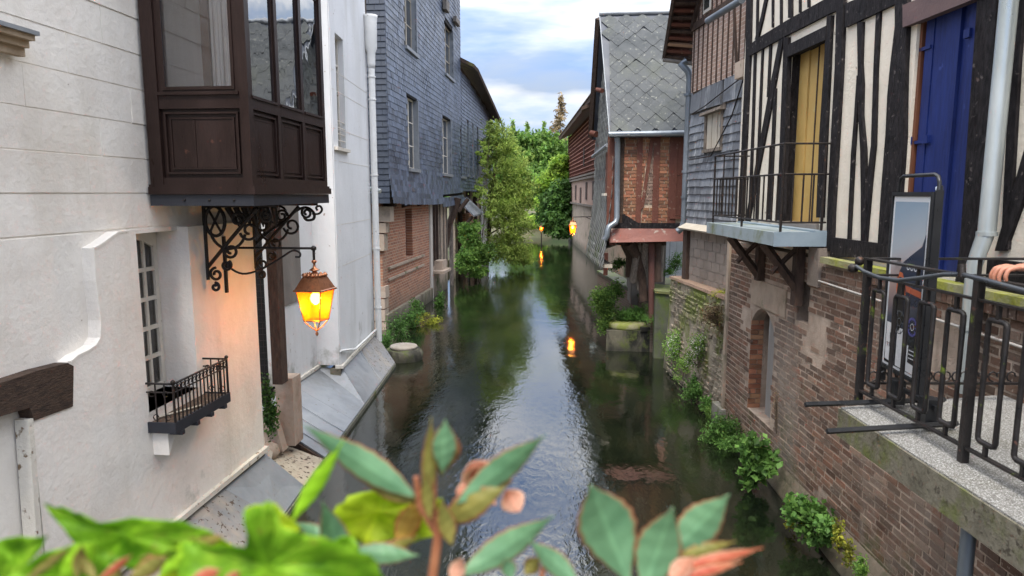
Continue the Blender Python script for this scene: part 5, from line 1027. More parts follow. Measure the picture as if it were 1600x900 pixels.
while z < 8.7:
    u = .0+(.17 if row % 2 else 0)
    while u < 3.6:
        if z < gz(u)-.35:
            fl = .22*max(0, (4.4-z)/2)**1.5; d_ = .19
            st.add([W7.pt(u, z-d_, fl+.012), W7.pt(u+.17, z, fl*.8+.0), W7.pt(u, z+d_, fl*.7-.02), W7.pt(u-.17, z, fl*.8+.0), W7.pt(u, z-d_, fl-.01)], [(0, 1, 2, 3), (0, 4, 1), (3, 4, 0)])
        u += .34
    z += .17; row += 1
st.build('hung_diamond_slates', slatewall, h6, kind='stuff')
MB().tube([V(926, 245, 19.6), V(938, 236, 18.0), V(949, 227, 16.8)], .05, 6).build('lead_roll', zinc, h6)
MB().wbox(W7, .35, .75, 4.0, 5.0, .0, .06).build('side_window', redtimber, h6); MB().wbox(W7, .3, .8, 3.94, 4.0, 0, .14).build('window_sill', whitepaint, h6)
MB().wbox(W7, -.02, .2, 2.75, 5.4, -.1, .03).build('corner_post', redtimber, h6)
MB().wbox(W7, .0, 3.6, 2.2, 2.28, -.05, .16).build('drip_board', paleboard, h6)
# props below
def prop(pts, r, m=greytimber, nm='prop'): MB().tube([V(*p) for p in pts], r, 7).build(nm, m, h6)
prop([(983, 378, 17), (997, 400, 17.2), (1004, 440, 17.3), (1006, 470, 17.3)], [.16, .15, .12, .12], browntimber)
prop([(999, 378, 17.1), (995, 410, 17.2), (990, 440, 17.4)], .12); prop([(1012, 378, 17), (1004, 420, 17.3), (1002, 452, 17.4)], .13)
prop([(975, 378, 17.6), (985, 400, 17.9), (984, 432, 18)], .12, browntimber); prop([(975, 382, 17.2), (996, 388, 17.2), (1014, 386, 17.2)], .09, browntimber)
prop([(1018, 380, 16.9), (1018, 505, 16.9)], .08, M('dark_red_post', [(.07, .03, .025), (.12, .05, .04)], .8), 'red_post'); prop([(1027, 380, 17.0), (1027, 440, 17.0)], .11, browntimber); prop([(1033, 380, 17.1), (1032, 440, 17.1)], .07, greytimber)
MB().box(.95, 2.3, 17.0, 20.2, z0_-.12, z0_+.02).build('floor_joists', oldbeam, h6)
MB().box(1.6, 2.5, 18.5, 20.0, 1.0, 2.7).build('back_panel', greyboard, h6)
wt = thing('brick_base_wall', 'low brown brick wall under the timber props of the hut', 'wall', (1.5, 20, 0))
Wb = Wall((2.0, 17.2), (.9, 24)); mb = MB(); mb.wbox(Wb, 0, 6.9, -.6, 1.24, -.4, 0); mb.build('wall_body', Mbrick('mossy_base_brick', Wb, (.14, .085, .06), (.1, .065, .05), (.2, .16, .12), .22, .07, (.14, .12, .07), damp=True), wt)
MB().wbox(Wb, 0, 6.9, 1.24, 1.32, -.45, .03).build('coping', darkgreen, wt)
wt = thing('cross_wall', 'short dark wall with green mossy coping beside the hut props', 'wall', (2.4, 16.6, 0))
MB().box(2.02, 2.75, 16.55, 16.8, -.6, 1.62).build('wall_body', darkgreen, wt); MB().hexa([(2.0, 16.5, 1.62), (2.8, 16.5, 1.55), (2.8, 17.9, 1.55), (2.0, 17.9, 1.62), (2.0, 16.5, 1.68), (2.8, 16.5, 1.6), (2.8, 17.9, 1.6), (2.0, 17.9, 1.68)]).build('coping', M('moss_coping', [(.08, .085, .04), (.15, .16, .06)], .95, 6, bump=1, moss=((.16, .2, .04), .45, .58, 3)), wt)
sh_ = thing('pale_shed', 'pale grey boarded shed wall glimpsed between the hut and the slate house', 'shed', (3, 21, 1.6))
for k in range(9): MB().box(2.3+k*.2, 2.49+k*.2, 20.6, 20.7, 1.5, 3.6).build('board', M('pale_board', [(.4, .42, .44), (.5, .52, .54)], .8, 3) if k == 0 else bpy.data.materials['pale_board'], sh_)
mb = MB(); mb.box(2.1, 6, 17, 28, .4, 1.3); struct(mb, 'bank', M('weedy_bank', [(.05, .07, .025), (.1, .09, .05)], .95, 3, bump=1))

# ---- red tile-hung house farther down
h7 = thing('red_tile_hung_house', 'reddish tile hung riverside house with mossy tiled eaves at the far right bank', 'house', (1.5, 38, 0))
W8 = Wall((2.25, 28), (-.34, 60)); U8 = 32.1; ez = 8.75
MB().wbox(W8, 0, U8, -.6, 3.2, -3, 0).build('lower_wall', render_old, h7)
rt = Mbrick('red_hung_tiles', W8, (.5, .23, .16), (.36, .17, .12), (.07, .04, .035), .8, .3, (.2, .13, .1), sq=.0)
MB().wbox(W8, 0, U8, 3.2, 5.1, -3, .04).build('middle_wall', M('pink_render', [(.3, .19, .15), (.4, .28, .22)], .9, 2, bump=.5), h7)
MB().wbox(W8, 0, U8, 5.1, ez, -3, .0).build('upper_wall', rt, h7)
for k in range(54): MB().wbox(W8, .3+k*.6, .36+k*.6, 5.1, ez, 0, .05).build('hung_tile_batten', redtimber, h7)
for k in range(13): MB().wbox(W8, 0, U8, 5.1+k*.28, 5.14+k*.28, 0.0, .07).build('tile_course', rt, h7)
for uu, zz in ((20, 3.3), (16, 3.6), (24, 3.5), (12, 3.6), (28, 3.4)): MB().wbox(W8, uu, uu+.9, zz, zz+1.1, .04, .09).build('window', browntimber, h7)
MB().wbox(W8, 18, 18.6, 5.8, 7, .05, .09).build('window', browntimber, h7)
for z_ in (5.1, 4.9, 3.2): MB().wbox(W8, 0, U8, z_, z_+.12, .04, .2).build('timber', greytimber, h7)
MB().wbox(W8, U8-.4, U8+.05, 1.2, ez, .0, .12).build('corner_post', redtimber, h7)
mb = MB(); mb.hexa([W8.pt(-.5, ez-.2, .85), W8.pt(U8+.6, ez-.2, .85), W8.pt(U8+.6, ez+1.6, -3.2), W8.pt(-.5, ez+1.6, -3.2), W8.pt(-.5, ez-.02, .9), W8.pt(U8+.6, ez-.02, .9), W8.pt(U8+.6, ez+1.9, -3.3), W8.pt(-.5, ez+1.9, -3.3)]); mb.build('roof', tile, h7)
st = MB()
for k in range(100): u_ = -.4+k*.33; st.hexa([W8.pt(u_, ez+.0, .95), W8.pt(u_+.3, ez, .95), W8.pt(u_+.3, ez+.3, .2), W8.pt(u_, ez+.3, .2), W8.pt(u_, ez+.06, .95), W8.pt(u_+.3, ez+.06, .95), W8.pt(u_+.3, ez+.36, .2), W8.pt(u_, ez+.36, .2)])
st.build('eaves_tiles', tile, h7, kind='stuff')
dz_ = V(918, 172, 36); MB().hexa([dz_+Vector(v) for v in ((-.3, 0, .0), (1.2, 0, .6), (1.2, 1, .6), (-.3, 1, 0), (-.3, 0, .15), (1.2, 0, 1.0), (1.2, 1, 1.0), (-.3, 1, .15))]).build('upper_roof', tile, h7); MB().box(dz_.x+.2, dz_.x+1.5, 36.1, 37, dz_.z-1.3, dz_.z+.4).build('upper_gable', whitepaint, h7)
MB().tube([V(926, 372, 27), V(928, 382, 27), V(940, 400, 25.5)], .09, 8).build('waste_pipe', galv, h7)
MB().tube([V(947, 395, 22), V(946, 430, 22)], .08, 6).build('rusty_post', redtimber, h7)
L2 = V(895, 339, 29.0)
def arm2(t):
    mb = MB(); mb.tube([Vector(L2), Vector((2.2, 29.0, L2.z+.06))], .025, 6); mb.tube([Vector((.5, 29, L2.z+.03)), Vector((1.2, 29, L2.z-.3)), Vector((2.2, 29, L2.z-.6))], .018, 6); mb.build('wall_arm', iron, t)
lantern('wall_lantern', 'small glowing orange lantern hanging over the water before the red tile hung house', Vector(L2), .78, math.pi/4+.1, 'lit copper wall lanterns', arm2, 10)
L3 = V(846, 350, 56.0)
def arm3(t): MB().tube([Vector(L3), Vector(L3)+Vector((0, 0, .1)), Vector((L3.x, 56, -.3))+Vector((0, .3, 0))], .05, 6).build('post', iron, t)
lantern('post_lantern', 'tiny distant orange lantern glowing beside the weir below the trees', Vector(L3), .62, 0, 'lit copper wall lanterns', arm3, 4)

# ================================================================== vegetation
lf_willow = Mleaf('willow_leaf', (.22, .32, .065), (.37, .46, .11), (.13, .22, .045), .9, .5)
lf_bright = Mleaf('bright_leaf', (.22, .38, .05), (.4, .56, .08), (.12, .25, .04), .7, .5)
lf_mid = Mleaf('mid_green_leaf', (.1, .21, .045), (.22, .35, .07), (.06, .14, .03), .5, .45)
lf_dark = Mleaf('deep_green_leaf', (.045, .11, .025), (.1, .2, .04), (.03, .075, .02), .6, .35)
lf_con = Mleaf('conifer_needles', (.2, .34, .07), (.34, .5, .1), (.13, .25, .06), .6, .4)
lf_brown = Mleaf('rusty_conifer_needles', (.34, .25, .13), (.46, .35, .2), (.22, .17, .09), .6, .3)
lf_yel = Mleaf('yellow_flowering_leaf', (.3, .32, .04), (.42, .42, .06), (.16, .24, .04), 3, .4)
lf_fern = Mleaf('wall_plant_leaf', (.06, .15, .03), (.14, .27, .06), (.04, .1, .02), 3, .35)
lf_dry = Mleaf('dry_plant_leaf', (.15, .09, .05), (.24, .16, .09), (.1, .09, .04), 3, .2)
fl_white = Mleaf('small_white_flower', (.6, .58, .56), (.7, .66, .66), None, 3, .3)
def leaf(mb, p, s, asp, up=.0, drop=0):
    a = Vector((random.gauss(0, 1), random.gauss(0, 1), random.gauss(0, 1)-drop)).normalized(); b = a.cross(Vector((random.gauss(0, 1), random.gauss(0, 1), random.gauss(0, 1)+.01))).normalized()
    a = a*s; b = b*s*asp; n = a.cross(b).normalized()*s*.12
    i = len(mb.v); mb.v += [tuple(p-a), tuple(p+b+n), tuple(p+a), tuple(p-b+n)]; mb.f.append((i, i+1, i+2, i+3)); mb.sm.append(False)
def cloud(lobes, s, asp=.45, drop=0, k=.42, sub=True):
    mb = MB()
    for c, rx, ry, rz, n in lobes:
        m = max(1, n//26) if sub else n
        for _ in range(m):
            d = Vector((random.gauss(0, 1), random.gauss(0, 1), random.gauss(0, 1))).normalized()*(random.random()**k)
            q = Vector(c)+Vector((d.x*rx, d.y*ry, d.z*rz)); cs = min(rx, rz)*random.uniform(.12, .26)
            for _ in range(n//m if sub else 1):
                leaf(mb, q+(Vector((random.gauss(0, cs), random.gauss(0, cs), random.gauss(0, cs*.7))) if sub else Vector()), s*random.uniform(.6, 1.25), asp, 0, drop)
    return mb
def Lb(px, py, Y, rx, rz, n, ry=None): # lobe given by where it stands
    c = ony(px, py, Y); return (Vector(c), rx*Y/F, (ry or rx*Y/F*.9), rz*Y/F, n)
def tree(name, label, cat, lobes, m, base, tr, s, asp=.45, drop=0, group='trees beyond the bend of the river', bm=bark, crown='crown', k=.42):
    t = thing(name, label, cat, base, group); B = Vector(base); mb = MB()
    top = max(lobes, key=lambda l: l[0].z)[0]; mid = B.lerp(top, .5)+Vector((.1, 0, 0)); mb.tube([B-Vector((0, 0, .3)), B.lerp(mid, .5)+Vector((.06*tr*10, 0, 0)), mid, top], [tr, tr*.8, tr*.5, tr*.12], 7)
    for l in lobes:
        st_ = B.lerp(top, max(.15, min(.75, (l[0].z-B.z)/max(.1, top.z-B.z)*.6))); mb.tube([st_, st_.lerp(l[0], .5)+Vector((0, 0, .12*tr)), l[0]], [tr*.35, tr*.22, tr*.06], 5)
    mb.build('trunk', bm, t); cloud(lobes, s, asp, drop, k).build(crown, m, t); return t
tree('willow_tree', 'yellow green drooping willow leaning from the left bank over the water', 'tree',
     [Lb(778, 225, 37, 28, 34, 2600), Lb(797, 265, 37, 29, 40, 2600), Lb(785, 310, 36.5, 30, 40, 2600), Lb(802, 345, 36, 30, 34, 2500), Lb(792, 385, 36, 36, 30, 2600), Lb(820, 398, 36, 18, 16, 900), Lb(765, 250, 37, 14, 40, 900), Lb(815, 300, 37, 20, 30, 1200)], lf_willow, (-4.9, 37, .3), .16, .115, .28, .8)
tree('riverside_bush', 'dark green leafy shrub under the slate wing at the left waterline', 'shrub',
     [Lb(735, 365, 31, 20, 22, 1500), Lb(752, 395, 31, 22, 22, 1700), Lb(728, 408, 30.5, 18, 22, 1300), Lb(746, 425, 30.5, 16, 12, 700)], lf_mid, (-4.8, 31, -.1), .07, .09, .5, group=None)
tree('slender_sapling', 'thin feathery sapling in front of the lower slate wing', 'tree',
     [Lb(757, 250, 33, 12, 30, 330), Lb(750, 300, 33, 14, 24, 330), Lb(765, 205, 33, 9, 18, 150), Lb(768, 330, 33, 10, 26, 260)], lf_willow, (-4.6, 33, .1), .035, .1, .35, group=None)
tree('broadleaf_tree', 'dark broadleaf tree hanging over the far water beside the red house', 'tree',
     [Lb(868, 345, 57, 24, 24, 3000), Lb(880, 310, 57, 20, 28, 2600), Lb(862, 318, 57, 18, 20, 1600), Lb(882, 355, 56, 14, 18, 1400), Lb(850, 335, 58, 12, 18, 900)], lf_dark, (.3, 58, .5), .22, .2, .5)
tree('broadleaf_tree', 'bright lime green tree crown above the dark one', 'tree',
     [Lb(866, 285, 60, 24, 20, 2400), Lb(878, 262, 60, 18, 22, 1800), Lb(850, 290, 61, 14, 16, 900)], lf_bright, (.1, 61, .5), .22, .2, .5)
tree('broadleaf_tree', 'rounded mid green tree in the middle distance left of the conifer', 'tree',
     [Lb(850, 232, 178, 32, 26, 3400), Lb(828, 262, 174, 30, 30, 3200), Lb(866, 248, 178, 26, 28, 2600), Lb(812, 225, 176, 18, 22, 1700), Lb(835, 290, 170, 26, 26, 2400), Lb(838, 312, 166, 22, 18, 1800)], lf_mid, (-7, 176, 2), .6, .6, .5)
tree('broadleaf_tree', 'pale green bushy tree low over the far bank', 'tree', [Lb(832, 350, 64.5, 22, 14, 1500), Lb(812, 345, 65, 16, 20, 1200), Lb(846, 318, 65, 14, 18, 1000)], lf_bright, (-3.4, 65, .5), .15, .2, .5)
def conifer(label, px, ytop, ybot, Y, wpx, m, n=10, per=150, s=.22, sparse=1.0):
    top = ony(px, ytop, Y); bot = ony(px, ybot, Y); t = thing('conifer_tree', label, 'tree', (top.x, Y, .9), 'conifers on the skyline')
    MB().tube([(top.x, Y, .6), (top.x, Y, top.z)], [.5, .05], 6).build('trunk', bark, t); mb = MB(); hh_ = top.z-bot.z
    for i in range(n*4):
        f = (i+.5)/(n*4); r = wpx*Y/F*f**.9*random.uniform(.65, 1.1); a = random.random()*6.283; z = top.z-hh_*f
        for q in range(int(per*sparse/4*(.35+f))):
            g = random.random()**.7; leaf(mb, Vector((top.x+math.cos(a)*r*g+random.gauss(0, s*.5), Y+math.sin(a)*r*g, z-.25*r*g+random.gauss(0, s*.5))), s*random.uniform(.6, 1.2), .3)
    mb.build('crown', m, t); return t
conifer('rusty brown conifer, tallest tree on the skyline', 876, 150, 250, 250, 30, lf_brown, 12, 190, .8)
conifer('green pointed conifer rising just above the willow', 801, 188, 290, 240, 14, lf_con, 10, 200, .68)
conifer('green pointed conifer between the willow and the rusty conifer', 824, 192, 290, 245, 15, lf_con, 10, 200, .68)
conifer('bushy green conifer left of the rusty conifer', 850, 190, 290, 255, 18, lf_con, 10, 220, .68)
conifer('slim light conifer peeping over the slate wing', 776, 184, 280, 220, 12, lf_con, 9, 160, .6, .5)
conifer('small dark conifer at the foot of the rusty one', 890, 196, 290, 230, 12, lf_con, 8, 200, .6)
mb = cloud([Lb(x, 265+random.uniform(-20, 20), 280, 44, 42, 3000, 10) for x in range(690, 1000, 28)]+[Lb(x, 300, 120, 40, 26, 2400, 5) for x in range(690, 1000, 28)], .8, .5)
o = mb.build('background_wood', lf_mid); o['kind'] = 'stuff'; o['label'] = 'green wood closing the view behind the trees'
# wall plants and bank plants
def plant(label, lobes, m, s, asp=.45, name='wall_plant', extra=None, group='wild plants along the walls'):
    c = lobes[0][0]; base = Vector((c.x, c.y, c.z-lobes[0][3])); t = thing(name, label, 'plant', base, group); mb = MB()
    s_big = s > .05
    lobes = [(l[0]+Vector((random.gauss(0, l[1]*.45), random.gauss(0, l[2]*.45), random.gauss(0, l[3]*.5))), l[1]*.55, l[2]*.55, l[3]*.5, int(l[4]//2.6)) for l in lobes for _ in range(6)]; s *= .7
    for l in lobes:
        for q in range(2): e = l[0]+Vector((random.uniform(-1, 1)*l[1]*.7, random.uniform(-1, 1)*l[2]*.7, random.uniform(-.3, .9)*l[3])); mb.tube([base, base.lerp(e, .5)+Vector((0, 0, .02)), e], [.006, .005, .002], 4)
    mb.build('stem', bark, t); cloud([(l[0], l[1]*1.9, l[2]*1.9, l[3]*1.8, int(l[4]*1.6)) for l in lobes], s, asp, sub=False, k=1.25).build('foliage', m, t)
    if extra: cloud([(l[0], l[1]*1.08, l[2]*1.1, l[3]*1.05, extra[1]) for l in lobes], extra[2], .9, sub=False, k=.2).build('flowers', extra[0], t, kind='stuff')
    return t
plant('ferny green plant at the foot of the white house corner', [Lb(606, 545, 16.6, 12, 20, 420), Lb(622, 515, 17.5, 18, 22, 500)], lf_fern, .055)
plant('tall green weeds beside the orange brick base', [Lb(640, 500, 19.8, 14, 18, 420), Lb(652, 488, 20.5, 10, 14, 240)], lf_fern, .06)
plant('bright yellow flowering weed trailing over the left waterline', [Lb(676, 498, 20.6, 14, 8, 240), Lb(652, 502, 20.2, 10, 8, 130)], lf_yel, .055)
plant('small fern clinging under the stone trough', [Lb(684, 468, 24, 8, 18, 300)], lf_fern, .06)
plant('dark leafy bush at the river edge before the hut props', [Lb(950, 470, 17.9, 22, 26, 1100), Lb(940, 500, 17.7, 14, 12, 380), Lb(962, 452, 18.4, 12, 14, 300)], lf_mid, .055)
plant('low bright green weeds behind the mossy round cap', [Lb(992, 487, 17.9, 24, 12, 900), Lb(975, 492, 17.8, 14, 10, 300)], lf_fern, .045)
plant('grassy green weeds at the foot of the cross wall', [Lb(1022, 496, 17.0, 16, 12, 600)], lf_fern, .04, .2)
plant('green weeds in the gap behind the mossy cross wall', [Lb(1052, 412, 17.8, 12, 14, 260), Lb(1045, 425, 17.6, 10, 8, 160)], lf_fern, .05, .25)
plant('mossy tuft on the wall before the drip board', [Lb(967, 412, 19.5, 12, 8, 260)], lf_fern, .05)
wr = lambda x, y, o=.12: WR.pt(*WR.px(x, y, o), o)
def Lw(x, y, rx, rz, n, W=WR, o=.12):
    c = W.pt(*W.px(x, y, o), o); Y = c.y; return (c, rx*Y/F, rx*Y/F, rz*Y/F, n)
plant('rounded plant dotted with white daisies low on the rubble wall', [Lw(1054, 538, 17, 28, 900)], lf_mid, .04, .4, extra=(fl_white, 260, .009))
plant('second white flowered plant, nearer on the rubble wall', [Lw(1092, 548, 15, 28, 620)], lf_mid, .038, .4, extra=(fl_white, 170, .009))
plant('dry russet plant near the top of the rubble wall', [Lw(1122, 492, 22, 18, 520)], lf_dry, .035, .3)
plant('small fern on top of the rubble wall', [Lw(1130, 462, 16, 8, 220, WR, -.1)], lf_yel, .04, .3)
plant('trailing green plant at the foot of the rubble wall', [Lw(1090, 615, 16, 18, 420), Lw(1082, 598, 9, 14, 160), Lw(1106, 632, 10, 10, 160)], lf_fern, .045)
plant('thick green plant at the brick wall corner near the niche', [Lw(1130, 655, 19, 26, 900, W1, .35), Lw(1126, 690, 12, 14, 300, W1, .4)], lf_fern, .04)
plant('broad leaved plant growing below the arched niche', [Lw(1188, 712, 26, 22, 330, W1, .42), Lw(1182, 740, 16, 14, 160, W1, .42)], lf_fern, .075, .7)
plant('glossy round leaved plant at the brick wall waterline', [Lw(1262, 808, 26, 30, 420, W1, .38), Lw(1285, 828, 16, 14, 200, W1, .38)], lf_fern, .05, .8)
plant('yellowing seedlings at the side of the glossy plant', [Lw(1238, 805, 9, 16, 60, W1, .42)], lf_yel, .04, .6)
plant('straggly yellow green creeper low on the brick wall', [Lw(1312, 835, 10, 26, 110, W1, .3), Lw(1325, 868, 9, 20, 70, W1, .32)], lf_yel, .03, .6)
for (x, y, rx_, rz_, n_, m_, lb_) in ((1068, 575, 10, 14, 200, lf_mid, 'small weed at the waterline between the daisy plants and the trailing plant'), (1112, 645, 10, 12, 220, lf_mid, 'little weed tucked between the trailing plant and the wall corner'), (1150, 690, 12, 14, 260, lf_fern, 'fern at the wall foot below the corner plant'), (1345, 885, 10, 14, 130, lf_mid, 'small plant at the very bottom of the brick wall')):
    plant(lb_, [Lw(x, y, rx_, rz_, n_, WR if x < 1120 else W1, .12 if x < 1120 else .36)], m_, .035, .4)
plant('thin upright weed against the brickwork beside the grey panel', [Lw(1215, 640, 7, 40, 60, W1, .14)], lf_dry, .025, .2)
plant('climber tangled in the dark gap beside the oak post', [Lb(418, 615, 8.9, 9, 50, 320)], lf_dark, .045, .6)

# ================================================================== deck, railing, advertising stand, hose, person
DZ = 2.52
e0_ = onz(1310, 635, DZ); e1_ = onz(1600, 823, DZ); dd = (e1_-e0_).normalized(); e2_ = e0_+dd*7
wl0, wl1 = W1.pt(5.25, DZ, OB), W1.pt(-1.0, DZ, OB)
dk = thing('gravel_deck', 'concrete footbridge landing surfaced with exposed gravel on the right', 'deck', (2.6, 3, DZ))
def slab(poly, z0, z1, nm, m, p): n = len(poly); return MB().add([(x, y, z0) for x, y in poly]+[(x, y, z1) for x, y in poly], [tuple(range(n))[::-1], tuple(range(n, 2*n))]+[(i, (i+1) % n, (i+1) % n+n, i+n) for i in range(n)]).build(nm, m, p)
poly = [(e0_.x, e0_.y), (e2_.x, e2_.y), (wl1.x, wl1.y), (wl0.x, wl0.y)][::1]
slab(poly, DZ-.21, DZ-.012, 'concrete_slab', concrete, dk)
slab([(e0_.x+.012, e0_.y-.012), (e2_.x+.012, e2_.y), (wl1.x, wl1.y), (wl0.x, wl0.y-.01)], DZ-.012, DZ, 'gravel_surface', gravel, dk)
pu_ = onz(1500, 832, DZ-.2); MB().tube([(pu_.x+.1, pu_.y+.1, -.8), (pu_.x+.1, pu_.y+.1, DZ-.21)], .036, 12).build('support_pipe', zincpipe, dk)
rl = thing('iron_railing', 'black iron railing with looped bars along the gravel landing', 'railing', (2.08, 4, DZ))
p1 = onz(1341, 628, DZ); p2 = onz(1504, 722, DZ); rd = (p2-p1).normalized(); rn = Vector((-rd.y, rd.x, 0)); 
if rn.x < 0: rn = -rn
sp = (p2-p1).length; ztop = ony(1341, 404, p1.y).z; zs2 = ztop-.115; zbr = ony(1341, 609, p1.y).z
def rb(a, c, w, h, nm, p=rl, m=iron):           # flat bar of width w (horizontal) and height h
    a, c = Vector(a), Vector(c); t = (c-a).normalized(); s_ = t.cross(Vector((0, 0, 1))); s_ = s_.normalized()*w/2 if s_.length > .1 else rn*w/2
    u = s_.normalized().cross(t).normalized()*h/2
    return MB().hexa([a-s_-u, a+s_-u, c+s_-u, c-s_-u, a-s_+u, a+s_+u, c+s_+u, c-s_+u]).build(nm, m, p)
ends = p1+rd*6.2
railm = M('chipped_black_rail', [(.012, .012, .013), (.028, .024, .023)], .38, 14, bump=.3, bsc=60, metal=0, spec=.25, speck=((.09, .045, .035), .66, .72, 16), moss=((.16, .22, .03), .6, .68, 7))
Z = lambda p, z: Vector((p.x, p.y, z))
rb(Z(p1-rd*.02, ztop), Z(ends, ztop), .05, .014, 'top_rail', m=railm); rb(Z(p1, zs2), Z(ends, zs2), .03, .014, 'mid_rail', m=railm); rb(Z(p1, zbr), Z(ends, zbr), .03, .014, 'bottom_rail', m=railm)
for k in range(7):
    q = p1+rd*sp*k; 
    rb(Z(q, DZ), Z(q, ztop-.007), .042, .042, 'post', m=railm)
def rrect(c, w, z0, z1, r=.012):
    pts = []; rr_ = .02
    for (sx, zc_, a0) in ((1, z1-rr_, 0), (-1, z1-rr_, 90), (-1, z0+rr_, 180), (1, z0+rr_, 270)):
        for a in (0, 45, 90): an = R(a0+a); pts.append(c+rd*(sx*(w/2-rr_)+rr_*math.cos(an))+Vector((0, 0, zc_+rr_*math.sin(an)-c.z)))
    return pts
for k in range(24):
    c_ = p1+rd*(sp*(k//4)+sp*((k % 4)+.62)/4.25); m2 = MB(); m2.tube(rrect(c_, .13, zbr+.075, zs2-.09), .0155, 6, closed=True); m2.build('looped_bar', railm, rl)
    rb(Z(c_, zbr), Z(c_, zbr+.075), .02, .02, 'stub', m=railm); rb(Z(c_, zs2-.09), Z(c_, zs2), .02, .02, 'stub', m=railm)
    if k % 2: c2 = c_+rd*.15; rb(Z(c2, zs2), Z(c2, ztop), .016, .016, 'stub', m=railm)
q = Z(W1.pt(5.05, 0, OB), 0); q1 = Vector((q.x, q.y, 0)); ed_ = (q1-Z(p1, 0)); 
rb(Z(p1, ztop), Z(q1, ztop), .05, .014, 'top_rail', m=railm); rb(Z(p1, zs2), Z(q1, zs2), .03, .014, 'mid_rail', m=railm); rb(Z(p1, zbr+.05), Z(q1, zbr+.05), .03, .014, 'bottom_rail', m=railm)
for k in range(1, 9):
    c_ = Z(p1, 0)+ed_*k/9
    if k % 3 == 0: rb(Z(c_, zbr), Z(c_, ztop), .02, .02, 'bar', m=railm)
    sc2 = MB(); 
    for s_ in (1, -1): sc2.tube([Vector((c_.x+s_*(.035+.03*math.cos(a*.8)), c_.y, zbr+.1+.035*math.sin(a*.8))) for a in range(7)], .006, 5)
    sc2.build('scroll', railm, rl)
# hose looping along the rail
hs = thing('rubber_hose', 'black hose tied along the outside of the looped railing', 'hose', (2, 4.9, 3.4))
hp = [onz(1600, 462, ztop-.03), ] 
pts = [ony(1338, 416, 4.86), ony(1350, 424, 4.78), ony(1375, 434, 4.55), ony(1405, 438, 4.33), ony(1440, 434, 4.1), ony(1475, 429, 3.9), ony(1505, 429, 3.72), ony(1540, 438, 3.5), ony(1580, 449, 3.28), ony(1625, 461, 3.08)]
MB().tube(pts, .013, 8).build('tube', M('black_rubber', [(.03, .034, .04), (.05, .055, .06)], .35, 6, bump=.05), hs)
kb = MB(); kb.lathe(ony(1333, 419, 4.9), [(.012, -.03), (.033, -.018), (.036, .012), (.015, .032)], 10); kb.lathe(ony(1343, 408, 4.9), [(.012, -.03), (.03, -.018), (.03, .012), (.015, .03)], 10); kb.build('end_fitting', iron, hs)
kb = MB(); kb.tube([ony(1504, 428, 3.72)+Vector((0, 0, -.02)), ony(1502, 422, 3.74)+Vector((0, 0, .03))], .02, 6); kb.build('tie', iron, hs)
# advertising stand
ad = thing('advertising_stand', 'black framed pavement poster stand with a car poster, on the gravel landing', 'sign', (2.28, 4.6, DZ))
AX = 2.27; WA = Wall((AX, 4.32), (AX, 4.86)); uA0, uA1 = WA.px(1448, 400)[0], WA.px(1391, 400)[0]; zA1 = WA.px(1420, 307)[1]; zA0 = WA.px(1391, 572)[1]
blk = M('black_plastic_frame', [(.012, .013, .015), (.02, .021, .024)], .35, 5, bump=.05)
m2 = MB(); m2.wbox(WA, uA0-.02, uA1+.02, zA0-.03, zA1+.03, -.03, -.002); m2.build('backing_panel', blk, ad)
m2 = MB()
for (a, c, e, g) in ((uA0-.035, uA0-.012, DZ+.12, zA1+.03), (uA1+.005, uA1+.02, DZ+.12, zA1+.03), (uA0-.012, uA1+.005, zA0-.03, zA0-.004), (uA0-.012, uA1+.005, zA1+.004, zA1+.03)): m2.wbox(WA, a, c, e, g, -.035, .012)
m2.wbox(WA, uA0-.045, uA0-.035, DZ+.05, zA1+.04, -.05, .0); m2.build('frame', blk, ad)
pa = lambda u, z, o=-.03: WA.pt(u, z, o)
zh = zA1+.14; uc0, uc1 = uA0-.02, uA1+.01
m2 = MB().tube([pa(uc0, zA0+.2), pa(uc0, zh-.05), pa(uc0+.02, zh-.015), pa(uc0+.06, zh), pa(uc1-.06, zh), pa(uc1-.02, zh-.015), pa(uc1, zh-.05), pa(uc1, zA0+.2)], .013, 8); m2.build('carrying_handle', galv if 0 else blk, ad)
m2 = MB().tube([pa(uc0, DZ+.05, -.06), pa(uc0, zA1, -.05), pa(uc0, zh-.07, -.04)], .012, 8); m2.tube([pa(uc1, DZ+.05, -.06), pa(uc1, zA1, -.05)], .012, 8); m2.build('rear_leg', blk, ad)
for zf in ((1258, 632, 1400, 627), (1292, 674, 1425, 666)):
    a = onz(zf[0], zf[1], DZ+.045); c = onz(zf[2], zf[3], DZ+.045); c = a+(c-a)*1.55; MB().tube([a, c], .019, 4).build('foot_bar', blk, ad)
a = onz(1262, 632, DZ+.045); m2 = MB(); m2.box(AX-.05, AX+.03, 4.34, 4.44, DZ+.03, DZ+.2); m2.box(AX-.05, AX+.03, 4.78, 4.88, DZ+.03, DZ+.2); m2.box(AX-.02, AX+.0, 4.3, 4.9, DZ+.14, DZ+.17); m2.build('base_block', blk, ad)
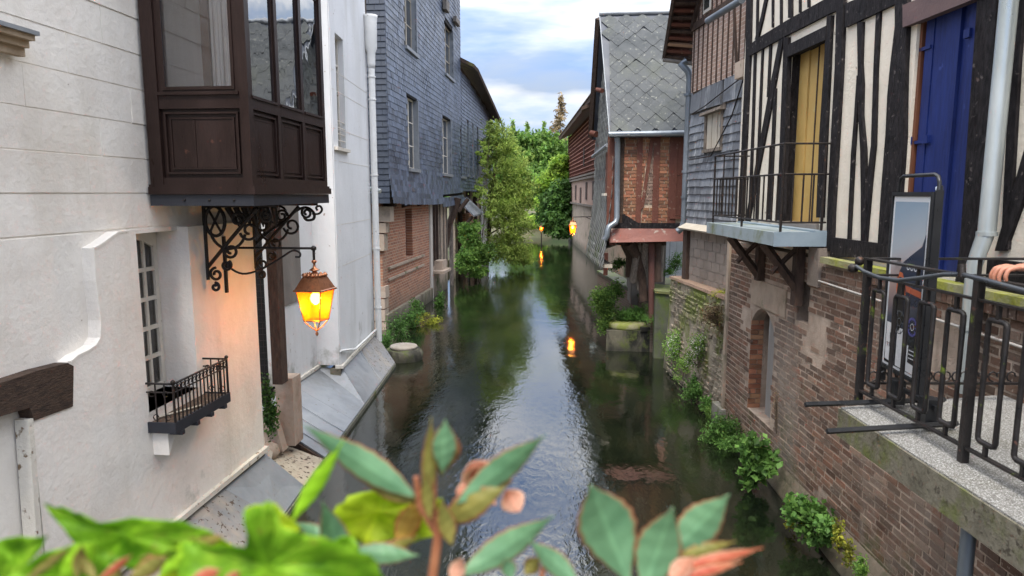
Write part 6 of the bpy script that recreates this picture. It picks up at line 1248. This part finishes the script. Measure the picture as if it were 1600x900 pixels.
# the poster: flat print, layers a millimetre apart
pu0, pu1 = uA0, uA1-.004; PW, PHt = pu1-pu0, zA1-zA0
def pm_(name, nodesfn):
    m, nn, ll, b = nodes(name); g = nn.new('ShaderNodeNewGeometry').outputs['Position']; s3 = nn.new('ShaderNodeSeparateXYZ'); ll.new(g, s3.inputs[0]); c = nodesfn(nn, ll, s3, g); ll.new(c, b.inputs['Base Color']); b.inputs['Roughness'].default_value = .25; return m
def posterbg(nn, ll, s3, g):
    f = mathn(nn, ll, 'DIVIDE', mathn(nn, ll, 'SUBTRACT', s3.outputs['Z'], zA0), PHt); f = mathn(nn, ll, 'ADD', f, mathn(nn, ll, 'MULTIPLY', mathn(nn, ll, 'SUBTRACT', s3.outputs['Y'], 4.6), .25))
    return ramp(nn, ll, f, [(.012, .014, .02), (.012, .014, .02), (.05, .06, .09), (.42, .3, .27), (.34, .38, .42), (.24, .32, .4)], .0, 1)
def sh(poly, o, m, nm='poster_print'):            # poly in poster fractions (x from the left edge as seen, y from the top)
    pts = [(pu1-PW*x, zA1-PHt*y) for x, y in poly]; n = len(pts); a = sum(pts[i][0]*pts[(i+1) % n][1]-pts[(i+1) % n][0]*pts[i][1] for i in range(n)); 
    if a > 0: pts = pts[::-1]
    return MB().add([WA.pt(u, z, o) for u, z in pts], [tuple(range(n))]).build(nm, m, poster)
flat = lambda name, c, r=.3: M(name, [c, c], r, 3, bump=0)
m2 = MB().wbox(WA, pu0, pu1, zA0, zA1, -.002, .002); poster = m2.build('poster', flat('poster_paper', (.6, .62, .64)), ad)
sh([(.05, .03), (.96, .03), (.96, .985), (.05, .985)], .003, pm_('poster_dusk_sky', posterbg))
sh([(.96, .2), (.88, .27), (.6, .33), (.42, .37), (.32, .43), (.28, .5), (.3, .62), (.96, .6)], .004, flat('poster_car_paint', (.02, .03, .055)))
sh([(.27, .54), (.28, .465), (.34, .43), (.42, .435), (.49, .475), (.56, .57), (.53, .575), (.46, .5), (.4, .458), (.34, .46), (.305, .5), (.295, .56)], .005, pm_('poster_orange_glow', lambda nn, ll, s3, g: ramp(nn, ll, noi(nn, ll, g, 14, 2), [(.65, .14, .04), (.5, .16, .09)])))
sh([(.52, .5), (.96, .515), (.96, .55), (.56, .535)], .005, flat('poster_orange_sill', (.4, .1, .05)))
sh([(.3, .58), (.32, .5), (.38, .47), (.44, .5), (.51, .58), (.54, .7), (.42, .78), (.32, .72)], .0055, flat('poster_wheel_arch', (.006, .006, .008)))
def ring(cx, cy, r0, r1, o, m, n=24, asp=PW/PHt):
    vs = []; 
    for k in range(n): a = 2*math.pi*k/n; vs += [(cx+r0*math.cos(a), cy+r0*math.sin(a)*asp), (cx+r1*math.cos(a), cy+r1*math.sin(a)*asp)]
    pts = [WA.pt(pu1-PW*x, zA1-PHt*y, o) for x, y in vs]; return MB().add(pts, [(2*i, 2*i+1, (2*i+3) % (2*n), (2*i+2) % (2*n)) for i in range(n)]).build('poster_print', m, poster)
silver = flat('poster_silver', (.6, .62, .66))
for k in range(3): ring(.57+.1*k, .395, .026, .04, .0065, silver, 14)
grey_ = flat('poster_wheel_grey', (.1, .11, .13)); ring(.43, .72, .15, .165, .006, grey_); ring(.43, .72, .05, .06, .006, grey_)
for k in range(6): a = k*1.047; sh([(.43+.05*math.cos(a), .72+.05*math.sin(a)*.5), (.43+.15*math.cos(a+.08), .72+.15*math.sin(a+.08)*.5), (.43+.15*math.cos(a-.08), .72+.15*math.sin(a-.08)*.5)], .0062, grey_)
vio = flat('poster_violet', (.09, .09, .3)); ring(.8, .72, .1, .13, .006, vio); ring(.8, .72, .04, .05, .006, silver, 14)
for k in range(12): a = k*.524; sh([(.8+.06*math.cos(a), .72+.06*math.sin(a)*.5), (.8+.1*math.cos(a+.12), .72+.1*math.sin(a+.12)*.5), (.8+.1*math.cos(a-.12), .72+.1*math.sin(a-.12)*.5)], .0062, vio)
wht = flat('poster_white_panel', (.62, .63, .65)); ink = flat('poster_ink', (.03, .03, .035))
sh([(.08, .74), (.35, .745), (.35, .975), (.08, .965)], .0055, wht); sh([(.4, .75), (.66, .755), (.66, .98), (.4, .978)], .0055, wht); sh([(.7, .83), (.95, .83), (.95, .983), (.7, .98)], .0055, wht); sh([(.74, .83), (.92, .83), (.92, .93), (.74, .925)], .0062, ink)
sh([(.19, .80), (.24, .80), (.23, .835), (.2, .835)], .0065, ink)
for k in range(4): sh([(.11+.06*k, .86), (.145+.06*k, .86), (.145+.06*k, .885), (.13+.06*k, .885), (.13+.06*k, .868), (.11+.06*k, .868)], .0065, ink)
for k in range(3): sh([(.76, .85+.022*k), (.9, .85+.022*k), (.9, .856+.022*k), (.76, .856+.022*k)], .0068, silver)
# ---- person at the right edge: only the hand on the rail is in view
skin = M('skin', [(.36, .15, .09), (.45, .2, .13)], .5, 14, bump=.25, bsc=120, spec=.4)
_sn = skin.node_tree.nodes['Principled BSDF']; _sn.inputs['Subsurface Weight'].default_value = .08
cloth = M('dark_blue_jacket', [(.02, .025, .045), (.035, .04, .065)], .85, 9, bump=.5, bsc=60)
pr_ = thing('person', 'hand of a person resting on the top rail at the right edge', 'person', (2.85, 3.0, DZ))
def skinned(name, chains, m, parent, sub=2):
    base = T0[parent.name]; vs = []; es = []; rs = []; idx = {}
    for ch in chains:
        prev = None
        for p, r in ch:
            key = tuple(round(c, 4) for c in p)
            if key not in idx: idx[key] = len(vs); vs.append(Vector(p)-base); rs.append(r)
            if prev is not None: es.append((prev, idx[key]))
            prev = idx[key]
    me = bpy.data.meshes.new(name); me.from_pydata([tuple(v) for v in vs], es, []); o = bpy.data.objects.new(name, me); C.objects.link(o); o.parent = parent; T0[o.name] = base
    md = o.modifiers.new('skin', 'SKIN'); md.use_smooth_shade = True; sv = me.skin_vertices[0].data
    for i, r in enumerate(rs): sv[i].radius = (r, r) if not isinstance(r, tuple) else r
    sv[0].use_root = True; s2 = o.modifiers.new('sub', 'SUBSURF'); s2.levels = s2.render_levels = sub; me.materials.append(m); return o
rz = ztop+.007
hc = ony(1592, 428, 3.2); RX = (p1+rd*((3.2-p1.y)/rd.y)).x
HY = 3.36
for _ in range(60):
    RX = (p1+rd*((HY-p1.y)/rd.y)).x
    _v = RM.transposed() @ Vector((RX-.035, HY, rz+.04-H)); _px = 800+F*_v.x/-_v.z
    HY += .01 if _px > 1567 else 0
wr_ = Vector((RX+.17, HY-.05, rz+.105)); pal = Vector((RX+.09, HY-.02, rz+.08)); kn = Vector((RX+.018, HY, rz+.07))
hand = [[(wr_, .03), (wr_.lerp(pal, .5), .031), (pal, .034), (kn, .026)]]
skinned('hand', [[(wr_+Vector((.12, -.06, .05)), .034), (wr_, .029), (wr_.lerp(pal, .55), (.042, .026)), (pal, (.05, .024)), (kn, (.048, .019))]], skin, pr_)
for k, (dy, ln, sp_) in enumerate(((.042, 1.2, .012), (.014, 1.32, .003), (-.014, 1.25, -.004), (-.041, 1.02, -.01))):
    k0 = kn+Vector((.012, dy, .004)); a = kn+Vector((-.012, dy*1.05, .006)); b_ = a+Vector((-.04*ln, sp_*.4, -.012)); c_ = b_+Vector((-.013*ln, sp_*.3, -.032*ln)); d_ = c_+Vector((.008, 0, -.026*ln))
    skinned('finger', [[(k0, .0135), (a, .013), (b_, .0115), (c_, .0108), (d_, .009)]], skin, pr_)
    m2 = MB(); m2.lathe(c_.lerp(d_, .7)+Vector((-.0075, 0, .0)), [(.001, -.005), (.005, -.003), (.0055, .003), (.002, .006)], 8, .35, 1); m2.build('fingernail', M('nail', [(.6, .36, .3), (.66, .42, .36)], .3) if k == 0 else bpy.data.materials['nail'], pr_)
t0 = pal+Vector((.015, .03, -.002)); skinned('thumb', [[(t0, .015), (t0+Vector((-.022, .028, -.008)), .0125), (t0+Vector((-.045, .035, -.016)), .011), (t0+Vector((-.066, .036, -.026)), .009)]], skin, pr_)
sh_p = Vector((2.72, 2.98, 3.92)); el = Vector((2.58, 2.95, 3.66)); fw_ = wr_+Vector((.1, -.05, .042))
bx, by = 2.9, 2.95
skinned('jacket', [[(Vector((bx, by, 3.40)), .15), (Vector((bx, by, 3.6)), .15), (Vector((bx, by, 3.82)), .16), (Vector((bx, by, 3.95)), .11), (Vector((bx, by, 4.03)), .06)], [(Vector((bx, by, 3.82)), .16), (sh_p, .065), (el, .05), (fw_, .042)], [(Vector((bx, by, 3.82)), .16), (Vector((3.02, 2.78, 3.9)), .065), (Vector((3.1, 2.75, 3.62)), .05), (Vector((3.08, 2.82, 3.36)), .042)]], cloth, pr_)
skinned('trousers', [[(Vector((bx, by, 3.38)), .14), (Vector((bx-.09, by+.03, 3.28)), .095), (Vector((bx-.1, by+.05, 2.98)), .07), (Vector((bx-.1, by+.02, 2.6)), .05)], [(Vector((bx, by, 3.38)), .14), (Vector((bx+.09, by-.03, 3.28)), .095), (Vector((bx+.1, by-.02, 2.98)), .07), (Vector((bx+.1, by-.06, 2.6)), .05)]], M('dark_trousers', [(.02, .02, .025), (.03, .03, .035)], .9), pr_)
skinned('head', [[(Vector((bx, by, 4.02)), .05), (Vector((bx-.01, by, 4.1)), .055), (Vector((bx-.02, by, 4.18)), .085), (Vector((bx-.015, by, 4.26)), .075)], [(Vector((bx-.02, by, 4.18)), .085), (Vector((bx-.11, by+.03, 4.17)), .012)]], skin, pr_)
MB().lathe((bx-.01, by, 4.2), [(.1, -.05), (.108, .02), (.1, .08), (.06, .13), (.01, .145)], 16).build('hair', oldbeam, pr_)
for s_ in (-1, 1): MB().lathe((bx+s_*.1-.04, by+.05, DZ), [(.05, .0), (.055, .03), (.045, .08), (.03, .1)], 12, 1.8, .9).build('shoe', blk, pr_)

# ================================================================== flower box on the bridge, just below the frame
bxm = M('dark_planter', [(.03, .03, .028), (.05, .045, .04)], .7, 5)
pb = thing('flower_box', 'planter box of begonias and lime vine on the bridge parapet', 'planter', (0, .6, 3.3)); MB().box(-.95, .95, .48, .78, 3.22, 3.40).build('box', bxm, pb); MB().box(-.93, .93, .5, .76, 3.40, 3.42).build('soil', gm, pb)
br = MB().box(-6, 3.6, -3.2, .46, 2.2, 2.42); single(br, 'footbridge', concrete, 'concrete footbridge deck carrying the flower box', 'bridge', (0, -1, 2.2))
def gleaf(name, ctab, edge, edgew=.16, trans=.3, rough=.42):
    m, nn, ll, b = nodes(name); uv = nn.new('ShaderNodeUVMap'); uv.uv_map = 'uv'; s3 = nn.new('ShaderNodeSeparateXYZ'); ll.new(uv.outputs[0], s3.inputs[0])
    e = mathn(nn, ll, 'ABSOLUTE', mathn(nn, ll, 'SUBTRACT', mathn(nn, ll, 'MULTIPLY', s3.outputs['X'], 2), 1)); g = nn.new('ShaderNodeNewGeometry').outputs['Position']
    c = ramp(nn, ll, noi(nn, ll, g, 26, 5), ctab); ed = ramp(nn, ll, e, [(0,)*3, (1,)*3], 1-edgew*2, 1-edgew*.3); c = mixc(nn, ll, ed, c, edge)
    vn = ramp(nn, ll, mathn(nn, ll, 'FRACT', mathn(nn, ll, 'ADD', mathn(nn, ll, 'MULTIPLY', s3.outputs['Y'], 7), mathn(nn, ll, 'MULTIPLY', e, -1.3))), [(.92,)*3, (1.04,)*3, (1,)*3], .0, .3); c = mixc(nn, ll, 1., c, vn, 'MULTIPLY')
    md = ramp(nn, ll, e, [(1.25,)*3, (1,)*3], .02, .12); c = mixc(nn, ll, 1., c, md, 'MULTIPLY')
    ll.new(c, b.inputs['Base Color']); b.inputs['Roughness'].default_value = rough; b.inputs['Specular IOR Level'].default_value = .25
    tr = nn.new('ShaderNodeBsdfTranslucent'); ll.new(c, tr.inputs[0]); x = nn.new('ShaderNodeMixShader'); x.inputs[0].default_value = trans; ll.new(b.outputs[0], x.inputs[1]); ll.new(tr.outputs[0], x.inputs[2]); ll.new(x.outputs[0], nn['Material Output'].inputs[0]); return m
beg = gleaf('begonia_leaf', [(.09, .2, .1), (.16, .31, .16)], (.34, .14, .07), .1); beg2 = gleaf('begonia_leaf_underside', [(.17, .17, .04), (.28, .24, .06)], (.3, .1, .05))
lime = gleaf('lime_leaf', [(.26, .5, .02), (.4, .66, .04)], (.36, .56, .04), .05, .45); lime2 = gleaf('yellow_lime_leaf', [(.4, .6, .02), (.55, .66, .03)], (.5, .3, .03), .1, .5)
def gvine(name, ctab, nv_=6):
    m, nn, ll, b = nodes(name); uv = nn.new('ShaderNodeUVMap'); uv.uv_map = 'uv'; s3 = nn.new('ShaderNodeSeparateXYZ'); ll.new(uv.outputs[0], s3.inputs[0]); g = nn.new('ShaderNodeNewGeometry').outputs['Position']
    a = mathn(nn, ll, 'ABSOLUTE', mathn(nn, ll, 'SUBTRACT', mathn(nn, ll, 'FRACT', mathn(nn, ll, 'MULTIPLY', s3.outputs['X'], nv_)), .5)); side = mathn(nn, ll, 'MULTIPLY', a, s3.outputs['Y'])
    c = ramp(nn, ll, noi(nn, ll, g, 22, 6, .6), ctab); vein = ramp(nn, ll, side, [(1.35, 1.25, 1.3), (1,)*3, (.93,)*3], .0, .05); c = mixc(nn, ll, 1., c, vein, 'MULTIPLY')
    v2_ = ramp(nn, ll, mathn(nn, ll, 'ABSOLUTE', mathn(nn, ll, 'SUBTRACT', mathn(nn, ll, 'FRACT', mathn(nn, ll, 'ADD', mathn(nn, ll, 'MULTIPLY', s3.outputs['Y'], 6), mathn(nn, ll, 'MULTIPLY', a, -3))), .5)), [(1.12, 1.1, 1.1), (.97,)*3], .0, .14); c = mixc(nn, ll, 1., c, v2_, 'MULTIPLY')
    c = mixc(nn, ll, ramp(nn, ll, noi(nn, ll, g, 60, 3), [(0,)*3, (.5,)*3], .62, .72), c, (.3, .2, .05))
    ll.new(c, b.inputs['Base Color']); b.inputs['Roughness'].default_value = .5; b.inputs['Specular IOR Level'].default_value = .2
    bn = nn.new('ShaderNodeBump'); bn.inputs['Strength'].default_value = .5; bn.inputs['Distance'].default_value = .003; ll.new(noi(nn, ll, g, 45, 4), bn.inputs['Height']); ll.new(bn.outputs[0], b.inputs['Normal'])
    tr = nn.new('ShaderNodeBsdfTranslucent'); ll.new(c, tr.inputs[0]); x = nn.new('ShaderNodeMixShader'); x.inputs[0].default_value = .5; ll.new(b.outputs[0], x.inputs[1]); ll.new(tr.outputs[0], x.inputs[2]); ll.new(x.outputs[0], nn['Material Output'].inputs[0]); return m
vine1 = gvine('lime_vine_leaf', [(.1, .27, .012), (.24, .48, .025), (.42, .66, .05)]); vine2 = gvine('yellow_vine_leaf', [(.4, .58, .02), (.55, .66, .04)])
redl = gleaf('red_begonia_petal', [(.42, .05, .03), (.55, .2, .1)], (.5, .34, .2), .2, .4); pinkl = gleaf('peach_petal', [(.7, .32, .2), (.8, .5, .36)], (.8, .55, .4), .2, .5); stemm = M('red_brown_stem', [(.25, .08, .04), (.36, .15, .07)], .5, 20, bump=.3)
def bleaf(parent, a, b_, w, D, m, fold=.25, curl=.12, da=0, db=0, serr=.04, nm='leaf', wpos=.42, tw=0):
    A = ony(a[0], a[1], D+da); B = ony(b_[0], b_[1], D+db); ax = B-A; ln = ax.length; t = ax.normalized(); view = ((A+B)/2-Vector((0, 0, H))).normalized()
    s_ = t.cross(view).normalized(); s_ = (s_*math.cos(tw)+view*math.sin(tw)); n_ = s_.cross(t).normalized(); W_ = w/F*D; nv, nh = 16, 8; vs = []; uv = []
    for i in range(nv+1):
        f = i/nv; wd = W_*.54*((math.sin(math.pi*f**(math.log(.5)/math.log(wpos))))**(1.25 if serr else .75))*(1+serr*(1 if i % 2 else -1))
        c = A+ax*f+n_*ln*curl*math.sin(math.pi*f)
        for j in range(nh+1): g = j/nh*2-1; vs.append(c+s_*wd*g+n_*abs(g)*wd*fold+n_*.0008*math.sin(f*30+g*3)); uv.append((j/nh, f))
    fs = [(i*(nh+1)+j, i*(nh+1)+j+1, (i+1)*(nh+1)+j+1, (i+1)*(nh+1)+j) for i in range(nv) for j in range(nh)]
    mb = MB().add(vs, fs, True); o = mb.build(nm, m, parent); ul = o.data.uv_layers.new(name='uv')
    for lp_ in o.data.loops: ul.data[lp_.index].uv = uv[lp_.vertex_index]
    sd_ = o.modifiers.new('thick', 'SOLIDIFY'); sd_.thickness = .0006
    return o
def lobed(parent, poly, D, m, c, tilt=(0, 0), nm='leaf', fold=.15):   # lobed vine leaf: outline fan round its heart
    pp_ = []
    for k in range(len(poly)):
        (x0, y0), (x1, y1) = poly[k], poly[(k+1) % len(poly)]; j = min(5, .08*math.hypot(x1-x0, y1-y0)); pp_ += [(x0, y0), ((2*x0+x1)/3+random.uniform(-j, j), (2*y0+y1)/3+random.uniform(-j, j)), ((x0+2*x1)/3+random.uniform(-j, j), (y0+2*y1)/3+random.uniform(-j, j))]
    poly = pp_
    cc_ = ony(c[0], c[1], D); vs = [cc_]; uv = [(.5, .0)]; n = len(poly); rings = 5
    P_ = [ony(x, y, D+tilt[0]*(x-c[0])/300+tilt[1]*(y-c[1])/300) for x, y in poly]
    view = (cc_-Vector((0, 0, H))).normalized(); vs = []; uv = []
    for r_i in range(rings+1):
        f = r_i/rings
        for k, p in enumerate(P_): q_ = cc_.lerp(p, f); vs.append(q_+view*(.03*mnoise.noise(q_*22)+.008*mnoise.noise(q_*70)+.004*f*math.sin(k*2.1)-.015*f*f)); uv.append((k/n, f))
    fs = [(r_i*n+k, r_i*n+(k+1) % n, (r_i+1)*n+(k+1) % n, (r_i+1)*n+k) for r_i in range(rings) for k in range(n)]
    o = MB().add(vs, fs, True).build(nm, m, parent); ul = o.data.uv_layers.new(name='uv')
    for lp_ in o.data.loops: ul.data[lp_.index].uv = uv[lp_.vertex_index]
    sd_ = o.modifiers.new('thick', 'SOLIDIFY'); sd_.thickness = .0003; return o
def stem(parent, pts, D, r, m=stemm): MB().tube([ony(x, y, D) for x, y in pts]+[ony(pts[-1][0], 960, D)*.6+Vector((ony(pts[-1][0], 960, D).x, .62, 3.4))*.4, Vector((ony(pts[-1][0], 960, D).x, .62, 3.4))], r, 8).build('stem', m, parent)
D1 = .66
bg1 = thing('begonia_plant', 'upright begonia with pointed green leaves and a peach red flower, centre foreground', 'plant', (-.1, .62, 3.4), 'begonias in the flower box')
stem(bg1, [(678, 742), (676, 790), (684, 840), (676, 900)], D1, [.003, .0042, .0048, .0052, .005, .005]); MB().tube([ony(650, 745, D1), ony(656, 790, D1), ony(680, 830, D1)], [.003, .004, .004], 8).build('stem', stemm, bg1)
bleaf(bg1, (652, 778), (474, 664), 46, D1, beg, .3, .1, 0, -.03); bleaf(bg1, (655, 785), (560, 748), 26, D1+.01, beg2, .3, -.1)
bleaf(bg1, (712, 788), (852, 680), 42, D1, beg, .3, .12, 0, -.02); bleaf(bg1, (692, 815), (800, 752), 44, D1+.012, beg2, .2, -.16)
bleaf(bg1, (668, 790), (674, 652), 24, D1-.01, beg2, .5, .04); bleaf(bg1, (692, 740), (696, 656), 40, D1-.008, beg, .5, -.05, wpos=.5); bleaf(bg1, (690, 744), (697, 664), 52, D1+.004, beg2, .3, 0, wpos=.5)
bleaf(bg1, (672, 812), (664, 735), 22, D1-.014, beg2, .5, .05); bleaf(bg1, (706, 852), (688, 780), 30, D1-.02, beg2, .4, .05)
fl = thing('begonia_flower', 'peach and red begonia bloom behind the central pointed leaves', 'flower', ony(748, 745, .72))
for (a, b_, w_, m_) in (((775, 790), (735, 722), 56, pinkl), ((766, 776), (752, 726), 60, redl), ((775, 770), (790, 738), 30, pinkl), ((790, 765), (812, 800), 40, pinkl), ((760, 770), (712, 768), 44, pinkl), ((768, 770), (748, 735), 34, redl)): bleaf(fl, a, b_, w_, .72, m_, .2, .25, nm='petal', wpos=.6, serr=0)
bleaf(bg1, (545, 905), (503, 782), 46, D1-.03, beg, .4, .1); bleaf(bg1, (546, 862), (655, 868), 34, D1-.01, beg, .3, .1); bleaf(bg1, (560, 880), (655, 838), 24, D1, beg2, .3, .2)
stem(bg1, [(400, 795), (440, 840), (480, 872), (520, 900)], D1-.05, [.0022, .003, .0035, .004, .004, .004], beg2 if 0 else stemm)
bleaf(bg1, (520, 845), (460, 815), 24, D1+.02, beg, .3, .1)
bg2 = thing('begonia_plant', 'begonia leaves with red edges, lower centre beside the central stem', 'plant', (.02, .62, 3.4), 'begonias in the flower box')
bleaf(bg2, (715, 902), (866, 806), 46, D1-.02, beg, .3, .12); bleaf(bg2, (905, 912), (826, 844), 36, D1-.02, beg, .3, .1); bleaf(bg2, (800, 905), (790, 872), 26, D1-.02, beg, .4, .1); bleaf(bg2, (705, 915), (722, 872), 26, D1-.03, pinkl, .3, .2, nm='petal'); bleaf(bg2, (820, 898), (842, 870), 26, D1, beg2, .3, .1)
stem(bg2, [(845, 850), (850, 880), (846, 905)], D1-.01, [.002, .0025, .003, .003, .003])
bg3 = thing('begonia_plant', 'large leaved begonia with red tips, right of centre foreground', 'plant', (.12, .62, 3.4), 'begonias in the flower box')
bleaf(bg3, (985, 915), (922, 756), 94, D1-.02, beg, .35, .1, wpos=.5); bleaf(bg3, (1005, 925), (1052, 792), 70, D1-.03, beg, .35, .1); bleaf(bg3, (1052, 862), (1140, 772), 58, D1, beg, .3, .1); bleaf(bg3, (1050, 880), (1100, 850), 50, D1+.02, beg2, .3, .1); bleaf(bg3, (1058, 890), (1192, 856), 22, D1-.02, redl, .3, .15); bleaf(bg3, (1060, 905), (1160, 878), 16, D1-.03, redl, .3, .1); bleaf(bg3, (1062, 868), (1150, 846), 20, D1-.01, beg2, .3, .2); bleaf(bg3, (1045, 905), (1085, 870), 30, D1-.03, pinkl, .3, .1)
stem(bg3, [(1058, 860), (1060, 885), (1050, 905)], D1-.01, [.003, .004, .004, .004, .004])
D2 = .58
v1 = thing('lime_vine', 'lime green lobed vine leaves filling the lower left foreground', 'plant', (-.45, .6, 3.4), 'lime vines in the flower box')
def vl(poly, c, m=None, tilt=(0, 0), D=D2, p=v1): return lobed(p, poly, D, vine2 if m is lime2 else vine1, c, tilt)
vl([(68, 785), (110, 800), (150, 818), (230, 812), (300, 822), (342, 842), (300, 850), (250, 870), (215, 890), (160, 880), (118, 850), (90, 815)], (200, 838), lime, (.02, 0))
vl([(-20, 852), (30, 838), (75, 838), (60, 862), (20, 900), (-30, 925)], (20, 868), lime, (0, .03), D2+.01)
vl([(10, 905), (60, 868), (120, 848), (170, 880), (190, 930), (60, 940)], (100, 900), lime, (0, .02), D2-.02)
vl([(284, 905), (284, 848), (330, 853), (384, 856), (381, 800), (402, 792), (420, 783), (430, 791), (438, 822), (470, 834), (520, 848), (575, 868), (600, 905), (520, 930), (420, 945), (330, 935)], (418, 885), None, (.02, .03), D2-.04)
vl([(452, 905), (470, 868), (505, 852), (548, 838), (560, 862), (545, 905), (500, 930)], (505, 895), None, (.02, .02), D2+.03)
vl([(262, 848), (300, 838), (345, 842), (372, 858), (330, 872), (290, 876), (255, 868)], (312, 862), lime2, (0, 0), D2+.03)
bleaf(v1, (250, 900), (310, 842), 34, D2-.01, lime, .3, .15); bleaf(v1, (90, 912), (150, 846), 40, D2-.06, lime, .3, .12); bleaf(v1, (200, 905), (262, 870), 30, D2-.05, beg2, .3, .12); bleaf(v1, (350, 838), (215, 872), 26, D2-.005, beg2, .3, .1)
vl([(245, 905), (262, 872), (310, 852), (335, 880), (330, 920), (280, 940)], (290, 895), lime2, (0, .02), D2+.02)
vl([(385, 795), (430, 785), (470, 826), (440, 850), (400, 838)], (425, 820), lime2, (0, 0), D2+.02)
v2 = thing('lime_vine', 'narrow blade and yellow lime leaf beside the central begonia stem', 'plant', (-.18, .62, 3.4), 'lime vines in the flower box')
bleaf(v2, (455, 815), (536, 690), 26, D2+.02, lime, .2, .05, nm='leaf'); vl([(522, 800), (545, 775), (600, 765), (650, 778), (650, 815), (625, 838), (570, 850), (520, 842)], (590, 800), lime2, (0, 0), .72, v2); vl([(640, 790), (690, 780), (702, 830), (640, 850), (600, 830)], (660, 812), lime2, (0, 0), .73, v2)
bleaf(v2, (620, 855), (655, 780), 40, D1+.03, gleaf('orange_aged_leaf', [(.5, .25, .05), (.4, .3, .06)], (.4, .12, .04)), .3, .1)
stem(v2, [(455, 815), (452, 860), (450, 905)], D2+.02, [.002, .0025, .003, .003, .003], lime if 0 else stemm)
for (a, b_, w_, m_) in (((120, 905), (128, 852), 20, beg2), ((150, 905), (120, 862), 14, beg2), ((150, 910), (205, 868), 14, redl), ((290, 915), (345, 890), 26, redl), ((345, 915), (375, 893), 16, redl), ((20, 925), (110, 855), 14, beg2), ((175, 915), (190, 885), 14, beg2)): bleaf(v1, a, b_, w_, D2-.08, m_, .3, .15, nm='bud')
